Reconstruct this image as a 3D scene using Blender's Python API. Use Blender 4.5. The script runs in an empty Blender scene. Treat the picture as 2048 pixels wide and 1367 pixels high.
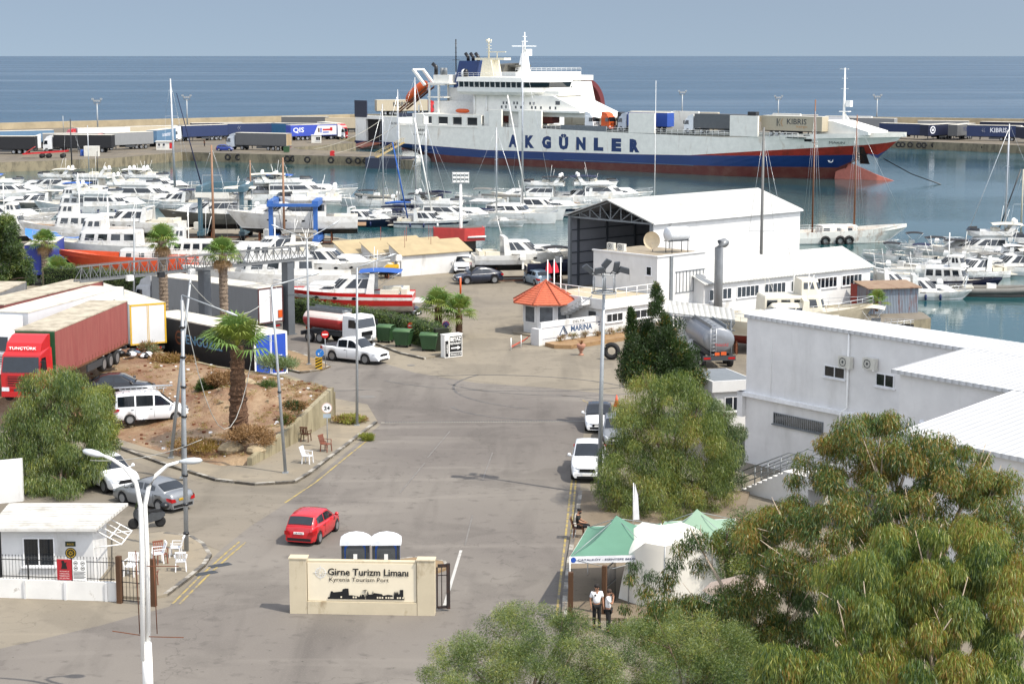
import bpy, math, random, numpy as np
from mathutils import Vector, Matrix
R=math.radians
random.seed(7)
sc=bpy.context.scene
COL=sc.collection
# ---------------- camera ----------------
F=3700.; CH=22.5; HY=105.
PITCH=math.atan((683.5-HY)/F); cp_,sp_=math.cos(PITCH),math.sin(PITCH)
cam=bpy.data.cameras.new('camera'); co=bpy.data.objects.new('camera',cam); COL.objects.link(co)
cam.sensor_width=36; cam.lens=36*F/2048; cam.clip_start=.5; cam.clip_end=30000
co.location=(0,0,CH); co.rotation_euler=(R(90)-PITCH,0,0); sc.camera=co
sc.render.resolution_x=1024; sc.render.resolution_y=683
# ---------------- sky and sun ----------------
SUN_EL=R(55.5); SUN_AZ=R(123)     # azimuth clockwise from north (+Y)
w=bpy.data.worlds.new('World'); sc.world=w; w.use_nodes=True
nt=w.node_tree; nt.nodes.clear()
sky=nt.nodes.new('ShaderNodeTexSky'); sky.sky_type='NISHITA'; sky.sun_disc=False
sky.sun_elevation=SUN_EL; sky.sun_rotation=SUN_AZ; sky.air_density=1.0; sky.dust_density=0.8; sky.ozone_density=1.6; sky.altitude=0
bg=nt.nodes.new('ShaderNodeBackground'); bg.inputs[1].default_value=.15
hs=nt.nodes.new('ShaderNodeHueSaturation'); hs.inputs['Saturation'].default_value=.75
ow=nt.nodes.new('ShaderNodeOutputWorld')
wt=nt.nodes.new('ShaderNodeTexCoord'); wa=nt.nodes.new('ShaderNodeVectorMath'); wa.operation='ADD'; wa.inputs[1].default_value=(0,0,.16)   # clear bluish horizon
nt.links.new(wt.outputs['Generated'],wa.inputs[0]); nt.links.new(wa.outputs[0],sky.inputs[0])
dt=nt.nodes.new('ShaderNodeVectorMath'); dt.operation='DOT_PRODUCT'; dt.inputs[1].default_value=(-.15,.95,-1.2); nt.links.new(wt.outputs['Generated'],dt.inputs[0])
mrw=nt.nodes.new('ShaderNodeMapRange'); mrw.interpolation_type='SMOOTHSTEP'; mrw.inputs[1].default_value=.0; mrw.inputs[2].default_value=.9; mrw.inputs[3].default_value=1.25; mrw.inputs[4].default_value=.37; nt.links.new(dt.outputs['Value'],mrw.inputs[0])   # factor dims sky opposite the sun, raises the rest to fill shaded walls
mrs=nt.nodes.new('ShaderNodeMapRange'); mrs.inputs[1].default_value=.1; mrs.inputs[2].default_value=.95; mrs.inputs[3].default_value=.34; mrs.inputs[4].default_value=.76; nt.links.new(dt.outputs['Value'],mrs.inputs[0]); nt.links.new(mrs.outputs[0],hs.inputs['Saturation'])
vm=nt.nodes.new('ShaderNodeVectorMath'); vm.operation='SCALE'; nt.links.new(sky.outputs[0],vm.inputs[0]); nt.links.new(mrw.outputs[0],vm.inputs['Scale'])
nt.links.new(vm.outputs[0],hs.inputs['Color']); nt.links.new(hs.outputs[0],bg.inputs[0]); nt.links.new(bg.outputs[0],ow.inputs[0])
sl=bpy.data.lights.new('sun','SUN'); sl.energy=2.55; sl.angle=R(.53); sl.color=(1,.93,.82)
so=bpy.data.objects.new('sun',sl); COL.objects.link(so)
sd=Vector((math.sin(SUN_AZ)*math.cos(SUN_EL),math.cos(SUN_AZ)*math.cos(SUN_EL),math.sin(SUN_EL)))
so.rotation_euler=sd.to_track_quat('Z','Y').to_euler()
sc.view_settings.view_transform='Standard'; sc.view_settings.look='None'; sc.view_settings.exposure=1.0; sc.view_settings.gamma=1
# ---------------- photo measurements to metres ----------------
def ray(x,y):
    a=(x-1024)/F; b=-(y-683.5)/F
    return (a,cp_+b*sp_,-sp_+b*cp_)
def P(x,y,z=0):
    r=ray(x,y); t=(z-CH)/r[2]; return Vector((r[0]*t,r[1]*t,z))
def PY(x,y,Y):
    r=ray(x,y); t=Y/r[1]; return Vector((r[0]*t,Y,CH+r[2]*t))
def head(a,b): return math.atan2(b[1]-a[1],b[0]-a[0])
# ---------------- materials ----------------
def lin(c,k=1.):
    o=[]
    for v in c:
        v=v/255; o.append(k*(v/12.92 if v<=.04045 else ((v+.055)/1.055)**2.4))
    return (*o,1)
MATS={}
def M(name,c,rough=.55,metal=0,var=.12,scale=2.,k=.62,bump=0,bscale=40,spec=.5,stretch=None,coat=0):
    if name in MATS: return MATS[name]
    m=bpy.data.materials.new(name); m.use_nodes=True; MATS[name]=m
    t=m.node_tree; b=t.nodes['Principled BSDF']; c=lin(c,k)
    b.inputs['Roughness'].default_value=rough; b.inputs['Metallic'].default_value=metal
    b.inputs['Specular IOR Level'].default_value=spec; b.inputs['Coat Weight'].default_value=coat
    m.diffuse_color=c
    tc=t.nodes.new('ShaderNodeTexCoord'); mp=t.nodes.new('ShaderNodeMapping')
    t.links.new(tc.outputs['Object'],mp.inputs[0])
    if stretch: mp.inputs['Scale'].default_value=stretch
    n=t.nodes.new('ShaderNodeTexNoise'); n.inputs['Scale'].default_value=scale; n.inputs['Detail'].default_value=5; n.inputs['Roughness'].default_value=.62
    t.links.new(mp.outputs[0],n.inputs['Vector'])
    mx=t.nodes.new('ShaderNodeMix'); mx.data_type='RGBA'
    mr=t.nodes.new('ShaderNodeMapRange'); mr.inputs[1].default_value=.3; mr.inputs[2].default_value=.7
    t.links.new(n.outputs[0],mr.inputs[0]); t.links.new(mr.outputs[0],mx.inputs[0])
    mx.inputs[6].default_value=tuple(v*(1-var) for v in c[:3])+(1,); mx.inputs[7].default_value=tuple(min(.95,v*(1+var)) for v in c[:3])+(1,)
    t.links.new(mx.outputs[2],b.inputs['Base Color'])
    if bump:
        n2=t.nodes.new('ShaderNodeTexNoise'); n2.inputs['Scale'].default_value=bscale; n2.inputs['Detail'].default_value=3
        t.links.new(mp.outputs[0],n2.inputs['Vector'])
        bp=t.nodes.new('ShaderNodeBump'); bp.inputs['Strength'].default_value=bump; bp.inputs['Distance'].default_value=.05
        t.links.new(n2.outputs[0],bp.inputs['Height']); t.links.new(bp.outputs[0],b.inputs['Normal'])
    return m
def stained(name,c,c2,scale=1.,lo=.5,hi=.72,k=.62,rough=.6,stretch=None,k2=None,ribs=None,spec=.4):
    """paint with stains/rust of a second colour; ribs=(axis,scale) adds corrugation bump"""
    if name in MATS: return MATS[name]
    m=M(name,c,rough=rough,k=k,var=.08,scale=.8,spec=spec); t=m.node_tree; b=t.nodes['Principled BSDF']
    src=b.inputs['Base Color'].links[0].from_socket
    tc=t.nodes.new('ShaderNodeTexCoord'); mp=t.nodes.new('ShaderNodeMapping'); t.links.new(tc.outputs['Object'],mp.inputs[0])
    if stretch: mp.inputs['Scale'].default_value=stretch
    n=t.nodes.new('ShaderNodeTexNoise'); n.inputs['Scale'].default_value=scale; n.inputs['Detail'].default_value=7; n.inputs['Roughness'].default_value=.7
    t.links.new(mp.outputs[0],n.inputs['Vector'])
    mr=t.nodes.new('ShaderNodeMapRange'); mr.inputs[1].default_value=lo; mr.inputs[2].default_value=hi; t.links.new(n.outputs[0],mr.inputs[0])
    mx=t.nodes.new('ShaderNodeMix'); mx.data_type='RGBA'; t.links.new(mr.outputs[0],mx.inputs[0]); t.links.new(src,mx.inputs[6]); mx.inputs[7].default_value=lin(c2,k2 or k)
    t.links.new(mx.outputs[2],b.inputs['Base Color'])
    if ribs:
        wv=t.nodes.new('ShaderNodeTexWave'); wv.bands_direction=ribs[0]; wv.inputs['Scale'].default_value=ribs[1]; wv.wave_profile='SIN'
        t.links.new(tc.outputs['Object'],wv.inputs['Vector']); bp=t.nodes.new('ShaderNodeBump'); bp.inputs['Strength'].default_value=ribs[2] if len(ribs)>2 else .6; bp.inputs['Distance'].default_value=.05
        t.links.new(wv.outputs[0],bp.inputs['Height']); t.links.new(bp.outputs[0],b.inputs['Normal'])
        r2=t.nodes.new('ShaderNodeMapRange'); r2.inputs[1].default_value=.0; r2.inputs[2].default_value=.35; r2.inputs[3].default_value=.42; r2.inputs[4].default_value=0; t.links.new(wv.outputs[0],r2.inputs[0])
        m2=t.nodes.new('ShaderNodeMix'); m2.data_type='RGBA'; t.links.new(r2.outputs[0],m2.inputs[0]); t.links.new(mx.outputs[2],m2.inputs[6]); m2.inputs[7].default_value=lin(c2,k*.45); t.links.new(m2.outputs[2],b.inputs['Base Color'])   # groove shade painted into the colour so the ribs show
    return m
def leafmat(name,c,k=.5,tr=.3):
    if name in MATS: return MATS[name]
    m=bpy.data.materials.new(name); m.use_nodes=True; MATS[name]=m; t=m.node_tree; t.nodes.clear(); c=lin(c,k*1.5); m.diffuse_color=c
    o=t.nodes.new('ShaderNodeOutputMaterial'); d=t.nodes.new('ShaderNodeBsdfDiffuse'); tl=t.nodes.new('ShaderNodeBsdfTranslucent'); g=t.nodes.new('ShaderNodeBsdfGlossy'); g.inputs['Roughness'].default_value=.45
    g.inputs['Color'].default_value=(.8,.8,.75,1)
    d.inputs[0].default_value=c; tl.inputs[0].default_value=(c[0]*1.1,c[1]*1.2,c[2]*.5,1)
    a=t.nodes.new('ShaderNodeMixShader'); a.inputs[0].default_value=tr; e=t.nodes.new('ShaderNodeMixShader'); e.inputs[0].default_value=.05
    t.links.new(d.outputs[0],a.inputs[1]); t.links.new(tl.outputs[0],a.inputs[2]); t.links.new(a.outputs[0],e.inputs[1]); t.links.new(g.outputs[0],e.inputs[2]); t.links.new(e.outputs[0],o.inputs[0])
    return m
# ---------------- mesh builder ----------------
class MB:
    def __init__(s): s.v=[]; s.f=[]; s.m=[]; s.s=[]
    def add(s,vs,fs,m=0,sm=False):
        o=len(s.v); s.v+= [tuple(v) for v in vs]
        for i,f in enumerate(fs):
            s.f.append([o+j for j in f]); s.m.append(m[i] if isinstance(m,(list,tuple)) else m); s.s.append(sm)
        return s
    def box(s,x0,x1,y0,y1,z0,z1,m=0):
        return s.add([(x0,y0,z0),(x1,y0,z0),(x1,y1,z0),(x0,y1,z0),(x0,y0,z1),(x1,y0,z1),(x1,y1,z1),(x0,y1,z1)],[(3,2,1,0),(4,5,6,7),(0,1,5,4),(1,2,6,5),(2,3,7,6),(3,0,4,7)],m)
    def poly(s,pts,m=0): return s.add(pts,[tuple(range(len(pts)))],m)
    def beam(s,p,q,w,h=None,m=0):
        p=Vector(p);q=Vector(q);h=h or w; d=(q-p).normalized(); u=Vector((0,0,1)) if abs(d.z)<.95 else Vector((0,1,0)); a=d.cross(u).normalized()*w/2; b=a.cross(d).normalized()*h/2
        return s.add([p-a-b,p+a-b,p+a+b,p-a+b,q-a-b,q+a-b,q+a+b,q-a+b],[(0,1,2,3),(7,6,5,4),(4,5,1,0),(5,6,2,1),(6,7,3,2),(7,4,0,3)],m)
    def tube(s,pts,r,n=8,m=0,cap=True,sm=True):
        pts=[Vector(p) for p in pts]; rings=[]; k=len(pts)
        for i,p in enumerate(pts):
            d=(pts[min(i+1,k-1)]-pts[max(i-1,0)]).normalized(); u=Vector((0,0,1)) if abs(d.z)<.9 else Vector((1,0,0)); a=d.cross(u).normalized(); b=d.cross(a).normalized()
            rr=r[i] if isinstance(r,(list,tuple)) else r
            rings.append([p+a*math.cos(2*math.pi*j/n)*rr+b*math.sin(2*math.pi*j/n)*rr for j in range(n)])
        return s.loft(rings,m,True,cap,sm)
    def loft(s,rings,m=0,closed=True,caps=True,sm=False,rowm=None):
        n=len(rings[0]); vs=[p for r in rings for p in r]; fs=[]; ms=[]
        for i in range(len(rings)-1):
            for j in range(n if closed else n-1):
                a=i*n+j; b=i*n+(j+1)%n; fs.append((a,b,b+n,a+n)); ms.append(rowm[j] if rowm else m)
        o=len(s.v); s.add(vs,fs,ms,sm)
        if caps:
            for base,rev in ((0,True),((len(rings)-1)*n,False)):
                idx=[o+base+j for j in range(n)]
                s.f.append(idx[::-1] if rev else idx); s.m.append(rowm[0] if rowm and isinstance(caps,bool) and False else (caps if not isinstance(caps,bool) else m)); s.s.append(False)
        return s
    def prism(s,pts,a,b,m=0,axis='y'):
        f={'y':lambda p,t:(p[0],t,p[1]),'x':lambda p,t:(t,p[0],p[1]),'z':lambda p,t:(p[0],p[1],t)}[axis]; n=len(pts)
        return s.add([f(p,a) for p in pts]+[f(p,b) for p in pts],[tuple(range(n))[::-1],tuple(range(n,2*n))]+[(i,(i+1)%n,n+(i+1)%n,n+i) for i in range(n)],m)
    def lathe(s,prof,n=16,c=(0,0,0),m=0,sm=True,axis='z'):
        rings=[]
        for r,z in prof:
            ring=[]
            for j in range(n):
                a=2*math.pi*j/n; x,y=r*math.cos(a),r*math.sin(a)
                p=(x,y,z) if axis=='z' else ((x,z,y) if axis=='y' else (z,x,y))
                ring.append((p[0]+c[0],p[1]+c[1],p[2]+c[2]))
            rings.append(ring)
        return s.loft(rings,m,True,True,sm)
    def ball(s,c,r,n=10,m=0,sz=1.):
        return s.lathe([(max(.001,r*math.sin(math.pi*i/6)),-r*sz*math.cos(math.pi*i/6)) for i in range(7)],n,c,m)
    def build(s,name,mats,parent=None,loc=(0,0,0),rz=0,fix=True):
        me=bpy.data.meshes.new(name); me.from_pydata(s.v,[],s.f)
        for mt in (mats if isinstance(mats,(list,tuple)) else [mats]): me.materials.append(mt)
        me.polygons.foreach_set('material_index',s.m); me.polygons.foreach_set('use_smooth',s.s)
        if fix:
            import bmesh
            bm=bmesh.new(); bm.from_mesh(me); bmesh.ops.recalc_face_normals(bm,faces=bm.faces); bm.to_mesh(me); bm.free()
        me.update(); o=bpy.data.objects.new(name,me); COL.objects.link(o); o.location=loc; o.rotation_euler=(0,0,rz)
        if parent: o.parent=parent
        return o
def tag(o,label,cat,group=None):
    o['label']=label; o['category']=cat
    if group: o['group']=group
    return o
def thing(name,label,cat,loc=(0,0,0),rz=0,group=None):
    o=bpy.data.objects.new(name,None); o.empty_display_size=.3; COL.objects.link(o); o.location=loc; o.rotation_euler=(0,0,rz)
    return tag(o,label,cat,group)
def struct(o): o['kind']='structure'; return o
def copytree(o,loc,rz=None,label=None,parent=None,sc=None):
    kids=[c for c in o.children]
    c=o.copy(); COL.objects.link(c)
    if parent is not None: c.parent=parent
    else:
        c.location=loc
        if rz is not None: c.rotation_euler=(0,0,rz)
        if sc: c.scale=(sc,)*3
        if label: c['label']=label
    for k in kids: copytree(k,None,parent=c)
    return c
_fc={}
def txt(parent,s,h,mat,c,xd=(1,0,0),yd=(0,0,1),width=None,name='lettering',bold=0,ex=.006,align='CENTER'):
    key=(s,bold)
    if key not in _fc:
        cu=bpy.data.curves.new('t','FONT'); cu.body=s; cu.size=1; cu.offset=bold; cu.resolution_u=2; cu.fill_mode='FRONT'
        ob=bpy.data.objects.new('t',cu); COL.objects.link(ob); dg=bpy.context.evaluated_depsgraph_get()
        me=bpy.data.meshes.new_from_object(ob.evaluated_get(dg)); vs=[v.co.copy() for v in me.vertices]; fs=[tuple(p.vertices) for p in me.polygons]
        bpy.data.objects.remove(ob); bpy.data.curves.remove(cu); bpy.data.meshes.remove(me); _fc[key]=(vs,fs)
    vs,fs=_fc[key]
    if not vs: return None
    x0=min(v.x for v in vs);x1=max(v.x for v in vs);y0=min(v.y for v in vs);y1=max(v.y for v in vs)
    ky=h/(y1-y0); kx=(width/(x1-x0)) if width else ky
    xd=Vector(xd);yd=Vector(yd);nd=xd.cross(yd); c=Vector(c)
    cx=(x0+x1)/2 if align=='CENTER' else x0
    b=MB(); b.add([c+xd*(v.x-cx)*kx+yd*(v.y-(y0+y1)/2)*ky+nd*ex for v in vs],fs)
    return b.build(name,mat,parent,fix=False)
def disc(mb,c,r,xd,yd,m=0,n=20,r0=0,a0=0,a1=2*math.pi):
    xd=Vector(xd);yd=Vector(yd);c=Vector(c)
    o=[c+xd*r*math.cos(a0+(a1-a0)*i/n)+yd*r*math.sin(a0+(a1-a0)*i/n) for i in range(n+1)]
    if r0<=0: return mb.add([c]+o,[(0,i+1,i+2) for i in range(n)],m)
    i_=[c+xd*r0*math.cos(a0+(a1-a0)*i/n)+yd*r0*math.sin(a0+(a1-a0)*i/n) for i in range(n+1)]
    return mb.add(o+i_,[(i,i+1,n+2+i,n+1+i) for i in range(n)],m)
# common materials
WHT=M('white_paint',(246,245,240),.35,k=.88,var=.04); WHTD=stained('weathered_white_paint',(238,236,226),(176,160,130),1.3,.58,.8,k=.7,k2=.6)
GLS=M('dark_window_glass',(30,38,46),.08,k=.6,var=.3,spec=.8); BLK=M('black_rubber',(28,28,29),.8,k=.7,var=.2); BLKP=M('black_paint',(26,27,30),.35,k=.8)
GALV=M('galvanised_steel',(190,195,198),.45,metal=.3,k=.6,var=.1); ALU=M('aluminium',(200,203,206),.35,metal=.55,k=.75)
RIM=M('wheel_rim_metal',(170,173,176),.35,metal=.6,k=.75); RED=M('red_paint',(205,28,30),.3,k=.75,coat=.3); ORG=M('orange_paint',(225,95,30),.45,k=.75)
NAVY=M('navy_paint',(28,44,92),.4,k=.75); BLUE=M('blue_paint',(35,90,190),.4,k=.8); YEL=M('yellow_paint',(225,180,40),.5,k=.75); GRYD=M('dark_grey_metal',(70,74,78),.5,k=.6); GRY=M('grey_paint',(140,146,150),.5,k=.6)
WOOD=M('varnished_wood',(150,95,60),.5,k=.6,var=.2,scale=6); LAMPR=M('red_lamp_lens',(170,15,20),.2,k=.8); LAMPW=M('clear_lamp_lens',(235,240,245),.15,k=.8); CHR=M('chrome',(220,222,225),.15,metal=.9,k=.9)
SKIN=M('skin',(190,140,110),.6,k=.7); BLKC=M('black_cloth',(24,25,28),.9,k=.7); WHTC=M('white_cloth',(240,242,245),.85,k=.85); RUST=M('rust',(130,75,45),.85,k=.6,var=.3,scale=5)
TIMB=M('brown_timber',(110,75,45),.8,k=.5,var=.25,scale=4,stretch=(1,1,.2))
# ================= SETTING =================
def water_mat():
    m=bpy.data.materials.new('sea_water'); m.use_nodes=True; t=m.node_tree; b=t.nodes['Principled BSDF']
    tc=t.nodes.new('ShaderNodeTexCoord')
    sep=t.nodes.new('ShaderNodeSeparateXYZ'); t.links.new(tc.outputs['Object'],sep.inputs[0])
    # harbour water is shallower and greener than the open sea beyond the breakwater
    mr=t.nodes.new('ShaderNodeMapRange'); mr.inputs[1].default_value=380; mr.inputs[2].default_value=620; t.links.new(sep.outputs['Y'],mr.inputs[0])
    mx=t.nodes.new('ShaderNodeMix'); mx.data_type='RGBA'; t.links.new(mr.outputs[0],mx.inputs[0])
    mx.inputs[6].default_value=(.012,.062,.068,1); mx.inputs[7].default_value=(.02,.06,.1,1)
    t.links.new(mx.outputs[2],b.inputs['Base Color'])
    b.inputs['IOR'].default_value=1.33
    # long wind slicks: calmer water in stretched bands
    mp=t.nodes.new('ShaderNodeMapping'); mp.inputs['Scale'].default_value=(.0007,.0068,1); mp.inputs['Rotation'].default_value=(0,0,R(-4)); t.links.new(tc.outputs['Object'],mp.inputs[0])
    n=t.nodes.new('ShaderNodeTexNoise'); n.inputs['Scale'].default_value=1.; n.inputs['Detail'].default_value=4; n.inputs['Roughness'].default_value=.5; n.inputs['Distortion'].default_value=.35; t.links.new(mp.outputs[0],n.inputs['Vector'])
    r1=t.nodes.new('ShaderNodeMapRange'); r1.inputs[1].default_value=.5; r1.inputs[2].default_value=.6; r1.inputs[3].default_value=1.0; r1.inputs[4].default_value=.5; t.links.new(n.outputs[0],r1.inputs[0])
    # ripples
    mp2=t.nodes.new('ShaderNodeMapping'); mp2.inputs['Scale'].default_value=(.5,1.,1); t.links.new(tc.outputs['Object'],mp2.inputs[0])
    n2=t.nodes.new('ShaderNodeTexNoise'); n2.inputs['Scale'].default_value=.9; n2.inputs['Detail'].default_value=4; n2.inputs['Roughness'].default_value=.6; t.links.new(mp2.outputs[0],n2.inputs['Vector'])
    r2=t.nodes.new('ShaderNodeMapRange'); r2.inputs[1].default_value=430; r2.inputs[2].default_value=560; r2.inputs[3].default_value=.16; r2.inputs[4].default_value=.95; t.links.new(sep.outputs['Y'],r2.inputs[0])
    mu=t.nodes.new('ShaderNodeMath'); mu.operation='MULTIPLY'; t.links.new(r1.outputs[0],mu.inputs[0]); t.links.new(r2.outputs[0],mu.inputs[1])
    # gusts ruffle parts of the harbour
    n3=t.nodes.new('ShaderNodeTexNoise'); n3.inputs['Scale'].default_value=.018; n3.inputs['Detail'].default_value=2; t.links.new(tc.outputs['Object'],n3.inputs['Vector'])
    r3=t.nodes.new('ShaderNodeMapRange'); r3.inputs[1].default_value=.42; r3.inputs[2].default_value=.6; r3.inputs[3].default_value=.35; r3.inputs[4].default_value=1.5; t.links.new(n3.outputs[0],r3.inputs[0])
    mu2=t.nodes.new('ShaderNodeMath'); mu2.operation='MULTIPLY'; t.links.new(mu.outputs[0],mu2.inputs[0]); t.links.new(r3.outputs[0],mu2.inputs[1])
    bp=t.nodes.new('ShaderNodeBump'); bp.inputs['Distance'].default_value=.5; t.links.new(mu2.outputs[0],bp.inputs['Strength']); t.links.new(n2.outputs[0],bp.inputs['Height']); t.links.new(bp.outputs[0],b.inputs['Normal'])
    r4=t.nodes.new('ShaderNodeMapRange'); r4.inputs[1].default_value=430; r4.inputs[2].default_value=620; r4.inputs[3].default_value=.06; r4.inputs[4].default_value=.22; t.links.new(sep.outputs['Y'],r4.inputs[0]); ru=t.nodes.new('ShaderNodeMath'); ru.operation='MULTIPLY'; t.links.new(r4.outputs[0],ru.inputs[0]); t.links.new(r1.outputs[0],ru.inputs[1]); t.links.new(ru.outputs[0],b.inputs['Roughness'])
    return m
b=MB(); n=96; Rs=12600
b.poly([(Rs*math.cos(2*math.pi*i/n),Rs*math.sin(2*math.pi*i/n),-2) for i in range(n)])
sea=struct(b.build('sea',water_mat(),fix=False))
def asphalt(name,c1,c2,k=.5,crack=True,patch=.05):
    m=bpy.data.materials.new(name); m.use_nodes=True; t=m.node_tree; b=t.nodes['Principled BSDF']; b.inputs['Roughness'].default_value=.9; b.inputs['Specular IOR Level'].default_value=.2
    tc=t.nodes.new('ShaderNodeTexCoord')
    def noise(s,d,st=(1,1,1),rot=0,di=0):
        mp=t.nodes.new('ShaderNodeMapping'); mp.inputs['Scale'].default_value=st; mp.inputs['Rotation'].default_value=(0,0,rot); t.links.new(tc.outputs['Object'],mp.inputs[0])
        n=t.nodes.new('ShaderNodeTexNoise'); n.inputs['Scale'].default_value=s; n.inputs['Detail'].default_value=d; n.inputs['Distortion'].default_value=di; t.links.new(mp.outputs[0],n.inputs['Vector']); return n
    def mix(f,a,bcol,lo,hi,amt=1):
        r=t.nodes.new('ShaderNodeMapRange'); r.inputs[1].default_value=lo; r.inputs[2].default_value=hi; r.inputs[4].default_value=amt; t.links.new(f.outputs[0],r.inputs[0])
        x=t.nodes.new('ShaderNodeMix'); x.data_type='RGBA'; t.links.new(r.outputs[0],x.inputs[0])
        if isinstance(a,tuple): x.inputs[6].default_value=a
        else: t.links.new(a,x.inputs[6])
        x.inputs[7].default_value=bcol; return x.outputs[2]
    a=mix(noise(patch,6,di=.4),lin(c1,k),lin(c2,k),.35,.65)
    dk=tuple(v*.66 for v in lin(c1,k)[:3])+(1,); lt=tuple(min(1,v*1.3) for v in lin(c2,k)[:3])+(1,)
    a=mix(noise(.5,6,(1,.12,1),R(12),.5),a,dk,.52,.72,.6)     # tyre-worn streaks
    a=mix(noise(.35,5,(.15,1,1),R(-20),.6),a,lt,.58,.75,.5)
    a=mix(noise(1.3,7,(1,1,1),0,.2),a,dk,.58,.72,.6)
    a=mix(noise(.16,7,(1,1,1),0,.9),a,dk,.54,.6,.32)     # resurfaced patches
    a=mix(noise(4.5,3),a,lin((70,66,62),k),.7,.74,.6)     # oil drips
    a=mix(noise(14,3),a,lt,.5,.8,.28)
    if crack:
        v=t.nodes.new('ShaderNodeTexVoronoi'); v.feature='DISTANCE_TO_EDGE'; v.inputs['Scale'].default_value=.09
        nn=noise(.5,4); ad=t.nodes.new('ShaderNodeVectorMath'); ad.operation='ADD'; sc_=t.nodes.new('ShaderNodeVectorMath'); sc_.operation='SCALE'; sc_.inputs[3].default_value=5
        t.links.new(nn.outputs[1],sc_.inputs[0]); t.links.new(tc.outputs['Object'],ad.inputs[0]); t.links.new(sc_.outputs[0],ad.inputs[1]); t.links.new(ad.outputs[0],v.inputs['Vector'])
        r=t.nodes.new('ShaderNodeMapRange'); r.inputs[1].default_value=.0; r.inputs[2].default_value=.004; r.inputs[3].default_value=.3; r.inputs[4].default_value=0; t.links.new(v.outputs[0],r.inputs[0])
        x=t.nodes.new('ShaderNodeMix'); x.data_type='RGBA'; t.links.new(r.outputs[0],x.inputs[0]); t.links.new(a,x.inputs[6]); x.inputs[7].default_value=lin((70,66,62),k); a=x.outputs[2]
    t.links.new(a,b.inputs['Base Color'])
    n=noise(30,3); bp=t.nodes.new('ShaderNodeBump'); bp.inputs['Strength'].default_value=.25; bp.inputs['Distance'].default_value=.02; t.links.new(n.outputs[0],bp.inputs['Height']); t.links.new(bp.outputs[0],b.inputs['Normal'])
    return m
CONC=asphalt('sun_bleached_concrete',(180,170,154),(202,190,168),.4)
ASPH=asphalt('worn_asphalt',(160,152,145),(188,180,169),.385)
PAVE=asphalt('pavement_concrete',(188,178,160),(205,190,165),.42,crack=False,patch=.2)
QUAY=stained('quay_wall_concrete',(178,165,135),(95,90,75),.7,.45,.7,k=.5,stretch=(1,1,.4))
def slab(name,pts,z0,z1,mat,matside=None):
    b=MB(); n=len(pts); b.add([(p[0],p[1],z1) for p in pts],[tuple(range(n))],0)
    if z0<z1: b.add([(p[0],p[1],z0) for p in pts]+[(p[0],p[1],z1) for p in pts],[(i,(i+1)%n,n+(i+1)%n,n+i) for i in range(n)],1)
    o=b.build(name,[mat,matside or mat],fix=False)
    if o.data.polygons[0].normal.z<0: o.data.flip_normals()
    return struct(o)
shore=[(-600,430),(-200,432),(60,440),(200,440),(330,447),(560,455),(705,480),(745,503),(880,507),(945,517),(1138,521),(1500,521),(1700,540),(1745,575),(1745,612),(1845,624),(1862,636),(1775,646),(1812,660),(2060,702),(2500,790)]
LAND=[P(x,y) for x,y in shore]+[Vector((140,20,0)),Vector((140,-60,0)),Vector((-140,-60,0)),Vector((-140,20,0))]
slab('ground',LAND,-5,0,CONC,QUAY)
pier=[(-700,350),(-300,336),(0,325),(228,316),(365,304),(740,314),(832,321),(826,314),(740,304),(600,299),(585,295),(712,285)]
pw=[P(x,y) for x,y in pier]+[Vector(v+(0,)) for v in [(-48,492),(5,560),(60,548),(95,492)]]+[P(x,y) for x,y in [(1795,281),(2048,291),(2500,310),(2500,262),(2048,247)]]+[Vector((-52,668,0))]+[P(x,y) for x,y in [(0,255),(-700,290)]]
slab('pier',pw,-5,0,asphalt('pier_asphalt',(150,143,132),(175,162,140),.42),QUAY)
# breakwater wall
BW=M('breakwater_concrete',(205,188,155),.9,k=.52,var=.2,scale=.3)
b=MB(); pts=[P(-600,283),P(0,259),P(700,240),Vector((15,632,0)),P(1760,246),P(2048,250),P(2500,266)]
for a,c in zip(pts,pts[1:]):
    d=(c-a).normalized(); nrm=Vector((-d.y,d.x,0))
    b.add([a,c,c+nrm*1.4,a+nrm*1.4,a+Vector((0,0,1.9)),c+Vector((0,0,1.9)),c+nrm*1.4+Vector((0,0,1.9)),a+nrm*1.4+Vector((0,0,1.9))],[(0,1,5,4),(1,2,6,5),(2,3,7,6),(3,0,4,7),(4,5,6,7)])
tag(b.build('breakwater_wall',BW),'long low beige concrete wall along the seaward edge of the pier','wall')
# roads and paved sheets (each a few millimetres above the one below)
road2=[(-300,1600),(-60,1310),(200,1250),(338,1212),(392,1150),(428,1112),(500,1045),(600,985),(640,946),(762,848),(712,828),(600,757),(440,700),(300,640),(590,645),(700,705),(830,745),(950,765),(1100,775),(1240,790),(1168,850),(1160,985),(1150,1060),(1133,1200),(1150,1600)]
slab('road',[P(x,y,.005) for x,y in road2],.005,.005,ASPH)
slab('side_road',[P(x,y,.009) for x,y in [(-400,985),(100,915),(225,905),(330,945),(430,970),(600,976),(588,996),(500,1052),(440,1100),(400,1085),(330,1060),(200,1080),(-400,1120)]],.009,.009,asphalt('side_road_asphalt',(172,163,148),(186,175,158),.42))
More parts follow.
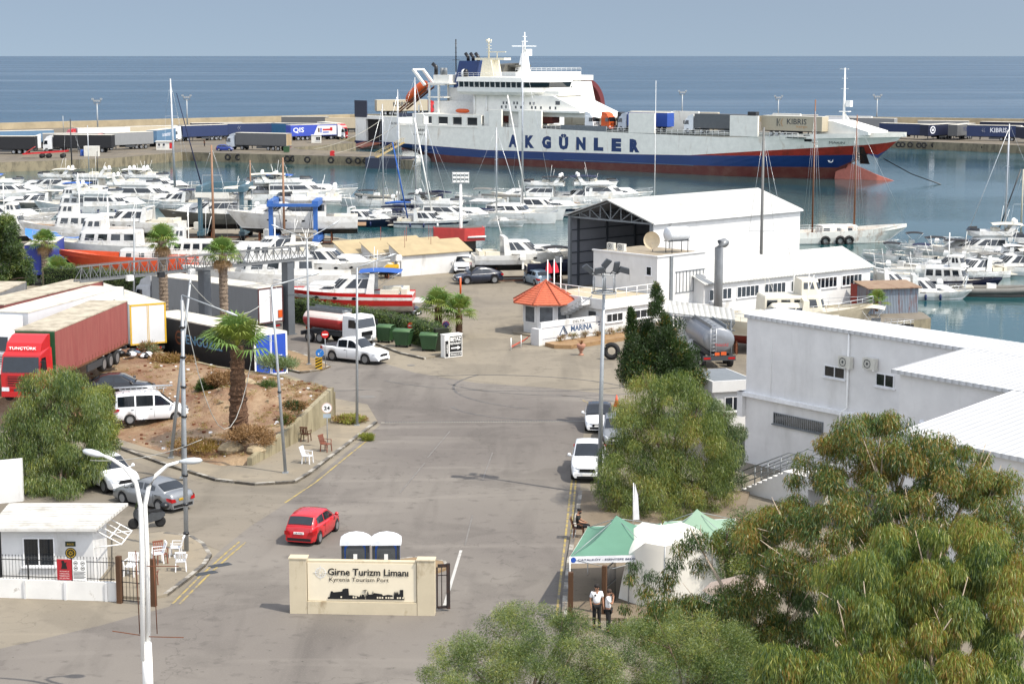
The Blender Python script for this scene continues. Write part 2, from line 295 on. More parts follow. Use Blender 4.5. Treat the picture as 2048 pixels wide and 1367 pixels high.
# pavements with kerb
def kerbstones(name,line,z,w=.18,mats=None,l=1.0):
    b=MB(); k=0
    for a,c in zip(line,line[1:]):
        a=Vector((a[0],a[1],0));c=Vector((c[0],c[1],0)); L=(c-a).length; n=max(1,round(L/l)); d=(c-a)/n; nn=Vector((-d.y,d.x,0)).normalized()*w
        for i in range(n):
            p=a+d*i; q=a+d*(i+.97); b.add([p,q,q+nn,p+nn]+[v+Vector((0,0,z)) for v in (p,q,q+nn,p+nn)],[(0,1,5,4),(1,2,6,5),(2,3,7,6),(3,0,4,7),(4,5,6,7)],k%2); k+=1
    return struct(b.build(name,mats))
KW=stained('worn_white_kerb_paint',(215,210,198),(160,150,135),3,.42,.6,k=.55); KB=stained('worn_black_kerb_paint',(112,110,106),(160,150,135),3,.42,.62,k=.55)
WP=[(505,935),(595,888),(668,842)]                       # foot of the retaining wall
K1=[P(x,y) for x,y in [(0,868),(120,875),(225,893),(320,928),(430,962),(510,971),(592,966),(622,948),(650,926),(755,846)]]
slab('pavement',K1+[P(x,y) for x,y in [(735,812),(668,800),(668,842),(595,888),(505,935),(440,935),(330,910),(225,878),(0,855)]],0,.13,PAVE)
kerbstones('kerb',K1,.137,.2,[KW,KB])
K2=[P(x,y) for x,y in [(335,1192),(378,1160),(412,1132),(424,1112),(410,1090),(385,1075),(330,1068)]]
slab('hut_pavement',K2+[P(x,y) for x,y in [(225,1075),(225,1195),(300,1200)]],0,.12,PAVE)
kerbstones('hut_kerb',K2,.127,.2,[KW,KB])
K3=[P(x,y) for x,y in [(1165,985),(1160,1020),(1150,1080),(1142,1130),(1135,1195),(1133,1240)]]
slab('tent_pavement',K3+[P(x,y) for x,y in [(1420,1240),(1500,985)]],0,.12,asphalt('tan_pavement',(176,160,138),(190,172,148),.42,crack=False,patch=.3))  # slightly darker and browner than the other pavement concrete
kerbstones('tent_kerb',K3[::-1],.127,.2,[KW,KB])
K4=[P(x,y) for x,y in [(848,719),(800,708),(752,690),(655,655),(580,628),(480,604)]][::-1]
slab('bin_pavement',K4+[P(x,y) for x,y in [(880,712),(900,690),(760,640),(640,612),(480,590)]],0,.13,PAVE)
kerbstones('bin_kerb',K4,.137,.2,[KW,KB])
K5=[P(x,y) for x,y in [(560,738),(600,747),(640,742),(662,734),(640,722),(600,708),(560,696)]]
slab('traffic_island',K5,0,.13,M('dry_soil',(190,160,120),.95,k=.45,var=.2,scale=1.5,bump=.4))
kerbstones('island_kerb',K5,.137,.18,[KW,KB])
# road markings
PY_=stained('worn_yellow_road_paint',(215,188,100),(165,158,148),2.2,.44,.6,k=.55,k2=.4); PW_=stained('worn_white_road_paint',(225,222,215),(165,158,150),2.2,.55,.7,k=.6,k2=.4)
def strip(name,line,w,mat,z=.014):
    b=MB()
    for a,c in zip(line,line[1:]):
        d=(c-a).normalized(); nn=Vector((-d.y,d.x,0))*w/2; b.poly([Vector((v.x,v.y,z)) for v in (a-nn,c-nn,c+nn,a+nn)])
    return struct(b.build(name,mat,fix=False))
for q in ([(1113,1232),(1122,1150),(1131,1075),(1139,1000),(1144,960)],[(1125,1232),(1134,1150),(1142,1075),(1148,1000),(1152,960)],[(344,1208),(400,1152),(455,1103),(480,1082)],[(358,1208),(414,1152),(466,1105),(492,1084)],[(570,1005),(630,965),(700,908),(750,868)],[(1165,800),(1190,812)]):
    strip('yellow_line',[P(x,y) for x,y in q],.1,PY_)
strip('white_line',[P(889,1210),P(922,1100)],.13,PW_)
for q in ([(930,1090),(945,1030)],[(800,985),(850,925)],[(965,960),(985,905)],[(855,915),(900,862)]): strip('white_line',[P(x,y) for x,y in q],.08,stained('faded_white_road_paint',(180,174,166),(165,158,150),1.5,.35,.55,k=.42,k2=.38))
strip('drain_channel',[P(762,845),P(1170,842)],.34,M('drain_concrete',(185,178,165),.9,k=.5))
b=MB(); a=P(770,844.5);c=P(1165,841.5); d=(c-a); n=int(d.length/.16)
for i in range(n): 
    p=a+d*(i/n); b.box(p.x,p.x+.09,p.y-.1,p.y+.1,.016,.02)
tag(b.build('drain_grating',BLKP),'dark slotted metal drain grating running across the road','drain')
TYR=stained('tyre_mark',(128,125,122),(165,158,150),1.2,.42,.62,k=.36,k2=.4)
for cx,cy,rr,a0,a1 in ((4,128,9,200,300),(-2,120,11,20,110),(3,118,7,190,270),(8,124,12,150,235),(-5,110,16,10,60),(-7,112,14,100,150),(1,132,12,215,330)):
    strip('tyre_mark',[Vector((cx+rr*math.cos(R(a0+(a1-a0)*i/14)),cy+rr*.8*math.sin(R(a0+(a1-a0)*i/14)),0)) for i in range(15)],.16,TYR,.012)
for x,y,r in ((735,793,.55),(822,730,.3)):
    b=MB(); disc(b,P(x,y,.013),r,(1,0,0),(0,1,0)); struct(b.build('manhole_cover',M('manhole',(150,145,138),.7,k=.5)))
for x,y in ((1468+0,0),):pass
for x,y,a in ((412,1146,R(35)),(440,1130,R(35))):
    p=P(x,y); b=MB(); b.box(-.5,.5,-.22,.22,.014,.02); struct(b.build('drain_cover',GRYD,loc=p,rz=a))
# harbour-side slipway
slab('slipway',[P(x,y) for x,y in [(1700,600),(1742,604),(1742,640),(1790,655),(1700,660)]],.005,.005,asphalt('slipway',(170,162,145),(150,145,130),.36))
# dirt lot terrain
fr=[(-400,850,.7),(0,855,.5),(110,865,.3),(225,880,.16),(330,912,.16),(440,935,.2),(505,933,.5),(595,886,1.25),(668,840,2.05)]
bk=[(-400,585,1.9),(0,600,1.9),(60,625,1.9),(150,650,1.9),(250,676,1.85),(330,706,1.75),(430,730,1.75),(560,754,1.8),(662,776,2.05)]
def interp(pl,u):
    u*=len(pl)-1; i=min(int(u),len(pl)-2); t=u-i; f=lambda q:P(*q) if q[1]<790 else Vector((*P(q[0],q[1])[:2],q[2])); a=f(pl[i]);c=f(pl[i+1]); return a.lerp(c,t)
NU,NV=120,60; vs=[];fs=[]; rnd=random.Random(3)
from mathutils import noise as mn
for j in range(NV+1):
    v=j/NV
    for i in range(NU+1):
        u=i/NU; a=interp(fr,u);c=interp(bk,u); p=a.lerp(c,v); s=min(1,v/.75); z=a.z+(c.z-a.z)*(s*s*(3-2*s))
        e=min(1,8*v,8*(1-v),12*(1-u)); z+=e*(.10*mn.noise(Vector((p.x*.35,p.y*.35,0)))+.05*mn.noise(Vector((p.x*1.7,p.y*1.7,4))))
        m=P(478,785,1.9); dd=((p.x-m.x)/2.6)**2+((p.y-m.y)/2.2)**2; z+=e*.75*math.exp(-dd)*(1+.5*mn.noise(Vector((p.x*2,p.y*2,1))))
        vs.append((p.x,p.y,max(z,.14) if j else .02))
for j in range(NV):
    for i in range(NU): k=j*(NU+1)+i; fs.append((k,k+1,k+NU+2,k+NU+1))
DIRT=stained('dusty_dirt',(200,170,134),(152,110,78),.3,.4,.62,k=.5)
t=DIRT.node_tree; bb=t.nodes['Principled BSDF']; n_=t.nodes.new('ShaderNodeTexNoise'); n_.inputs['Scale'].default_value=5; n_.inputs['Detail'].default_value=6; bp=t.nodes.new('ShaderNodeBump'); bp.inputs['Strength'].default_value=.7; bp.inputs['Distance'].default_value=.15
tc=t.nodes.new('ShaderNodeTexCoord'); t.links.new(tc.outputs['Object'],n_.inputs['Vector']); t.links.new(n_.outputs[0],bp.inputs['Height']); t.links.new(bp.outputs[0],bb.inputs['Normal'])
b=MB(); b.add(vs,fs,0,True); lot=struct(b.build('dirt_lot',DIRT,fix=False))
def lotz(x,y):
    best=None
    for v in vs[::1]:
        d=(v[0]-x)**2+(v[1]-y)**2
        if best is None or d<best[0]: best=(d,v[2])
    return best[1]
# retaining wall round the lot
RW=stained('stained_retaining_concrete',(196,184,150),(120,108,80),1.2,.45,.7,k=.52,stretch=(1.5,1.5,.25))
b=MB(); ln=[(P(505,935),.55),(P(595,888),1.3),(P(668,842),2.12),(P(662,776,2.05),2.12)]
ln[3]=(Vector((ln[3][0].x,ln[3][0].y,0)),2.12)
for (a,za),(c,zc) in zip(ln,ln[1:]):
    d=(c-a).normalized(); nn=Vector((-d.y,d.x,0))*.3; a=a-d*.02; U=Vector((0,0,1))
    b.add([a,c,c+nn,a+nn,a+U*za,c+U*zc,c+nn+U*zc,a+nn+U*za],[(0,1,5,4),(1,2,6,5),(2,3,7,6),(3,0,4,7),(4,5,6,7)])
# far edge along the road behind
c0=Vector((P(662,776,2.05).x,P(662,776,2.05).y,0)); prev=c0
for x,y in [(560,748),(430,730),(330,706),(250,676),(150,650),(60,625),(0,600)]:
    q=P(x,y,1.9); q=Vector((q.x,q.y,0)); d=(q-prev).normalized(); nn=Vector((-d.y,d.x,0))*-.3; U=Vector((0,0,1.8))
    b.add([prev,q,q+nn,prev+nn,prev+U,q+U,q+nn+U,prev+nn+U],[(0,1,5,4),(1,2,6,5),(2,3,7,6),(3,0,4,7),(4,5,6,7)]); prev=q
tag(b.build('retaining_wall',RW),'stained concrete retaining wall holding up the dirt lot beside the pavement','wall')
# ================= VEHICLES =================
def wheel(parent,x,y,r,w=.22,side=1,rim=RIM,dual=False):
    b=MB(); s=1 if y>0 else -1
    b.lathe([(r*.62,-w/2),(r*.93,-w/2),(r,-w*.35),(r,w*.35),(r*.93,w/2),(r*.62,w/2)],18,(0,0,0),0,True,'y')
    rr=[(.001,s*(w/2-.05)),(r*.15,s*(w/2-.02)),(r*.2,s*(w/2-.055)),(r*.5,s*(w/2-.07)),(r*.6,s*(w/2+.004)),(r*.66,s*(w/2+.004))]
    b.lathe(rr,18,(0,0,0),1,False,'y')
    for k in range(5):
        a=2*math.pi*k/5; c,s_=math.cos(a),math.sin(a); q=s*(w/2-.03)
        b.poly([(c*r*.28-s_*r*.09,q,s_*r*.28+c*r*.09),(c*r*.5-s_*r*.09,q,s_*r*.5+c*r*.09),(c*r*.5+s_*r*.09,q,s_*r*.5-c*r*.09),(c*r*.28+s_*r*.09,q,s_*r*.28-c*r*.09)],0)
    o=b.build('wheel',[BLK,rim],parent,(x,y,r)); return o
CARS={ # L,W, r, wheel xs, body contour (x,z) rear->front, greenhouse (rear base, rear top, front top, windscreen base), roof z list, pillars
'hatch':dict(W=1.72,r=.31,wx=(-1.22,1.26),body=[(-1.95,.45),(-1.93,.72),(-1.88,.95),(-1.5,1.0),(-.6,.97),(.55,.94),(.95,.93),(1.6,.80),(1.88,.66),(1.96,.42)],gh=[(-1.86,.98),(-1.42,1.40),(-.9,1.47),(-.1,1.47),(.25,1.42),(1.05,.92)],pil=[-.5]),
'sedan':dict(W=1.76,r=.32,wx=(-1.35,1.35),body=[(-2.24,.5),(-2.22,.8),(-2.1,.99),(-1.55,1.02),(-.9,.98),(.6,.94),(.95,.93),(1.75,.82),(2.12,.66),(2.26,.42)],gh=[(-1.75,1.0),(-1.05,1.36),(-.6,1.43),(0,1.43),(.25,1.39),(1.1,.92)],pil=[-.2,-1.0]),
'suv':dict(W=1.86,r=.37,wx=(-1.35,1.36),body=[(-2.24,.55),(-2.22,.9),(-2.15,1.1),(-1.6,1.12),(-.6,1.08),(.7,1.06),(1.0,1.06),(1.75,1.0),(2.1,.85),(2.28,.5)],gh=[(-2.16,1.1),(-1.85,1.55),(-1.2,1.67),(-.1,1.68),(.25,1.62),(1.12,1.06)],pil=[-.15,-1.15]),
'coupe':dict(W=1.95,r=.38,wx=(-1.42,1.42),body=[(-2.36,.6),(-2.36,.95),(-2.28,1.12),(-1.7,1.12),(-.6,1.08),(.7,1.06),(1.0,1.06),(1.8,1.0),(2.2,.85),(2.38,.5)],gh=[(-2.2,1.11),(-1.2,1.5),(-.6,1.6),(0,1.61),(.25,1.57),(1.15,1.06)],pil=[-.15,-1.1]),
'van':dict(W=1.72,r=.31,wx=(-1.35,1.38),body=[(-2.2,.5),(-2.2,.8),(-2.2,1.05),(-1.6,1.06),(-.6,1.06),(.8,1.05),(1.1,1.05),(1.75,.96),(2.1,.72),(2.2,.45)],gh=[(-2.2,1.05),(-2.08,1.80),(-1.2,1.86),(.2,1.84),(.5,1.78),(1.4,1.02)],pil=[.1,-1.0]),
'pickup':dict(W=1.84,r=.39,wx=(-1.5,1.5),body=[(-2.62,.65),(-2.62,.9),(-2.6,1.12),(-1.5,1.12),(-1.0,1.1),(.7,1.1),(1.0,1.1),(1.8,1.05),(2.35,.92),(2.6,.55)],gh=[(-1.18,1.1),(-1.0,1.68),(-.6,1.77),(.1,1.77),(.4,1.72),(1.15,1.1)],pil=[-.1]),
}
def ip(pl,x):
    if x<=pl[0][0]: return pl[0][1]
    for a,c in zip(pl,pl[1:]):
        if x<=c[0]: return a[1]+(c[1]-a[1])*((x-a[0])/(c[0]-a[0]+1e-9))
    return pl[-1][1]
def car(name,label,loc,rz,kind,paint,cat='car',group=None,roofc=None,plate='white',platetext=None,scale=1.,trim=True,glass=None,rim=RIM,face='front'):
    g=CARS[kind]; W=g['W']/2; r=g['r']; root=thing(name,label,cat,loc,rz,group); root.scale=(scale,)*3
    x0=g['body'][0][0]; x1=g['body'][-1][0]; cl=.2 if kind in('hatch','sedan') else .28
    glass=glass or GLS
    xs=set([x0,x1,x0+.06,x1-.06,x0+.2,x1-.25]+[p[0] for p in g['body']]); ra=r*1.13
    for wx in g['wx']:
        for k in range(9): xs.add(wx+ra*math.cos(math.pi*k/8))
        xs.add(wx-ra-.001); xs.add(wx+ra+.001)
    for k in range(12): xs.add(x0+(x1-x0)*k/11)
    xs=sorted(xs)
    def hw(x):
        t=abs((x-(x0+x1)/2)/((x1-x0)/2)); return W*(1-.16*t**6-.04*t**2)
    def zb(x):
        z=cl+.12*max(0,abs(x-(x0+x1)/2)/((x1-x0)/2)-.8)
        for wx in g['wx']:
            if abs(x-wx)<=ra: z=max(z,r+math.sqrt(max(0,ra*ra-(x-wx)**2)))
        return z
    rings=[]
    for x in xs:
        w=hw(x); b0=zb(x); zt=max(ip(g['body'],x),.45); zt=max(zt,b0+.04) ; sh=zt-.10
        z1=max(b0,min(.42,sh-.02)); z2=max(z1,min(.62,sh-.01))
        half=[(w*.9,b0),(w*.985,max(b0,z1-.02)),(w,z2),(w*.985,max(sh,z2)),(w*.93,zt-.025),(w*.78,zt+.0),(0,zt+.035)]
        rings.append([(x,y,z) for y,z in half]+[(x,-y,z) for y,z in half[-2::-1]])
    b=MB(); b.loft(rings,0,closed=False,caps=True,sm=True)
    b.box(x0+.15,x1-.2,-W*.8,W*.8,cl-.02,r*2.0,1)
    # greenhouse
    gh=g['gh']; gr=[]
    def gw(x,z): 
        zb_=ip(g['body'],x); top=max(p[1] for p in gh); f=(z-.93)/(top-.93) if top>.93 else 0; f=max(0,min(1,f)); return hw(x)*(.93-.17*f*(1 if kind!='van' else .5))
    belt=lambda x: max(ip(g['body'],x)-.03,.8)
    ghx=sorted(set([p[0] for p in gh]+[gh[0][0]+(gh[-1][0]-gh[0][0])*k/14 for k in range(15)]))
    for x in ghx:
        zt=ip(gh,x); wb=hw(x)*.93; wt=gw(x,zt); zb_=belt(x); zt=max(zt,zb_+.02)
        half=[(wb,zb_),(wt+(wb-wt)*.12,zt-.07),(wt*.93,zt-.005),(wt*.5,zt+.02),(0,zt+.03)]
        if zt-.07<=zb_+.02: half=[(wb,zb_),(wb*.99,zb_+.01),(wb*.93,zt-.005),(wb*.5,zt+.01),(0,zt+.02)]
        gr.append([(x,y,z) for y,z in half]+[(x,-y,z) for y,z in half[-2::-1]])
    b.loft(gr,0 if not roofc else 2,closed=False,caps=True,sm=True)
    body=b.build('body',[paint,BLK]+([roofc] if roofc else []),root)
    # glass panels, a hair proud
    def panel(nm,pts,mat,off):
        bb=MB(); off=Vector(off); bb.poly([Vector(p)+off for p in pts]); return bb.build(nm,mat,root,fix=False)
    fb,ft=gh[-1],gh[-2]; fm=gh[-3]
    def slope(p,q,lo,hi,name,sg):
        bb=MB(); rows=[]
        for f in (lo,(lo+hi)/2,hi):
            x=p[0]+(q[0]-p[0])*f; z=p[1]+(q[1]-p[1])*f; zz=ip(gh,x); wb=hw(x)*.93; wt=gw(x,zz); wm=wt*.93
            rows.append([(x+sg*.02,-wm*.98,z+.015),(x+sg*.03,-wm*.5,z+.04),(x+sg*.035,0,z+.05),(x+sg*.03,wm*.5,z+.04),(x+sg*.02,wm*.98,z+.015)])
        bb.loft(rows,0,closed=False,caps=False,sm=True); return bb.build(name,glass,root)
    slope(fb,ft,.1,.95,'windscreen',1)
    rb,rt=gh[0],gh[1]
    if kind!='pickup': slope(rb,rt,.15,.9,'rear_window',-1)
    else: slope(rb,rt,.2,.9,'rear_window',-1)
    # side windows
    pil=g['pil']; xs_=[gh[-1][0]-.28]+pil+[gh[1][0]+(.02 if kind in('hatch','sedan','coupe') else .0)]
    for s in (1,-1):
        for k in range(len(xs_)-1):
            xa,xb=xs_[k]-.05,xs_[k+1]+.05; pts=[]
            n=5
            for i in range(n+1):
                x=xa+(xb-xa)*i/n; zt=ip(gh,x)-.11; zb_=belt(x)+.07
                pts.append((x,zb_,max(zt,zb_+.03)))
            bb=MB(); rows=[[],[]]
            for x,zl,zh in pts:
                zt=ip(gh,x); wb=hw(x)*.93; wt=gw(x,zt); wt2=wt+(wb-wt)*.12; span=max(.05,(zt-.07)-belt(x))
                f1=(zl-belt(x))/span; f2=min(1,(zh-belt(x))/span)
                rows[0].append((x,s*(wb+(wt2-wb)*f1+.012),zl)); rows[1].append((x,s*(wb+(wt2-wb)*f2+.012),zh))
            bb.loft(rows,0,closed=False,caps=False); bb.build('side_window',glass,root)
    for wx in g['wx']:
        for s in (1,-1): wheel(root,wx,s*(W-.13),r,rim=rim)
    # lights, grille, plates, mirrors, trim
    xf=x1; zf=ip(g['body'],x1-.3)
    for s in (1,-1):
        bb=MB(); bb.add([(xf-.02,s*W*.42,zf-.22),(xf-.10,s*W*.8,zf-.2),(xf-.4,s*W*.945,zf-.10),(xf-.42,s*W*.93,zf-.02),(xf-.14,s*W*.78,zf-.06),(xf+.0,s*W*.44,zf-.12)],[(0,1,4,5),(1,2,3,4)]); bb.build('headlight',LAMPW,root,loc=(.03,0,.0))
        zr=ip(g['body'],x0+.05); bb=MB()
        bb.add([(x0-.015,s*W*.52,zr-.28),(x0-.01,s*W*.86,zr-.28),(x0+.25,s*W*.985,zr-.2),(x0+.3,s*W*.985,zr-.04),(x0-.0,s*W*.86,zr-.08),(x0-.015,s*W*.6,zr-.12)],[(0,1,4,5),(1,2,3,4)]); bb.build('tail_light',LAMPR,root,loc=(-.02,0,0))
        bb=MB(); mx=gh[-1][0]-.22; bb.lathe([(.02,-.09),(.09,-.05),(.1,.05),(.03,.1)],8,(mx,s*(W+.11),ip(g['body'],mx)+.1),0,True,'y'); bb.beam((mx,s*W*.9,ip(g['body'],mx)+.04),(mx,s*(W+.05),ip(g['body'],mx)+.06),.05,.03); bb.build('mirror',paint if paint is not WHT else WHT,root)
        bb=MB()
        for hx in (pil+[gh[-1][0]-.1])[:2]: bb.box(hx-.26,hx-.1,s*(W*.99)-.012,s*(W*.99)+.012,ip(g['body'],hx)-.17,ip(g['body'],hx)-.135)
        for hx in pil: bb.box(hx-.008,hx+.008,s*(W*.995)-.004,s*(W*.995)+.004,.42,ip(g['body'],hx)-.1)
        bb.build('door_handle',BLKP,root)
    bb=MB(); bb.box(xf-.05,xf+.012,-W*.45,W*.45,zf-.3,zf-.14); bb.box(xf-.08,xf+.01,-W*.6,W*.6,.28,.4); bb.build('grille',BLKP,root)
    bb=MB(); bb.box(x0-.012,x0+.08,-W*.7,W*.7,.28,.42); bb.build('rear_bumper_insert',BLKP,root)
    pm=WHT if plate=='white' else YEL
    bb=MB(); bb.box(xf+.012,xf+.03,-.26,.26,.42,.53); bb.build('number_plate',WHT,root)
    bb=MB(); zp=.62 if kind in('hatch','sedan','suv') else .75; bb.box(x0-.035,x0-.005,-.26,.26,zp,zp+.11); pl=bb.build('number_plate',pm,root)
    if platetext: txt(pl,platetext,.075,BLKP,(x0-.036,0,zp+.055),(0,-1,0),(0,0,1),width=.4)
    if kind=='pickup':
        bb=MB(); bb.box(x0+.1,-1.22,-W*.78,W*.78,1.145,1.16); bb.build('load_bed_cover',BLKP,root)
    return root
# ---- semi trucks ----
def semi(label,loc,rz,cabc,sidec,roofc,rearc=None,trailer=True,cab=True,text=None,tc=WHT,th=1.0,tw=None,tx=0,name='semi_truck',group=None,L=13.6,detail=1,text2=None,bothtext=False,cat='truck',Ht=4.0,frame=None,stripe=None,skirt=None,tz=2.7,rearframe=None,deflector=True):
    """x forward; trailer from x=-8.2 to 5.4, cab in front"""
    root=thing(name,label,cat,loc,rz,group); rearc=rearc or sidec; xr=-8.2; xf=xr+L; W=1.26
    if trailer:
        b=MB(); z0=1.15
        b.box(xr,xf,-W,W,z0,Ht-.05,0)
        b.build('trailer_box',sidec,root)
        b=MB(); b.box(xr-.02,xf+.02,-W-.02,W+.02,Ht-.05,Ht+.03); b.build('trailer_roof',roofc,root)
        b=MB(); b.box(xr-.03,xr,-W-.015,W+.015,z0-.02,Ht-.05); b.build('rear_door',rearc,root)
        if detail:
            b=MB()
            fm=rearframe or GRY
            for s in (1,-1): b.box(xr-.05,xr-.03,s*W-.06,s*W+.06,z0,Ht); b.box(xr-.045,xr-.03,s*.05-.02,s*.05+.02,z0+.05,Ht-.1)
            b.box(xr-.05,xr-.03,-W,W,Ht-.12,Ht+.0); b.box(xr-.05,xr-.03,-W,W,z0,z0+.1)
            b.build('door_frame',fm,root)
            b=MB()
            for s in (1,-1):
                b.box(xr,xf,s*W,s*(W+.02),z0-.06,z0+.06)
                for i in range(int(L/.62)): b.box(xr+.3+i*.62,xr+.33+i*.62,s*W,s*(W+.012),z0+.06,z0+.35)
            b.build('side_rail',frame or GRYD,root)
            b=MB(); b.box(xr+.05,xr+.07+.2,-W*.95,W*.95,.75,.95); b.build('rear_bumper',GRYD,root)
            for s in (1,-1):
                b=MB(); b.box(xr-.06,xr-.02,s*.7-.22,s*.7+.22,.8,.92); b.build('tail_light',LAMPR,root)
        b=MB(); b.box(xr+.1,xf-1,-.5,.5,.95,z0-.02)
        b.box(xr+5.2,xr+8.0,-W*.98,-W*.9,.5,.95); b.box(xr+5.2,xr+8.0,W*.9,W*.98,.5,.95)
        for s in (1,-1): b.box(xf-3.3,xf-3.15,s*.8-.08,s*.8+.08,.25,1.1)
        b.build('chassis',GRYD,root)
        for k in range(3):
            for s in (1,-1): wheel(root,xr+2.2+k*1.32,s*(W-.2),.5,.38)
        if text:
            for s in ((1,-1) if bothtext else (-1,)):
                txt(root,text,th,tc,(xr+L/2+tx,s*(W+.005),tz),(-s,0,0),(0,0,1),width=tw,bold=.02,ex=.012)
                if text2: txt(root,text2[0],text2[1],text2[4],(xr+L/2+text2[2],s*(W+.005),text2[3]),(-s,0,0),(0,0,1),ex=.012)
    if cab:
        c0=xf-.35; b=MB(); b.box(c0-2.2,c0+2.9,-.45,.45,.6,1.0); b.build('tractor_chassis',GRYD,root)
        for s in (1,-1): wheel(root,c0-1.3,s*(W-.3),.5,.5); wheel(root,c0+2.05,s*(W-.2),.5,.3)
        x0,x1=c0+.75,c0+2.85
        prof=[(x0,.75),(x1-.02,.55),(x1+.06,.9),(x1+.04,1.75),(x1-.22,2.85),(x1-.45,3.02),(x0+.1,3.1),(x0,3.05)]
        b=MB(); hw_=[1.22,1.2,1.2,1.22,1.16,1.1,1.1,1.16]
        n=len(prof); vs=[(x,-w,z) for (x,z),w in zip(prof,hw_)]+[(x,w,z) for (x,z),w in zip(prof,hw_)]
        b.add(vs,[tuple(range(n)),tuple(range(n,2*n))[::-1]]+[(i,n+i,n+(i+1)%n,(i+1)%n) for i in range(n)])
        cb=b.build('cab',cabc,root)
        if deflector:
            b=MB(); b.prism([(x0,3.06),(x1-.5,3.03),(x1-.75,3.5),(x0+.45,3.85),(x0,3.88)],-1.08,1.08); b.build('wind_deflector',cabc,root)
        b=MB(); b.add([(x1+.045,-1.13,1.86),(x1+.045,1.13,1.86),(x1-.17,1.08,2.75),(x1-.17,-1.08,2.75)],[(0,1,2,3)]); 
        b.build('windscreen',GLS,root,loc=(.02,0,0))
        for s in (1,-1):
            b=MB(); b.add([(x1-.12,s*1.235,1.85),(x1-1.05,s*1.235,1.85),(x1-1.0,s*1.19,2.65),(x1-.35,s*1.185,2.65)],[(0,1,2,3)]); b.build('side_window',GLS,root)
            b=MB(); b.box(x1-.1,x1+.05,s*1.42-.1,s*1.42+.1,1.9,2.6); b.beam((x1-.1,s*1.2,2.5),(x1-.02,s*1.4,2.45),.05); b.build('mirror',BLKP,root)
            b=MB(); b.box(x1+.06,x1+.1,s*.95-.22,s*.95+.22,.72,.95); b.build('headlight',LAMPW,root)
        b=MB(); b.box(x1+.03,x1+.085,-.8,.8,1.05,1.62)
        b.build('grille',BLKP,root)
        b=MB()
        for k in range(4): b.box(x1+.086,x1+.1,-.85,.85,1.1+k*.14,1.15+k*.14)
        b.build('grille_bar',cabc,root)
        b=MB(); b.box(x1+.0,x1+.11,-1.2,1.2,.38,.7); b.build('bumper',cabc,root)
    return root
def semi_px(rear,front,zb=0,**k):
    """rear/front: photo positions of the middle of the trailer roof ends"""
    Ht=k.get('Ht',4.0); a=P(*rear,zb+Ht); c=P(*front,zb+Ht); L=k.get('L',13.6); h=head(a,c); m=(a+c)/2
    ux,uy=math.cos(h),math.sin(h); off=8.2-L/2
    return semi(loc=(m.x+ux*off,m.y+uy*off,zb),rz=h,**k)
# ================= BOATS =================
GEL=stained('white_gelcoat',(240,240,236),(196,190,176),.9,.48,.75,k=.72,k2=.62,rough=.3); CRM=M('cream_gelcoat',(235,228,208),.4,k=.75,var=.06); HGRY=M('grey_hull_paint',(105,106,100),.35,k=.6); HNAVY=M('navy_hull_paint',(22,32,62),.3,k=.6)
ANTI=stained('blue_black_antifouling',(40,44,52),(110,105,95),1.2,.5,.7,k=.6); ANTIR=stained('red_antifouling',(150,55,45),(110,95,85),1.2,.5,.75,k=.6); DECK=M('pale_deck',(222,214,198),.7,k=.7,var=.08,scale=4); TEAK=M('teak_deck',(178,140,100),.7,k=.55,var=.15,scale=5)
CANV=M('canvas_cover',(225,220,205),.9,k=.7,bump=.2,bscale=4); CANB=M('blue_canvas',(45,95,175),.9,k=.75); CAND=M('navy_canvas',(28,36,70),.9,k=.7); CANK=M('black_canvas',(38,38,42),.9,k=.7); CANG=M('grey_canvas',(140,138,132),.9,k=.6)
SSTEEL=M('stainless_rail',(205,208,210),.3,metal=.6,k=.8)
def hullshape(L,B,fb,fs,dr,flare=.75,stern=.88,full=.5,rake=.12,n=22,zw=0):
    rows=[]
    for i in range(n+1):
        t=i/n; x=-L/2+L*t
        bb=B/2*(stern+(1-stern)*min(1,t/.35)) if t<.35 else B/2
        if t>full: q=(t-full)/(1-full); bb*= (1-q**2.3)
        bb=max(bb,.01)
        zs=fs+(fb-fs)*t**2.0
        ww=bb*(1-.12*t)* (1 if t<full else (1-.35*((t-full)/(1-full))))
        xr=x
        def X(z): return x+(-(1-(z+dr)/(zs+dr))*L*rake*max(0,(t-.55)/.45)**1.5)
        zk=-dr*(1-max(0,(t-.7)/.3)**2*.8)
        rows.append((X(zk),X(0),X(zs*.5),X(zs),zk,zs,ww,bb))
    return rows
def hull(root,L,B,fb,fs,dr,top,bot,stripe=None,deckm=DECK,deckdrop=.12,name='hull',band=None,**kw):
    b=MB(); rows=hullshape(L,B,fb,fs,dr,**kw); rings=[]
    for (xk,xw,xm,xs,zk,zs,ww,bb) in rows:
        h=[(xk,.0,zk),(xk+(xw-xk)*.5,ww*.55,zk*.55),(xw,ww*.93,.02),(xw,ww*.955,.14),(xm,ww*.5+bb*.5,zs*.5),(xm+(xs-xm)*.5,ww*.22+bb*.78,zs*.74),(xs,bb,zs),(xs,bb*.94,zs),(xs,bb*.93,zs-deckdrop),(xs,0,zs-deckdrop+.03)]
        rings.append(h+[(x,-y,z) for x,y,z in h[-2:0:-1]])
    rm=[1,1,2,0,3,0,4,4,5]; rm=rm+rm[::-1]; rm=rm[:len(rings[0])-0]
    nn=len(rings[0]); rowm=[]
    for j in range(nn):
        k=j if j<9 else nn-1-j
        rowm.append(rm[k] if k<9 else 5)
    b.loft(rings,0,closed=True,caps=True,sm=False,rowm=rowm)
    mats=[top,bot,stripe or top,band or top,top,deckm]
    o=b.build(name,mats,root); return o,rows
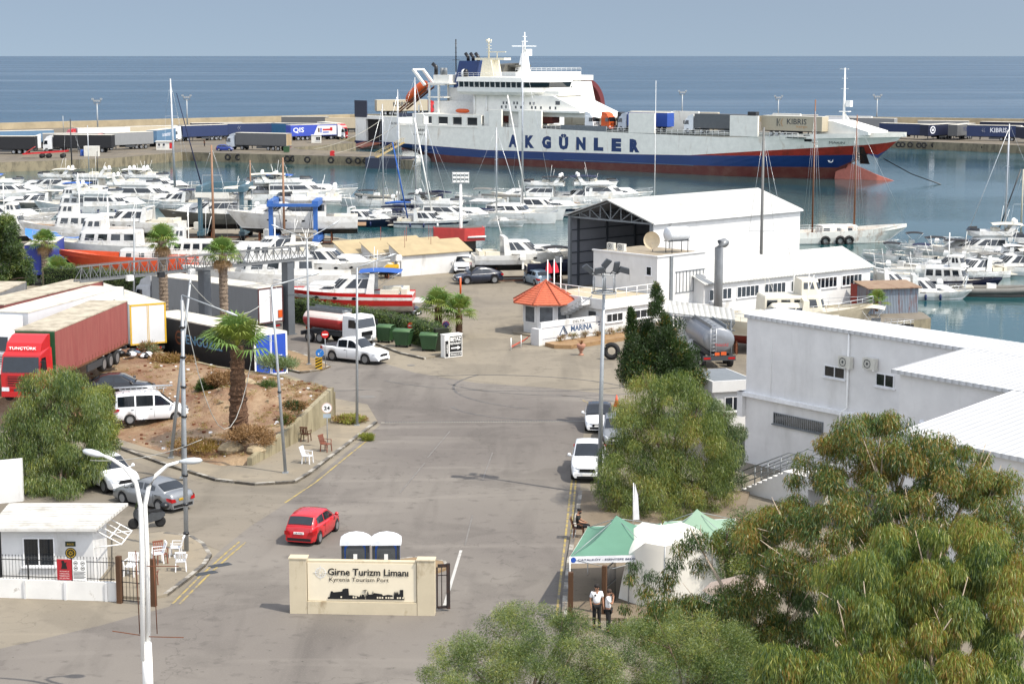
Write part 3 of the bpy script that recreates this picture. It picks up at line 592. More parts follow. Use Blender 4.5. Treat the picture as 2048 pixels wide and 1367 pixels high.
def rail(root,rows,t0,t1,h=.55,name='guard_rail',inset=.93,zoff=-.02,step=2,m=SSTEEL,mid=True):
    b=MB(); n=len(rows)-1
    idx=[i for i in range(n+1) if t0<=i/n<=t1]
    for s in (1,-1):
        pts=[(rows[i][3],s*rows[i][7]*inset,rows[i][5]+h) for i in idx]
        b.tube(pts,.022,5)
        if mid: b.tube([(p[0],p[1],p[2]-h*.5) for p in pts],.014,4)
        for i in idx[::step]: b.tube([(rows[i][3],s*rows[i][7]*inset,rows[i][5]-.05),(rows[i][3],s*rows[i][7]*inset,rows[i][5]+h)],.018,4)
    return b.build(name,m,root)
def house(root,x0,x1,w,z0,z1,rf=.6,rr=.1,tum=.88,nose=.35,mat=None,name='cabin',win=(.3,.8),glass=None,nwin=3,front=True,roofm=None,seg=5,gap=.08,rearwin=False):
    """deckhouse: raked front, rounded plan nose, window band"""
    mat=mat or GEL; glass=glass or GLS; b=MB(); H=z1-z0
    def plan(f):
        wf=w/2*(1-(1-tum)*f); xa=x0+rr*H*f; xb=x1-rf*H*f; pts=[(xa,wf)]
        for i in range(seg+1):
            a=math.pi/2*i/seg; pts.append((xb-nose*w+nose*w*math.sin(a),wf*(.55+.45*math.cos(a))))
        return pts
    def ring(f,dx=0,dy=0):
        p=plan(f); z=z0+H*f; return [(x,y,z) for x,y in p]+[(x,-y,z) for x,y in p[::-1]]
    rr_=[ring(0),ring(win[0]),ring(win[1]),ring(.93)]
    p=ring(1.0); cx=(x0+x1)/2; p=[(cx+(x-cx)*.97,y*.93,z) for x,y,z in p]; rr_.append(p)
    b.loft(rr_,0,closed=True,caps=(1 if roofm else 0) if roofm else True)
    o=b.build(name,[mat]+([roofm] if roofm else []),root)
    # windows
    a=plan(win[0]); c=plan(win[1]); za=z0+H*win[0]+.02; zc=z0+H*win[1]-.02
    for s in (1,-1):
        xa0,xa1=a[0][0]+.15,a[1][0]-.02; xc0,xc1=c[0][0]+.15,c[1][0]-.02
        for k in range(nwin):
            f0=k/nwin+ (gap*.5/nwin if k else 0)+0.0; f1=(k+1)/nwin-gap/nwin
            q=MB(); q.poly([(xa0+(xa1-xa0)*f0,s*(a[0][1]+.012),za),(xa0+(xa1-xa0)*f1,s*(a[0][1]+.012),za),(xc0+(xc1-xc0)*f1,s*(c[0][1]+.012),zc),(xc0+(xc1-xc0)*f0,s*(c[0][1]+.012),zc)]); q.build('side_window',glass,root,fix=False)
    if front:
        q=MB(); n=len(a)-1
        fa=[(x,y) for x,y in a[1:]]+[(x,-y) for x,y in a[1:][::-1]]; fc=[(x,y) for x,y in c[1:]]+[(x,-y) for x,y in c[1:][::-1]]
        fa=fa[1:-1]; fc=fc[1:-1]
        for i in range(len(fa)-1):
            g=.06
            def L_(p,q_,t): return (p[0]+(q_[0]-p[0])*t,p[1]+(q_[1]-p[1])*t)
            p0=L_(fa[i],fa[i+1],g);p1=L_(fa[i],fa[i+1],1-g);p2=L_(fc[i],fc[i+1],1-g);p3=L_(fc[i],fc[i+1],g)
            q.poly([(p0[0]+.02,p0[1]*1.01,za),(p1[0]+.02,p1[1]*1.01,za),(p2[0]+.02,p2[1]*1.01,zc),(p3[0]+.02,p3[1]*1.01,zc)])
        q.build('windscreen',glass,root,fix=False)
    return o
def dome(root,x,y,z,r=.3):
    b=MB(); b.lathe([(r*.75,0),(r,r*.4),(r,r*1.1),(r*.8,r*1.65),(r*.4,r*1.95),(.01,r*2.02)],12,(x,y,z)); return b.build('radar_dome',WHT,root)
def arch(root,x,w,z0,z1,sw=-.8,mat=None,th=.35,wt=.85,name='radar_arch'):
    mat=mat or GEL; b=MB(); y=w/2; H=z1-z0
    for s in (1,-1): b.loft([[(x-th,s*y,z0),(x+th,s*y,z0),(x+th,s*(y-.12),z0),(x-th,s*(y-.12),z0)],[(x+sw-th*.6,s*y*wt,z1),(x+sw+th*.6,s*y*wt,z1),(x+sw+th*.6,s*(y*wt-.12),z1-.12),(x+sw-th*.6,s*(y*wt-.12),z1-.12)]])
    b.box(x+sw-th*.6,x+sw+th*.6,-y*wt,y*wt,z1-.1,z1+.02)
    return b.build(name,mat,root)
def bimini(root,x0,x1,w,z,mat,h=1.3,name='bimini_canopy'):
    b=MB(); rows=[]
    for i in range(5):
        t=i/4; x=x0+(x1-x0)*t; zz=z-.12*(2*t-1)**2
        rows.append([(x,-w/2,zz-.1),(x,-w/4,zz),(x,0,zz+.04),(x,w/4,zz),(x,w/2,zz-.1)])
    b.loft(rows,0,closed=False,caps=False); b.loft([[(a,c,d-.03) for a,c,d in r] for r in rows],0,closed=False,caps=False); o=b.build(name,mat,root,fix=False)
    b=MB()
    for s in (1,-1):
        for x in (x0,x1): b.tube([(x,s*w/2,z-.12),((x0+x1)/2,s*w/2,z-h)],.02,4)
    b.build('canopy_frame',SSTEEL,root); return o
def boat(kind,label,loc,rz,L=12,B=3.8,top=None,bot=None,stripe=None,group='boats in the marina',extra=(),canopy=None,glass=None,band=None,deckm=DECK,cat=None,name=None,ports=0,housec=None,stand=False,mast=None,rope=False):
    if canopy is None and kind in('cruiser','fly','open') and random.random()<.5: canopy=random.choice((CANV,CAND,CANK,CANG,CANB,CANV))
    top=top or GEL; bot=bot or ANTI; housec=housec or GEL; glass=glass or GLS
    nm={'cruiser':'motor_cruiser','fly':'motor_yacht','sail':'sailing_boat','open':'speedboat','rib':'inflatable_boat','trawler':'trawler_boat','gulet':'wooden_gulet','cat':'catamaran'}[kind]
    root=thing(name or nm,label,cat or {'sail':'sailing boat','cat':'catamaran'}.get(kind,'boat'),loc,rz,group)
    dr=.45 if not stand else .75
    if kind=='cruiser':
        fb,fs=L*.125,L*.085; h,rows=hull(root,L,B,fb,fs,dr,top,bot,stripe,deckm,band=band,rake=.16)
        house(root,-L*.08,L*.34,B*.72,fs*.95,fb+.35,rf=1.6,rr=0,tum=.8,nose=.5,mat=housec,name='foredeck_cabin',win=(.45,.75),nwin=2,front=False,glass=glass)
        house(root,-L*.2,L*.12,B*.8,fs+.1,fs+1.35,rf=1.0,rr=-.2,tum=.78,nose=.4,mat=housec,name='windshield_frame',win=(.3,.93),nwin=2,glass=glass,roofm=housec)
        arch(root,-L*.2,B*.9,fs,fs+1.75,sw=-.2 if 'fwd' not in extra else .9,mat=housec)
        b=MB(); b.box(-L*.46,-L*.42,-B*.36,B*.36,fs-.1,fs+.4); b.box(-L*.4,-L*.27,-B*.36,-B*.2,fs-.1,fs+.35); b.box(-L*.4,-L*.27,B*.2,B*.36,fs-.1,fs+.35); b.build('cockpit_seat',CRM,root)
        b=MB(); b.box(-L*.5-.9,-L*.5+.05,-B*.4,B*.4,.3,.38); b.build('swim_platform',deckm,root)
        rail(root,rows,.52,1)
    elif kind=='fly':
        fb,fs=L*.14,L*.095; h,rows=hull(root,L,B,fb,fs,dr,top,bot,stripe,deckm,band=band,rake=.15)
        house(root,-L*.26,L*.22,B*.82,fs-.1,fs+1.75,rf=random.uniform(.9,1.5),rr=.0,tum=.86,nose=.4,mat=housec,name='saloon',win=(random.uniform(.38,.48),.8),nwin=random.choice((1,2,2,3)),glass=glass,gap=.05)
        house(root,L*.08,L*.38,B*.6,fs+.1,fb+.55,rf=1.8,rr=0,tum=.8,nose=.5,mat=housec,name='foredeck_cabin',win=(.4,.7),nwin=1,front=False,glass=glass)
        z=fs+1.75; b=MB(); w2=B*.4
        pts=[(-L*.38,w2*.9),(L*.0,w2*.95),(L*.08,w2*.6),(L*.1,0)]; full=pts+[(x,-y) for x,y in pts[-2::-1]]
        b.loft([[(x,y,z-.05) for x,y in full],[(x+.05,y*1.04,z+.15) for x,y in full],[(x+.3*(x>0),y*1.0,z+.6) for x,y in full]],0,closed=True,caps=True); b.build('flybridge',housec,root)
        q=MB(); q.loft([[(x+.3*(x>0),y*1.0,z+.61) for x,y in full[1:-1]],[(x+.05,y*.95,z+.95) for x,y in full[1:-1]]],0,closed=False,caps=False); q.build('wind_deflector',glass,root)
        b=MB(); b.box(-L*.2,-L*.12,-w2*.5,w2*.5,z+.55,z+.95); b.box(-L*.36,-L*.26,-w2*.7,w2*.7,z+.55,z+.85); b.build('flybridge_seat',CRM,root)
        arch(root,-L*.27,B*.82,z+.1,z+1.5,sw=-.9 if 'fwd' not in extra else .7,mat=housec,th=.45)
        for s in (1,-1): dome(root,-L*.27-(.9 if 'fwd' not in extra else -.7),s*B*.22,z+1.5,.27)
        b=MB(); b.box(-L*.5-1.0,-L*.5+.05,-B*.42,B*.42,.35,.43); b.build('swim_platform',TEAK,root)
        rail(root,rows,.5,1)
    elif kind=='sail':
        fb,fs=L*.1,L*.085; h,rows=hull(root,L,B,fb,fs,dr,top,bot,stripe,deckm,band=band,stern=.7,full=.42,rake=.1)
        house(root,-L*.12,L*.26,B*.55,fs-.12,fs+.42,rf=1.5,rr=.2,tum=.82,nose=.5,mat=housec,name='coachroof',win=(.3,.75),nwin=3,front=False,glass=glass)
        house(root,-L*.2,-L*.06,B*.5,fs+.2,fs+1.15,rf=.8,rr=-.1,mat=canopy or CAND,name='spray_hood',win=(.3,.8),nwin=1,glass=glass)
        H=mast or L*1.3; b=MB(); b.tube([(L*.06,0,fs),(L*.06,0,H*.6),(L*.06,0,H)],[.11,.10,.07],8); b.build('mast',ALU if 'wood' not in extra else WOOD,root)
        b=MB()
        for f in (.4,.68): b.beam((L*.06,-B*.3,H*f),(L*.06,B*.3,H*f),.05)
        b.build('spreader',ALU,root)
        b=MB(); b.tube([(L*.04,0,fs+1.3),(-L*.36,0,fs+1.25)],.08,6); b.build('boom',ALU,root)
        b=MB(); b.tube([(L*.03,0,fs+1.42),(-L*.15,0,fs+1.55),(-L*.36,0,fs+1.38)],[.18,.2,.1],8); b.build('sail_cover',canopy or CAND,root)
        b=MB(); r=.013
        b.tube([(L*.48,0,fb),(L*.06,0,H*.97)],.035,5); b.tube([(-L*.49,0,fs),(L*.06,0,H)],r,3)
        for s in (1,-1):
            b.tube([(L*.03,s*B*.46,fs),(L*.06,s*B*.3,H*.4),(L*.06,s*B*.3,H*.68),(L*.06,0,H*.98)],r,3); b.tube([(L*.0,s*B*.46,fs),(L*.06,0,H*.42)],r,3)
        b.build('rigging',SSTEEL,root)
        rail(root,rows,.0,1,h=.5,m=SSTEEL)
        if 'radar' in extra: dome(root,L*.06+.25,0,H*.45,.2)
    elif kind=='open':
        fb,fs=L*.16,L*.12; h,rows=hull(root,L,B,fb,fs,dr*.7,top,bot,stripe,deckm,deckdrop=.3,band=band)
        b=MB(); b.box(-.5,.2,-.4,.4,fs-.25,fs+.55); b.add([(.22,-.4,fs+.5),(.22,.4,fs+.5),(.0,.38,fs+1.),(.0,-.38,fs+1.)],[(0,1,2,3)],1); b.build('console',[housec,glass],root)
        b=MB(); b.box(-L*.4,-L*.3,-B*.32,B*.32,fs-.28,fs+.05); b.build('seat',CRM,root)
        outboard(root,-L*.5-.25,0,fs)
        if canopy: bimini(root,-L*.25,L*.1,B*.8,fs+1.6,canopy)
        rail(root,rows,.55,1,h=.35)
    elif kind=='rib':
        fb,fs=.75,.6; h,rows=hull(root,L,B*.8,fb,fs,dr*.7,top,bot,stripe,deckm,deckdrop=.2,band=band)
        b=MB()
        pts=[(-L*.5,B*.42,.55),(-L*.2,B*.44,.55),(L*.15,B*.4,.62),(L*.38,B*.24,.75),(L*.5,0,.88)]
        b.tube(pts+[(x,-y,z) for x,y,z in pts[-2::-1]],.28,10); b.build('inflatable_tube',housec,root)
        b=MB(); b.box(-.6,.3,-.45,.45,.3,1.2); b.add([(.3,-.42,1.15),(.3,.42,1.15),(.1,.4,1.7),(.1,-.4,1.7)],[(0,1,2,3)],1); b.build('console',[WHT,glass],root)
        b=MB(); b.box(-L*.3,-L*.2,-B*.3,B*.3,.3,.9); b.build('seat',CRM,root)
        for k in ((-.45,.45) if 'one' not in extra else (0,)): outboard(root,-L*.5-.3,k,.7)
        arch(root,-L*.3,B*.6,.5,2.1,sw=.4,mat=SSTEEL,th=.08)
    elif kind=='trawler':
        fb,fs=L*.16,L*.1; h,rows=hull(root,L,B,fb,fs,dr,top,bot,stripe,deckm,deckdrop=.25,band=band,rake=.12)
        house(root,-L*.28,L*.16,B*.78,fs-.15,fs+1.5,rf=.25,rr=.05,tum=.93,nose=.15,mat=housec,name='cabin',win=(.45,.85),nwin=4,glass=glass,gap=.2)
        house(root,-L*.02,L*.13,B*.6,fs+1.5,fs+2.7,rf=.3,rr=0,tum=.92,nose=.2,mat=housec,name='wheelhouse',win=(.4,.85),nwin=2,glass=glass,gap=.2)
        b=MB(); b.tube([(-L*.05,0,fs+1.5),(-L*.05,0,fs+5)],.06,6); b.beam((-L*.05,-.8,fs+4),(-L*.05,.8,fs+4),.04); b.build('mast',WHT,root)
        rail(root,rows,.45,1)
    elif kind=='gulet':
        fb,fs=L*.15,L*.1; h,rows=hull(root,L,B,fb,fs,dr,top,bot,stripe,TEAK,deckdrop=.45,band=band,rake=.2)
        house(root,-L*.28,L*.05,B*.6,fs-.4,fs+.75,rf=.15,rr=.1,tum=.92,nose=.1,mat=housec,name='deckhouse',win=(.4,.75),nwin=3,glass=glass,gap=.4)
        if mast:
            for x,hh in mast:
                b=MB(); b.tube([(x,0,fs-.4),(x,0,hh)],[.14,.08],8); b.beam((x,-B*.22,hh*.7),(x,B*.22,hh*.7),.06); b.build('mast',WOOD if 'white' not in extra else WHT,root)
                b=MB()
                for s in (1,-1):
                    for k in (-.6,0,.6): b.tube([(x+k,s*B*.46,fs),(x,0,hh*.95)],.014,3)
                b.build('rigging',SSTEEL,root)
            b=MB(); x0,h0=mast[0]; b.tube([(L*.49,0,fb),(x0,0,h0*.96)],.016,3); b.build('forestay',SSTEEL,root)
        rail(root,rows,.0,.45,m=WHT)
    elif kind=='cat':
        for s in (1,-1):
            g=bpy.data.objects.new('hull',None); bb,rows=hull(root,L,B*.24,L*.12,L*.1,dr,top,bot,stripe,deckm,full=.6,rake=.04); bb.location=(0,s*B*.38,0)
        b=MB(); b.box(-L*.42,L*.18,-B*.3,B*.3,L*.06,L*.105); b.build('bridge_deck',deckm,root)
        b=MB(); b.beam((L*.42,-B*.38,L*.11),(L*.42,B*.38,L*.11),.16); b.build('cross_beam',ALU,root)
        house(root,-L*.28,L*.16,B*.62,L*.1,L*.1+1.2,rf=.9,rr=.0,tum=.82,nose=.25,mat=housec,name='saloon',win=(.3,.8),nwin=3,glass=glass)
        b=MB(); b.box(-L*.46,-L*.2,-B*.3,B*.3,L*.1+1.55,L*.1+1.62)
        for s in (1,-1): b.tube([(-L*.44,s*B*.28,L*.1),(-L*.44,s*B*.28,L*.1+1.6)],.04,5)
        b.build('cockpit_roof',housec,root)
        H=mast or L*1.35; b=MB(); b.tube([(L*.08,0,L*.1+1),(L*.08,0,H)],[.16,.1],8); b.build('mast',ALU,root)
        b=MB()
        for f in (.45,.7): b.beam((L*.08,-B*.17,H*f),(L*.08,B*.17,H*f),.06)
        b.build('spreader',ALU,root)
        b=MB(); b.tube([(L*.42,0,L*.12),(L*.08,0,H*.97)],.02,4)
        for s in (1,-1): b.tube([(L*.0,s*B*.48,L*.11),(L*.08,s*B*.17,H*.7),(L*.08,0,H*.97)],.013,3)
        b.build('rigging',SSTEEL,root)
        b=MB(); b.tube([(L*.06,0,L*.1+2.3),(-L*.36,0,L*.1+2.4)],[.2,.14],8); b.build('sail_cover',canopy or CANG,root)
    if canopy and kind in('cruiser','fly','trawler'):
        z={'cruiser':L*.085+2.0,'fly':L*.095+3.3,'trawler':L*.1+2.3}[kind]; bimini(root,-L*.42,-L*.12,B*.8,z,canopy)
    if ports:
        for s in (1,-1):
            for k in range(ports):
                i=9+k*3
                if i>=len(rows): break
                r_=rows[min(i,len(rows)-2)]; q=MB(); disc(q,(r_[2],s*((r_[6]*.36+r_[7]*.64)+.04),r_[5]*.62),.16,(1.3,0,0),(0,0,.7),0,12); q.build('porthole',GLS,root)
    if kind in('fly','cruiser','trawler'):
        zt={'fly':L*.095+3.2,'cruiser':L*.085+1.8,'trawler':L*.1+2.6}[kind]
        for s in (-1,1): b=MB(); b.tube([(-L*.22,s*B*.3,zt-.6),(-L*.22-random.uniform(.1,.9),s*B*.32,zt+random.uniform(1,2.4))],.022,4); b.build('whip_antenna',WHT,root)
        if not stand:
            for k in range(3):
                r_=rows[5+4*k]; c_=(r_[3],-r_[7]-.13,r_[5]*.45); b=MB(); b.lathe([(.01,-.32),(.12,-.26),(.13,.2),(.03,.32)],8,c_); b.build('fender',random.choice((NAVY,WHT,NAVY)),root)
    if stand: cradle(root,L,B,dr)
    if 'flag' in extra:
        b=MB(); b.tube([(-L*.48,0,L*.1),(-L*.52,0,L*.1+1.4)],.02,4); f=b.build('flag_staff',SSTEEL,root)
        b=MB(); b.add([(-L*.515,0,L*.1+1.35),(-L*.5,.05,L*.1+.85),(-L*.5-.7,.15,L*.1+.8),(-L*.52-.7,.1,L*.1+1.3)],[(0,1,2,3)]); b.build('flag',RED,f)
    return root
def outboard(root,x,y,z):
    b=MB(); b.loft([[(x-.25,y-.2,z+.25),(x+.3,y-.2,z+.25),(x+.3,y+.2,z+.25),(x-.25,y+.2,z+.25)],[(x-.32,y-.24,z+.6),(x+.28,y-.22,z+.6),(x+.28,y+.22,z+.6),(x-.32,y+.24,z+.6)],[(x-.2,y-.15,z+.85),(x+.18,y-.15,z+.85),(x+.18,y+.15,z+.85),(x-.2,y+.15,z+.85)]]); b.box(x-.08,x+.12,y-.07,y+.07,z-.7,z+.3); return b.build('outboard_motor',WHT,root)
def cradle(root,L,B,dr):
    b=MB(); z=-dr
    for x in (-L*.3,0,L*.25):
        b.box(x-.1,x+.1,-B*.4,B*.4,z-.9,z-.75)
        for s in (1,-1): b.beam((x,s*B*.38,z-.85),(x,s*B*.28,z*.3-.15),.1); b.box(x-.12,x+.12,s*B*.2-.12,s*B*.2+.12,z-.75,z+.1)
    for s in (1,-1): b.box(-L*.35,L*.3,s*B*.38-.06,s*B*.38+.06,z-.88,z-.78)
    b.build('boat_stand',RUST,root)
# ================= BUILDINGS =================
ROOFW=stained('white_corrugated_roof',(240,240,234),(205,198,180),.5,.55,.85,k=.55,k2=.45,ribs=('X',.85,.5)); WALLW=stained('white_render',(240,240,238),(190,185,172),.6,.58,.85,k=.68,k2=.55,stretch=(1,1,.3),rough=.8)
WALLS=stained('pale_grey_white_render',(238,236,233),(215,212,206),.5,.55,.85,k=.82,k2=.75,stretch=(1,1,.2),rough=.9); FRM=M('white_window_frame',(240,240,240),.4,k=.85)
def window(root,c,w,h,xd,nd,bars=1,glass=None,frame=None,sill=True,rail_=0,dep=.05,name='window'):
    """framed window on a wall: c centre on wall surface"""
    c=Vector(c);xd=Vector(xd);nd=Vector(nd);zd=Vector((0,0,1)); b=MB()
    def bar(x0,x1,z0,z1,d0,d1,mm=0):
        vs=[c+xd*x+zd*z+nd*d for d in (d0,d1) for x,z in ((x0,z0),(x1,z0),(x1,z1),(x0,z1))]
        b.add(vs,[(3,2,1,0),(4,5,6,7),(0,1,5,4),(1,2,6,5),(2,3,7,6),(3,0,4,7)],mm)
    t=.05
    bar(-w/2,w/2,-h/2,-h/2+t,-.02,dep); bar(-w/2,w/2,h/2-t,h/2,-.02,dep); bar(-w/2,-w/2+t,-h/2+t,h/2-t,-.02,dep); bar(w/2-t,w/2,-h/2+t,h/2-t,-.02,dep)
    for i in range(bars): x=-w/2+w*(i+1)/(bars+1); bar(x-t/2,x+t/2,-h/2+t,h/2-t,-.02,dep)
    if sill: bar(-w/2-.08,w/2+.08,-h/2-.07,-h/2-.003,-.02,dep+.06)
    f=b.build(name,frame or FRM,root)
    b=MB(); bar(-w/2+t,w/2-t,-h/2+t,h/2-t,.001,.012); b.build('pane',glass or GLS,f)
    if rail_:
        b=MB()
        for i in range(rail_): x=-w/2+w*(i+.5)/rail_; bar(x-.012,x+.012,-h/2,h/2,dep+.03,dep+.05)
        b.build('window_bars',GALV,f)
    return f
# --- boat hangar ---
HA=R(43.1); hg=thing('boat_hangar','large white open fronted boat hangar with dark steel truss gable','hangar',(12.97,170.38,0),HA)
Lh,Wh,Eh,Rh=21.5,10.9,7.0,8.75; DG=M('dark_grey_cladding',(150,153,160),.6,k=.75,var=.05); DSTEEL=M('dark_steel_frame',(98,104,112),.5,k=.5)
b=MB(); b.box(0,Lh,-.14,0,0,Eh); b.box(0,Lh,Wh,Wh+.14,0,Eh); b.box(Lh,Lh+.14,-.14,Wh+.14,0,Eh); b.prism([(-.14,Eh),(Wh+.14,Eh),(Wh/2,Rh)],Lh,Lh+.14,0,'x'); b.build('wall',WALLW,hg)
b=MB(); b.box(.05,Lh-.05,.01,.05,0,Eh-.02); b.box(.05,Lh-.05,Wh-.05,Wh-.01,0,Eh-.02); b.box(Lh-.06,Lh-.01,.06,Wh-.06,0,Eh)
for x in [1+4.0*i for i in range(6)]: 
    for y in (.12,Wh-.24): b.box(x,x+.22,y,y+.12,0,Eh,1)
for z in (1.1,2.2,3.3,4.4,5.5): 
    b.box(.1,Lh-.2,Wh-.13,Wh-.06,z,z+.1,1); b.box(.1,Lh-.2,.06,.13,z,z+.1,1); b.box(Lh-.14,Lh-.07,.2,Wh-.2,z,z+.1,1)
b.build('inner_cladding',[DG,DSTEEL],hg)
b=MB()
for s in (0,1):
    y0=-.35 if s==0 else Wh+.35; ym=Wh/2; z0=Eh-.07
    b.add([(-.45,y0,z0),(Lh+.3,y0,z0),(Lh+.3,ym,Rh),(-.45,ym,Rh),(-.45,y0,z0+.1),(Lh+.3,y0,z0+.1),(Lh+.3,ym,Rh+.1),(-.45,ym,Rh+.1)],[(3,2,1,0),(4,5,6,7),(0,1,5,4),(1,2,6,5),(2,3,7,6),(3,0,4,7)],[1,0,0,0,0,0])
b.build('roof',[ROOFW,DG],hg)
for x in (.1,5,10,15):
    b=MB(); pts=[]
    b.beam((x,0,Eh-.15),(x,Wh,Eh-.15),.14,.16); b.beam((x,0,Eh-.1),(x,Wh/2,Rh-.12),.14,.16); b.beam((x,Wh,Eh-.1),(x,Wh/2,Rh-.12),.14,.16)
    for i in range(1,8):
        y=Wh*i/8; zt=Eh+(Rh-Eh)*(1-abs(y-Wh/2)/(Wh/2))-.12; b.beam((x,y,Eh-.12),(x,y,zt),.09)
        y2=Wh*(i+1)/8 if i<4 else Wh*(i-1)/8
        if i!=4: b.beam((x,y,zt),(x,y2,Eh-.12),.07)
    b.build('roof_truss',GRY if x<1 else DSTEEL,hg)
for y in (-.05,Wh-.25): b=MB(); b.box(-.12,.14,y,y+.3,0,Eh); b.build('portal_post',GRY,hg)
b=MB(); b.box(-.3,Lh+.2,-.5,-.36,Eh-.17,Eh-.02)
b.tube([(2.2,-.42,Eh-.15),(2.2,-.22,Eh-.5),(2.2,-.22,0)],.07); b.build('gutter',WALLW,hg)
# --- annex with window band ---
an=thing('workshop_annex','low white workshop with a long band of dark windows beneath its white pitched roof','building',(15.9,152.2,0),R(38))
b=MB(); La=20.6; b.box(0,La,0,7.4,0,3.55); b.prism([(0,3.55),(7.4,3.55),(3.7,4.95)],.0,La,0,'x'); b.build('wall',WALLW,an)
b=MB()
for y0,y1 in ((-.3,3.7),(7.7,3.7)): b.add([(-.2,y0,3.5),(La+.3,y0,3.5),(La+.3,y1,5.0),(-.2,y1,5.0),(-.2,y0,3.58),(La+.3,y0,3.58),(La+.3,y1,5.09),(-.2,y1,5.09)],[(3,2,1,0),(4,5,6,7),(0,1,5,4),(1,2,6,5),(2,3,7,6),(3,0,4,7)])
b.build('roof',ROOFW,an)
for i in range(6):
    window(an,(1.9+3.25*i,-.005,2.55),2.6,.95,(1,0,0),(0,-1,0),bars=4,sill=True)
b=MB(); b.tube([(.8,-.9,0),(.8,-.9,4.2),(.8,-.9,6.6),(1.0,-.9,6.95),(1.35,-.9,7.0),(1.55,-.9,6.85)],.36,10); b.build('exhaust_duct',M('galvanised_duct',(165,168,170),.4,metal=.3,k=.55),an)
# --- marina office with terrace ---
mo=thing('marina_office','white flat roofed office with a railed terrace and taller rear block','building',(7.4,146.0,0),R(43))
b=MB(); b.box(0,6.1,0,7.3,0,2.95); b.build('terrace_storey',WALLW,mo)
b=MB(); b.box(-.25,6.1,-.25,-.05,2.3,3.1); b.box(-.25,-.05,-.05,7.3,2.3,3.1); b.build('parapet',WALLW,mo)
b=MB(); b.box(6.1,12,0,7.3,0,6.0); b.box(6.0,12.1,-.1,.12,6.0,6.12); b.box(6.0,6.2,.12,7.4,6,6.12); b.build('upper_block',WALLW,mo)
b=MB(); b.box(6.25,11.9,.15,7.2,6.003,6.02); b.build('roof_deck',M('dusty_roof',(190,175,150),.9,k=.5,var=.2),mo)
b=MB(); b.box(.0,6.0,.0,7.2,2.953,2.965); b.build('terrace_floor',M('terrace_tiles',(215,200,170),.8,k=.62,var=.1),mo)
b=MB()
for x,y,x2,y2 in ((-.15,-.15,6.0,-.15),(-.15,-.15,-.15,7.2)):
    b.tube([(x,y,3.9),(x2,y2,3.9)],.03,5); b.tube([(x,y,3.5),(x2,y2,3.5)],.02,5)
    for k in range(6): f=k/5; b.tube([(x+(x2-x)*f,y+(y2-y)*f,3.1),(x+(x2-x)*f,y+(y2-y)*f,3.9)],.03,5)
b.build('terrace_railing',WHT,mo)
window(mo,(1.1,-.01,1.55),1.9,.7,(1,0,0),(0,-1,0),bars=2); window(mo,(4.1,-.01,1.55),3.0,.7,(1,0,0),(0,-1,0),bars=3)
window(mo,(6.09,.9,4.8),.6,.75,(0,1,0),(-1,0,0),bars=0)
for y,h in ((1.0,2.0),(5.4,1.9)): b=MB(); b.box(-.03,.01,y,y+.8,.02,h); b.build('door',GRYD,mo)
b=MB()
for i in range(14): b.box(-1.3,-.26,7.2-i*.42-.42,7.2-i*.42,.2*i,.21*(i+1))
b.beam((-1.32,7.3,.15),(-1.32,1.3,3.2),.1,.3); b.build('outside_stair',WALLW,mo)
b=MB(); b.box(7.6,7.9,-.12,-.01,.3,6); 
for i in range(9): b.box(8.4+i*.42,8.43+i*.42,-.06,-.01,2.9,4.6)
b.box(8.3,12,-.07,-.02,2.85,2.9); b.box(8.3,12,-.07,-.02,4.6,4.65); b.build('shutter_and_drainpipe',GRY,mo)
t=MB(); t.lathe([(.01,-1.05),(.55,-1.02),(.62,-.9),(.62,.9),(.55,1.02),(.01,1.05)],16,(0,0,0),0,True,'x')
tank=thing('water_tank','white cylindrical water tank on a metal stand on the flat roof','tank',(0,0,0),0); 
mw=Matrix.Translation(Vector((7.4,146,0)))@Matrix.Rotation(R(43),4,'Z')
p=mw@Vector((9.9,1.3,0)); tank.location=(p.x,p.y,6.02); tank.rotation_euler=(0,0,R(30)); t.build('tank_body',M('tank_white_plastic',(225,228,230),.4,k=.8),tank,loc=(0,0,1.55))
t=MB()
for x in (-.8,.8):
    for y in (-.45,.45): t.tube([(x,y,0),(x,y,1.15)],.035,5)
    t.beam((x,-.45,1.0),(x,.45,1.0),.05)
t.box(-1,1,-.5,.5,.98,1.03); t.build('stand',GRYD,tank)
p=mw@Vector((9.0,3.2,6.02)); dish=thing('satellite_dish','large cream satellite dish on the flat roof of the marina office','satellite dish',p,R(43+200))
t=MB(); t.tube([(0,0,0),(0,0,.7)],.04,6); t.build('dish_mast',GALV,dish)
t=MB(); n=20; rr=[]
for r_,dz in ((.02,0),(.35,.04),(.62,.14),(.75,.22)): rr.append([(dz,r_*math.cos(2*math.pi*j/n),.95+r_*math.sin(2*math.pi*j/n)) for j in range(n)])
t.loft(rr,0,True,False,True); t.tube([(.2,0,.25),(.75,0,.9)],.02,4); t.build('reflector',M('dish_cream',(235,215,180),.5,k=.75),dish)
def acunit(label,loc,rz,group=None,stand=False):
    a=thing('air_conditioner',label,'air conditioner',loc,rz,group); t=MB(); t.box(-.4,.4,-.14,.14,.05,.62); t.build('casing',M('ac_casing',(225,222,210),.5,k=.75),a)
    t=MB(); disc(t,(-.08,-.146,.33),.23,(1,0,0),(0,0,1),0,20,.19); disc(t,(-.08,-.143,.33),.07,(1,0,0),(0,0,1))
    for k in range(5): t.box(-.3,.14,-.15,-.145,.14+k*.09,.15+k*.09)
    t.build('fan_grille',GRYD,a); 
    for x in (-.36,.3): t=MB(); t.box(x,x+.06,-.16,.2,0,.05); t.build('bracket',WHT,a)
    return a
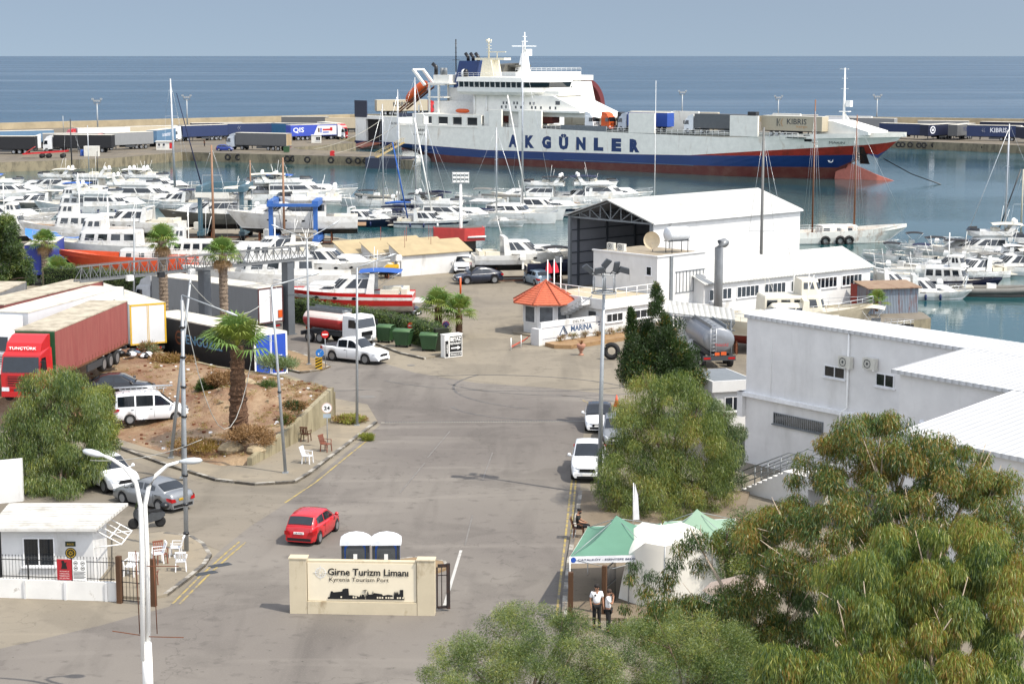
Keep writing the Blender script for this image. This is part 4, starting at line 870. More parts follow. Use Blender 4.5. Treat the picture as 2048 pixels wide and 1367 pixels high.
for k,(x,y) in enumerate(((6.5,5.6),(6.5,4.4))): acunit(('left','right')[k]+' one of two air conditioners standing on the marina office roof edge',mw@Vector((x,y,6.13)),R(43-90),'air conditioners on the office roof')
# --- canopy ---
ca=thing('car_port','white sloping metal canopy on steel posts beside the marina office','canopy'); q=[P(1335,602,3.6),P(1468,620,3.6),P(1470,642,3.0),P(1336,627,3.0)]
b=MB(); b.add([v for v in q]+[v+Vector((0,0,.1)) for v in q],[(3,2,1,0),(4,5,6,7),(0,1,5,4),(1,2,6,5),(2,3,7,6),(3,0,4,7)]); b.build('roof',ROOFW,ca)
b=MB(); c0,c1=q[3],q[2]; 
for f in (0.05,.5,.95): v=c0.lerp(c1,f); b.tube([(v.x,v.y,0),(v.x,v.y,v.z)],.07,6); w_=q[0].lerp(q[1],f); b.tube([(w_.x,w_.y,0),(w_.x,w_.y,w_.z)],.07,6); b.beam(v-Vector((0,0,.05)),w_-Vector((0,0,.05)),.08)
a0=c0-Vector((0,0,.1)); a1=c1-Vector((0,0,.1)); lo0=a0-Vector((0,0,.6)); lo1=a1-Vector((0,0,.6)); b.beam(a0,a1,.07); b.beam(lo0,lo1,.07)
for i in range(8): b.beam(a0.lerp(a1,i/8),lo0.lerp(lo1,(i+.5)/8),.05); b.beam(lo0.lerp(lo1,(i+.5)/8),a0.lerp(a1,(i+1)/8),.05)
b.build('steel_frame',GRY,ca)
b=MB(); b.box(0,4.2,0,2.0,0,1.9); tag(b.build('store_box',WALLW,None,P(1352,655),R(10)),'low white rendered store block under the white canopy','store')
# --- kiosk ---
kc=P(1092,668); ks=thing('gate_kiosk','octagonal white glazed kiosk with a pointed orange tiled roof','kiosk',(kc.x,kc.y+1.2,0),0)
def ring8(r,z,n=8,o=22.5): return [(r*math.cos(R(o+45*i)),r*math.sin(R(o+45*i)),z) for i in range(n)]
b=MB(); b.loft([ring8(1.95,0),ring8(1.95,2.6)]); b.build('wall',WALLW,ks)
TILE=M('orange_roof_tiles',(214,112,78),.75,k=.62,var=.2,scale=5); 
b=MB(); A_=ring8(2.85,2.55); 
for i in range(8):
    p0,p1=Vector(A_[i]),Vector(A_[(i+1)%8]); top=Vector((0,0,4.15)); nrow=11
    for k in range(nrow):
        f0,f1=k/nrow,(k+1)/nrow; a=p0.lerp(top,f0);c=p1.lerp(top,f0);d=p1.lerp(top,f1);e=p0.lerp(top,f1); up=Vector((0,0,.05))
        b.add([a+up,c+up,d+up*.2,e+up*.2,a,c],[(0,1,2,3),(4,5,1,0)])
b.loft([ring8(2.84,2.5),ring8(2.84,2.56)]); rf=b.build('roof',TILE,ks)
b=MB()
for i in range(8): b.tube([Vector(A_[i])+Vector((0,0,.06)),Vector((0,0,4.22))],.07,6)
b.ball((0,0,4.22),.12); b.build('ridge_tiles',M('ridge_tile',(200,98,66),.7,k=.58),rf)
for i in range(8):
    a0,a1=Vector(ring8(1.96,0)[i]),Vector(ring8(1.96,0)[(i+1)%8]); m=(a0+a1)/2; nd=m.normalized(); xd=(a1-a0).normalized(); m.z=1.65
    window(ks,m,1.15,1.35,xd,nd,bars=0,glass=M('kiosk_pale_glass',(120,125,130),.15,k=.6,var=.3),sill=False)
b=MB(); b.loft([ring8(2.9,.0),ring8(2.9,.14)]); b.build('plinth',PAVE,ks)
# --- marina sign wall ---
a=P(1082,690); c=Vector((12.6,151.2,0)); L_=(c-a).length; sw=thing('marina_sign_wall','long white wall with dark stripes lettered DELTA MARINA beside the kiosk','sign wall',a,head(a,c))
b=MB(); b.box(0,L_,0,.3,0,1.75); b.box(-.4,-.02,-.2,.7,0,1.3); b.build('wall',WALLW,sw)
b=MB()
for z in (.42,.85,1.28): b.box(.02,L_-.02,-.012,0,z,z+.025) if z!=.85 else None
b.build('stripe',NAVY,sw)
txt(sw,'DELTA',.2,BLKP,(4.0,-.004,1.52),width=1.25); txt(sw,'MARINA',.46,M('blue_grey_lettering',(62,92,130),.5,k=.7),(4.3,-.004,1.0),width=2.3,bold=.03)
b=MB(); 
for s in (-1,1): b.beam((2.35,-.03,1.3),(2.35+s*.42,-.03,.62),.1,.03)
b.beam((2.0,-.03,.62),(2.75,-.03,.62),.08,.03); b.beam((2.35,-.03,1.1),(2.55,-.03,.7),.05,.03); b.build('emblem',MATS['blue_grey_lettering'],sw)
b=MB()
for r_ in range(2):
    for k in range(7):
        if k==3: continue
        b.box(6.1+k*.3,6.1+k*.3+.22,-.012,0,1.2-r_*.2,1.27-r_*.2)
b.build('small_lettering',NAVY,sw)
# planter bed before it
q=[a+Vector((.3,-.5,0)),c+Vector((0,-.6,0)),c+Vector((1.0,-2.1,0)),a+Vector((2.3,-1.9,0)),a+Vector((1.0,-1.7,0))]
b=MB(); b.prism([(v.x,v.y) for v in q],0,.3,0,'z'); tag(b.build('planter_bed',stained('bed_soil',(196,158,112),(150,110,75),2,k=.5)),'low raised earth bed with stone edging along the marina sign wall','planter')
# flagpoles with red flags
FLR=M('red_flag_cloth',(215,40,60),.8,k=.75)
for k,(x,y,yt) in enumerate(((1095,655,516),(1108,655,515),(1121,655,512))):
    p=P(x,y); zt=CH-(yt-HY)*p.y/F; f=thing('flagpole',('left pole with a furled red flag','middle pole with a furled pink red flag','right bare pole of the three flagpoles')[k]+', standing beside the tiled kiosk','flagpole',p,0,'white flagpoles by the kiosk')
    t=MB(); t.tube([(0,0,0),(0,0,zt)],[.06,.04],8); t.build('pole',WHT,f)
    if k<2:
        zf=CH-(545-HY)*p.y/F
        t=MB(); t.add([(.0,0,zt-.05),(.28,.05,zt-.55),(.42,.02,zt-1.1),(.06,-.03,zt-1.15)],[(0,1,2,3)]); t.add([(-.02,0,zt-.1),(-.2,.05,zt-.9),(.05,.02,zt-1.1)],[(0,1,2)]); t.build('flag',FLR,f)
# --- tan-roofed shed ---
sh=thing('boat_yard_shed','white shed with three stepped sand coloured sawtooth roofs','shed',P(803,553),R(36))
TAN=M('sand_coloured_sheet_roof',(202,182,142),.8,k=.58,var=.12,scale=.8); 
b=MB();rb=MB()
for k in range(3):
    x0=-1.9*k+.02*k; x1=8.4-1.1*k; y0=2.35*k+.01; y1=y0+2.34
    b.prism([(y0,0),(y1,0),(y1,3.1),(y0,2.15)],x0,x1,0,'x')
    rb.add([(x0-.2,y0-.25,2.1),(x1+.25,y0-.25,2.1),(x1+.25,y1+.05,3.22),(x0-.2,y1+.05,3.22),(x0-.2,y0-.25,2.17),(x1+.25,y0-.25,2.17),(x1+.25,y1+.05,3.29),(x0-.2,y1+.05,3.29)],[(3,2,1,0),(4,5,6,7),(0,1,5,4),(1,2,6,5),(2,3,7,6),(3,0,4,7)])
b.build('wall',WALLW,sh); rb.build('roof',TAN,sh)
window(sh,(-.01,.9,1.2),.7,.7,(0,1,0),(-1,0,0)); window(sh,(-1.9,3.3,1.2),.7,.7,(0,1,0),(-1,0,0)); window(sh,(-3.8,5.7,1.2),.7,.7,(0,1,0),(-1,0,0))
b=MB()
for x,y in ((1.2,1.2),(4.6,1.5),(3.2,4),(6,4),(1,5.5)): b.tube([(x,y,2.8),(x,y,4.6)],.025,4)
b.build('roof_pole',M('rusty_red_pole',(170,70,60),.7,k=.6),sh)
# --- red quay building ---
p=P(925,512); rb_=thing('red_quay_cabin','flat topped red box shaped cabin raised on a glazed base at the quay edge','cabin',(p.x,p.y+1.5,0),R(8))
b=MB(); b.prism([(-3.1,1.6),(.2,0),(2.6,.7),(2.6,2.8),(-3.1,2.8)],1.5,2.95,0,'z'); b.build('red_fascia',M('red_fascia_paint',(200,65,60),.5,k=.7),rb_)
b=MB(); b.prism([(-2.9,1.75),(.2,.2),(2.4,.85),(2.4,2.6),(-2.9,2.6)],2.953,2.99,0,'z'); b.build('roof',M('grey_felt_roof',(120,118,112),.9,k=.5),rb_)
b=MB(); b.box(.1,1.6,.9,2.4,0,1.5); b.build('glazed_base',GLS,rb_)
b=MB(); b.tube([(.6,-.0,1.95),(2.7,.55,1.95)],.1,8); b.build('awning_roll',WHT,rb_)
# --- tin shed on right quay ---
p=P(1737,628); ts=thing('tin_shed','rusty roofed corrugated tin shed at the water edge','shed',p,R(12))
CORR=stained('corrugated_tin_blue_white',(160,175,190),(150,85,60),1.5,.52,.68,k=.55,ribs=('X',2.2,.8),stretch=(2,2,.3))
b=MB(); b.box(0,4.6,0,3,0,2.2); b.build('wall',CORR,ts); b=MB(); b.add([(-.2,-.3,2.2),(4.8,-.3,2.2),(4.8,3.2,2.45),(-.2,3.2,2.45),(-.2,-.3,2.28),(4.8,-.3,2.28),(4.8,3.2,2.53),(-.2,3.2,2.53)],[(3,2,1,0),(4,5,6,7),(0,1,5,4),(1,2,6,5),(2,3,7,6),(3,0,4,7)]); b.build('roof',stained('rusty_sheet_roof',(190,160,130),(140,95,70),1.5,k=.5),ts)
p=P(1700,618); b=MB(); b.box(0,1.7,0,.12,0,2.3); b.box(1.75,3.0,-.4,-.28,0,2.2); tag(b.build('red_metal_gate',M('red_oxide_steel',(165,60,48),.6,k=.6,var=.2),None,p,R(-50)),'leaning red oxide metal gate leaf against the white workshop','gate')
# --- large white building (right) ---
B0=(12.94,100.69,0); bw=thing('white_depot_building','large plain white two storey building with stepped corrugated roofs','building',B0,R(-51.7))
b=MB(); b.box(0,34,0,2.5,0,8.1); b.box(0,34,2.5,9,0,4.8); b.build('main_wall',WALLS,bw)
b=MB(); b.add([(-.12,-.15,8.12),(34,-.15,8.12),(34,2.6,8.3),(-.12,2.6,8.3),(-.12,-.15,8.3),(34,-.15,8.3),(34,2.6,8.45),(-.12,2.6,8.45)],[(3,2,1,0),(4,5,6,7),(0,1,5,4),(1,2,6,5),(2,3,7,6),(3,0,4,7)])
b.add([(-.12,2.6,8.45),(34,2.6,8.45),(34,9.2,5.0),(-.12,9.2,5.0)],[(0,1,2,3)]); 
def slope_roof(b,x0,x1,y0,z0,y1,z1,t=.18): b.add([(x0,y0,z0-t),(x1,y0,z0-t),(x1,y1,z1-t),(x0,y1,z1-t),(x0,y0,z0),(x1,y0,z0),(x1,y1,z1),(x0,y1,z1)],[(3,2,1,0),(4,5,6,7),(0,1,5,4),(1,2,6,5),(2,3,7,6),(3,0,4,7)])
slope_roof(b,14.9,36,-5.6,7.84,-.16,8.29); slope_roof(b,21.8,40,-13.4,6.95,-5.62,7.82)
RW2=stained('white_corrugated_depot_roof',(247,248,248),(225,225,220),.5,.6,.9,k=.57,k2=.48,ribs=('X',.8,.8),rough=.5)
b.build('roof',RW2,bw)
b=MB(); b.box(15.2,36,-5.3,0,0,7.6); b.build('wing_wall',WALLS,bw); b=MB(); b.box(22.1,40,-13.1,-5.31,0,6.7); b.build('front_wing_wall',WALLS,bw)
b=MB(); b.box(-.4,15.2,-.28,-.003,3.78,4.0); b.build('ledge',M('ledge_white',(245,245,245),.6,k=.88),bw)
b=MB(); b.box(-.4,-.003,-.28,8,2.6,4.0); b.build('side_overhang',WALLS,bw)
window(bw,(6.45,-.004,5.95),1.45,.62,(1,0,0),(0,-1,0),bars=1,rail_=0); window(bw,(9.85,-.004,5.98),1.2,.68,(1,0,0),(0,-1,0),bars=1); window(bw,(3.95,-.004,2.85),3.6,.62,(1,0,0),(0,-1,0),bars=0,rail_=26,frame=GRY)
window(bw,(17.1,-5.304,4.6),1.4,.7,(1,0,0),(0,-1,0),bars=1)
b=MB(); b.tube([(1.9,-.03,7.2),(1.9,-.03,4)],.012,4); b.build('conduit',WHT,bw); b=MB(); b.tube([(15.25,-.06,7.6),(15.25,-.06,.2)],.04,6); b.build('drainpipe',WHT,bw)
b=MB(); b.tube([(7.42,-.09,8.1),(7.42,-.09,4.2),(7.2,-.34,3.9),(7.2,-.34,3.2)],.055,8); b.build('drainpipe',WHT,bw)
b=MB(); b.lathe([(.01,-.12),(.12,-.11),(.16,-.04),(.16,0)],12,(16.6,-5.3,5.5),0,True,'y'); b.build('wall_lamp',WHTC,bw)
for k,(x,z) in enumerate(((7.35,6.3),(9.0,6.42))):
    p=Matrix.Rotation(R(-51.7),4,'Z')@Vector((x,-.22,z))+Vector(B0); acunit(('air conditioner above the barred upper window, crossed by the drainpipe','air conditioner above the dark open upper window')[k]+' of the white building',p,R(-51.7),'air conditioners on the white building')
# stairs
st=thing('outside_staircase','white outside stairs with grey tube railings climbing along the white building','staircase',B0,R(-51.7))
b=MB()
for i in range(9): b.box(4.9+i*.36,4.9+(i+1)*.36,-5.2,-3.7,0,.18*(i+1))
b.box(8.14,9.5,-5.2,-3.7,0,1.62)
for i in range(10): b.box(9.5+i*.34,9.5+(i+1)*.34,-5.2,-3.7,1.0+.18*i,1.62+.18*(i+1))
b.box(12.9,15.1,-5.2,-.3,3.1,3.42); b.build('steps',WALLS,st)
b=MB(); ln=[(4.9,.1),(8.14,1.62),(9.5,1.62),(12.9,3.42),(15.1,3.42)]
for y in (-5.15,-3.75):
    for dz in (1.0,.65,.35): b.tube([(x,y,z+dz) for x,z in ln],.032,5)
    for i in range(12): x=4.9+i*.9; z=ip(ln,x); b.tube([(x,y,z),(x,y,z+1.0)],.034,5)
b.build('railing',GALV,st)
# --- small white hut ---
gh_=thing('white_gate_hut','small flat roofed white hut with three windows beside the feathery tree','hut',(12.02,109.2,0),R(17))
b=MB(); b.box(.25,2.6,.25,4.3,0,2.45); b.build('wall',WALLW,gh_); b=MB(); b.box(0,2.9,0,4.6,2.35,2.95); b.box(0,2.9,0,.12,2.95,3.02); b.box(0,.12,.12,4.6,2.95,3.02); b.build('roof_slab',WALLW,gh_)
b=MB(); b.box(.2,2.8,.2,4.5,2.953,2.965); b.build('roof_deck',GRY,gh_)
window(gh_,(1.45,.245,1.55),1.1,.9,(1,0,0),(0,-1,0),bars=1); window(gh_,(.245,1.2,1.5),.9,1.0,(0,1,0),(-1,0,0)); window(gh_,(.245,3.0,1.5),.9,1.0,(0,1,0),(-1,0,0))
# --- police hut ---
ph=thing('police_hut','white police guard hut with a projecting sheet roof and a sliding window','hut',(-21.9,76.5,0),0)
b=MB(); b.box(.15,4.05,0,2.7,0,2.5); b.build('wall',WALLW,ph)
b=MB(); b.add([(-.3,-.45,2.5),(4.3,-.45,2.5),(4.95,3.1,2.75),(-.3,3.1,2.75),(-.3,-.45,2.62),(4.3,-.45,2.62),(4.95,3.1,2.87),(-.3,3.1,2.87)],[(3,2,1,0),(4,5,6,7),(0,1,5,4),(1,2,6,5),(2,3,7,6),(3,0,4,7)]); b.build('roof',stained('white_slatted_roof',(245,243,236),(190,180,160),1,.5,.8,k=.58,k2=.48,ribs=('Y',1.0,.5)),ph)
window(ph,(1.75,-.004,1.5),1.35,1.25,(1,0,0),(0,-1,0),bars=1)
b=MB(); b.box(-.05,.14,-.003,.3,0,2.45); b.build('dark_doorway',BLKP,ph)
# crest
b=MB(); disc(b,(3.1,-.012,1.45),.24,(1,0,0),(0,0,1)); cr=b.build('police_crest',M('crest_green_black',(45,55,30),.6,k=.6),ph); b=MB(); disc(b,(3.1,-.018,1.45),.2,(1,0,0),(0,0,1),0,20,.17)
for k in range(8): a_=2*math.pi*k/8; b.poly([(3.1+.05*math.cos(a_+.5),-.02,1.45+.05*math.sin(a_+.5)),(3.1+.13*math.cos(a_),-.02,1.45+.13*math.sin(a_)),(3.1+.05*math.cos(a_-.5),-.02,1.45+.05*math.sin(a_-.5))])
b.build('gold_star',YEL,cr); b=MB(); b.box(2.88,3.32,-.02,-.003,1.74,1.96); b.build('crest_plate',MATS['crest_green_black'],ph); txt(ph,'POLİS',.1,YEL,(3.1,-.022,1.85))
fr_=MB()
for k in range(4): y=.3+k*.75; fr_.tube([(4.05,y,2.4),(5.2,y,1.75)],.03,5)
for k in range(3): f=k/2; fr_.tube([(4.2+f*1.0,.3,2.3-f*.55),(4.2+f*1.0,2.6,2.3-f*.55)],.03,5)
fr_.tube([(4.05,.3,1.6),(5.2,.3,1.75)],.03,5); fr_.tube([(4.05,2.55,1.6),(5.2,2.55,1.75)],.03,5); fr_.build('awning_frame',WHT,ph)
# boundary wall and railing
a=P(-60,1192); c=P(232,1202); L_=(c-a).length; fw=thing('boundary_fence','low white plastered wall topped with black spear railings beside the police hut','fence',a,head(a,c))
b=MB(); b.box(0,L_,0,.22,0,.8)
b.build('low_wall',stained('flaking_white_plaster',(238,236,230),(165,150,125),1.6,.6,.72,k=.8,k2=.55),fw)
b=MB()
for x in [L_-.45-1.75*i for i in range(4)]: b.box(x,x+.1,-.06,-.003,0,.78)
b.build('pier',WALLW,fw)
b=MB()
for z in (.9,1.62): b.box(.0,L_-.05,.09,.12,z,z+.03)
x=.05
while x<L_-.05: b.tube([(x,.105,.8),(x,.105,1.78)],.009,4); b.lathe([(.001,1.76),(.02,1.8),(.001,1.87)],4,(x,.105,0)); x+=.14
for x in (L_-1.9,L_-3.8): b.box(x,x+.04,.08,.13,.8,1.75)
b.build('spear_railing',BLKP,fw)
RS=M('red_sign_board',(190,35,45),.5,k=.7); b=MB(); b.box(L_-2.5,L_-1.87,.04,.07,.84,1.72); s1=b.build('red_notice_board',RS,fw)
b=MB(); b.prism([(L_-2.3,1.66),(L_-2.27,1.5),(L_-2.32,1.32),(L_-2.05,1.32),(L_-2.1,1.5),(L_-2.06,1.62),(L_-2.15,1.57),(L_-2.2,1.68)],.03,.038,0,'y'); b.build('soldier_emblem',BLKP,s1)
for k in range(4): txt(s1,('YASAK BÖLGE','GİRİLMEZ','FORBIDDEN ZONE','NO ENTRY')[k],.055 if k<2 else .05,WHT,(L_-2.185,.039,1.22-.1*k),width=.42)
b=MB(); b.box(L_-1.83,L_-1.25,.04,.07,.84,1.7); s2=b.build('white_notice_board',WHT,fw)
b=MB()
for i in range(2):
    for j in range(2):
        disc(b,(L_-1.69+.3*i,.035,1.58-.22*j),.09,(1,0,0),(0,0,1),0,16,.07); b.box(L_-1.69+.3*i-.045,L_-1.69+.3*i+.045,.034,.038,1.56-.22*j,1.6-.22*j)
for k in range(6): b.box(L_-1.8,L_-1.28-.06*(k%2),.034,.038,1.2-.055*k,1.222-.055*k)
b.build('pictogram',BLKP,s2)
# pedestrian gate
g=thing('pedestrian_gate','brown timber posts with a black barred iron gate beside the boundary fence','gate',P(240,1205),head(P(240,1205),P(318,1212)))
for x in (0,1.55):
    b=MB(); b.box(x-.1,x+.1,-.1,.1,0,2.0); b.build('post',TIMB,g)
b=MB()
for z in (.12,.9,1.4,1.8): b.box(.12,1.43,-.015,.015,z,z+.03)
for k in range(9): b.tube([(.16+k*.155,0,.1),(.16+k*.155,0,1.83)],.012,4)
b.build('barred_leaf',BLKP,g)
# --- port sign wall ---
A_=P(580,1226); C_=P(870,1231); L_=5.9; SG=stained('stained_cream_render',(228,214,184),(170,140,95),1.2,.55,.8,k=.66,k2=.5,stretch=(1,1,.5),rough=.85); pw_=thing('port_sign_wall','cream rendered wall lettered Girne Turizm Limanı with a black skyline cutout','sign wall',A_,head(A_,C_))
b=MB(); b.box(.72,L_-.72,.12,.42,0,2.2); b.box(0,.7,0,.5,0,2.28); b.box(L_-.7,L_,0,.5,0,2.28); b.box(-.03,.73,-.03,.53,2.283,2.33); b.box(L_-.73,L_+.03,-.03,.53,2.283,2.33); b.box(.72,L_-.72,-.0,.118,0,.52); b.build('wall',SG,pw_)
b=MB(); b.box(.73,L_-.75,.09,.117,.54,2.12); b.build('sign_panel',M('cream_sign_panel',(244,232,205),.7,k=.78,var=.03),pw_)
yk=.083
txt(pw_,'Girne Turizm Limanı',.3,BLKP,(3.2,yk,1.76),width=3.28,bold=.02,ex=.02); txt(pw_,'Kyrenia Tourism Port',.22,BLKP,(2.83,yk,1.42),width=2.42,bold=.005,ex=.02)
b=MB(); disc(b,(1.27,yk-.01,1.72),.22,(1,0,0),(0,0,1),0,28,.19)
for k in range(12): a_=2*math.pi*k/12; b.beam((1.27+.06*math.cos(a_),yk-.01,1.72+.06*math.sin(a_)),(1.27+.2*math.cos(a_),yk-.01,1.72+.2*math.sin(a_)),.018,.01)
for k in (0,3,6,9): a_=2*math.pi*k/12; b.beam((1.27+.2*math.cos(a_),yk-.01,1.72+.2*math.sin(a_)),(1.27+.29*math.cos(a_),yk-.01,1.72+.29*math.sin(a_)),.02,.01)
b.build('compass_emblem',M('silver_emblem',(235,235,232),.4,k=.85),pw_)
sk=[(0,0),(0,.06),(.08,.08),(.13,.3),(.2,.3),(.24,.26),(.6,.3),(.63,.4),(.68,.4),(.72,.42),(.86,.42),(.88,.15),(.98,.16),(1.25,.12),(1.3,.08),(1.38,.2),(1.4,.08),(1.43,.2),(1.5,.18),(1.54,.06),(1.56,.0)]
sk2=[(1.58,0),(1.6,.2),(1.64,.14),(1.66,.34),(1.7,.2),(1.86,.2),(1.88,.35),(1.9,.2),(1.92,.26),(2.25,.22),(2.3,.16),(2.5,.2),(2.68,.18),(2.72,.06),(2.76,.22),(2.78,.34),(2.81,.22),(2.84,.34),(2.87,.22),(2.9,.34),(2.93,.22),(3.0,.24),(3.0,.4),(3.14,.4),(3.14,.1),(3.18,.1),(3.18,0)]
b=MB()
for s_ in (sk,sk2): b.prism([(1.55+x*.98,.63+z*1.05) for x,z in s_],yk-.03,yk-.005,0,'y')
for dx in (-.07,-.03,.02,.06): b.beam((1.55+1.52,yk-.02,1.0),(1.55+1.52+dx*1.4,yk-.02,1.03+.02*(dx>0)-abs(dx)*.5),.03,.01)
b.beam((1.55+1.52,yk-.02,.7),(1.55+1.52,yk-.02,1.02),.02,.01); b.build('skyline_cutout',BLKP,pw_)
b=MB()
for x in (.52,1.02,1.12,2.0,2.1,2.2,2.35,2.45,2.55,2.62,2.82,2.92,3.04): b.box(1.55+x,1.55+x+.06,yk-.036,yk-.031,.68,.75)
b.build('cutout_window',MATS['cream_sign_panel'],pw_)
g=thing('steel_gate','rusty dark square steel gate frame at the right end of the port sign wall','gate',P(873,1222),R(10))
b=MB(); b.box(0,.06,-.04,.04,.15,1.85); b.box(.42,.56,-.06,.06,.1,2.0); b.box(.06,.42,-.04,.04,1.85,1.98); b.box(.06,.42,-.03,.03,.12,.22); b.tube([(.22,0,.2),(.22,0,1.85)],.02,5); b.box(.06,.42,-.02,.02,1.5,1.53); b.build('steel_frame',stained('rusty_black_steel',(60,52,50),(110,70,50),3,k=.5),g)
# portable toilets
for k,(x0,lab) in enumerate(((-7.25,'portable toilet with a blank grey door, the left of two behind the sign wall'),(-5.95,'portable toilet with blue side panels, the right of two behind the sign wall'))):
    t=thing('portable_toilet',lab,'portable toilet',(x0+.6,76.4,0),R(3),'portable toilets behind the sign wall')
    b=MB(); b.box(-.58,.58,-.56,.58,0,2.02); b.build('cabin',M('toilet_blue',(40,105,205),.4,k=.8),t)
    b=MB()
    for s in (-1,1):
        for j in range(4): b.box(s*.5-.06+j*.03-.02*(s<0),s*.5-.045+j*.03-.02*(s<0),-.6,-.56,.05,2.0)
        b.box(s*.52-.065,s*.52+.065,-.585,-.562,.03,2.03)
    b.build('door_frame',M('toilet_grey',(95,98,100),.5,k=.55),t)
    pts=[(-.4,.05),(.4,.05),(.4,1.75),(.36,1.88),(.25,1.99),(.1,2.05),(-.1,2.05),(-.25,1.99),(-.36,1.88),(-.4,1.75)]
    b=MB(); b.prism(pts,-.6,-.563,0,'y'); pts2=[(x*.78,.45+(z-.05)*.66) for x,z in pts]; d=b.build('door',M('toilet_door_grey',(105,108,110),.45,k=.5),t)
    b=MB(); b.prism([(-.28,.6),(.28,.6),(.3,1.5),(.2,1.75),(-.2,1.75),(-.3,1.5)],-.62,-.602,0,'y'); b.build('door_panel',MATS['toilet_grey'],d)
    b=MB(); b.box(-.08,.08,-.632,-.622,1.35,1.6); b.build('notice',WHT,d); b=MB(); b.box(-.37,-.31,-.64,-.602,1.3,1.4); b.build('latch',BLKP,d)
    b=MB(); rr=[]
    for y,s_ in ((-.66,1),(0,1.02),(.64,1)):
        rr.append([(x*s_,y,z) for x,z in [(-.64,1.98),(-.64,2.04),(-.5,2.14),(-.3,2.22),(0,2.26),(.3,2.22),(.5,2.14),(.64,2.04),(.64,1.98)]])
    b.loft(rr); b.build('roof',M('toilet_roof_white',(240,243,246),.35,k=.88),t)
# bit of soil island behind
b=MB(); b.prism([(-5.0,78.4),(-3.4,78.2),(-2.9,78.9),(-3.1,80.0),(-4.4,80.6),(-5.6,80)],0,.12,0,'z'); struct(b.build('soil_island',MATS['dry_soil']))
kerbstones('soil_island_kerb',[Vector((-5.6,80,0)),Vector((-4.4,80.6,0)),Vector((-3.1,80,0)),Vector((-2.9,78.9,0))],.13,.15,[KW,KW])
# side white wall behind left tree
a=P(-80,1015);c=P(46,1002); b=MB(); b.add([a,c,c+Vector((0,.25,0)),a+Vector((0,.25,0))]+[v+Vector((0,0,2.2)) for v in (a,c,c+Vector((0,.25,0)),a+Vector((0,.25,0)))],[(0,1,5,4),(1,2,6,5),(2,3,7,6),(3,0,4,7),(4,5,6,7)]); tag(b.build('white_boundary_wall',WALLW),'tall plain white wall partly hidden behind the left leafy tree','wall')
# ================= VEHICLE PLACEMENT =================
def vh(px,py,qx,qy,z=0): # centre and a second point ahead
    a=P(px,py,z);c=P(qx,qy,z); return a,head(a,c)
WCAR=M('white_car_paint',(238,240,242),.25,k=.85,var=.02,coat=.5); SILV=M('silver_car_paint',(168,172,176),.3,metal=.4,k=.6,var=.02,coat=.5); BCAR=M('black_car_paint',(26,28,34),.2,k=.7,var=.05,coat=.6); NCAR=M('dark_blue_car_paint',(38,46,66),.2,k=.6,coat=.6); RCAR=M('red_car_paint',(205,22,34),.25,k=.8,var=.03,coat=.6); LBCAR=M('pale_blue_car_paint',(170,190,205),.3,metal=.3,k=.65,coat=.4); BLCAR=M('blue_car_paint',(30,60,150),.3,k=.7,coat=.4)
a,h=vh(612,1080,652,1052); car('hatchback_car','red hatchback driving away from the port sign wall',(a.x+.25,a.y+.7,0),R(76),'hatch',RCAR,platetext='LB 936',scale=.95)
a=P(300,1012); car('saloon_car','silver saloon with a yellow rear plate parked by the lamp post',(a.x+.1,a.y+.3,0),R(180-38),'sedan',SILV,plate='yellow',platetext='LM 170')
a=P(212,975); car('suv_car','white crossover half hidden by the left leafy tree, nose to the road',(a.x,a.y+.4,0),R(-52),'suv',WCAR)
a=P(303,840,.55); v=car('panel_van','white van with a ladder rack on its roof on the dirt lot',(a.x,a.y,.5),R(17),'van',WCAR,cat='van')
b=MB()
for s in (-.55,.55): b.tube([(-1.9,s,2.08),(.9,s,2.08)],.025,5)
for i in range(9): b.tube([(-1.85+i*.33,-.62,2.08),(-1.85+i*.33,.62,2.08)],.02,5)
for x in (-1.7,-.4,.7):
    for s in (-.6,.6): b.tube([(x,s,1.78),(x,s,2.08)],.02,4)
for s in (-.25,.05): b.tube([(-2.2,s,2.16),(1.3,s,2.16)],.03,5)
for i in range(11): b.tube([(-2.1+i*.32,-.25,2.16),(-2.1+i*.32,.05,2.16)],.018,4)
b.build('roof_rack',ALU,v)
a=P(238,785,1.2); car('black_saloon_car','black car parked behind the white van on the dirt lot',(a.x,a.y,1.0),R(5),'sedan',BCAR)
a=P(711,722); car('pickup_truck','white double cab pickup turning out past the blue arrow sign',(a.x,a.y,0),R(-32),'pickup',WCAR,cat='pickup')
a=P(956,566); car('suv_coupe','dark blue coupe styled suv crossing the marina yard',(a.x,a.y,0),R(-161),'coupe',NCAR)
a=P(927,543); car('white_suv','white suv facing the camera at the corner of the sand roofed shed',(a.x,a.y,0),R(-93),'suv',WCAR)
a=P(1074,568); car('pale_blue_hatchback','pale blue hatchback seen from behind near the flagpoles',(a.x,a.y,0),R(112),'hatch',LBCAR)
a=P(796,610); car('silver_pickup','silver pickup with roof bars parked behind the red and white motorboat',(a.x,a.y,0),R(112),'pickup',SILV,cat='pickup')
a=P(775,640); car('dark_estate_car','black car parked behind the clipped hedge',(a.x+.5,a.y+1.8,0),R(-25),'suv',BCAR)
a=P(1200,860); car('white_saloon','white saloon with a black roof facing the camera by the feathery tree',(a.x,a.y+1.2,0),R(-93),'sedan',WCAR,roofc=BCAR)
a=P(1180,960); car('white_pickup','white pickup parked nose to the camera under the floodlight mast',(a.x,a.y+1.8,0),R(-94),'pickup',WCAR,cat='pickup')
a=P(1236,893); car('grey_parked_car','grey car mostly hidden under the feathery tree behind the white pickup',(a.x,a.y+1.6,0),R(-92),'hatch',SILV)
a=P(1388,704); car('double_cab_pickup','white pickup beside the grey fuel tanker behind the dark conifer',(a.x,a.y,0),R(160),'pickup',WCAR,cat='pickup')
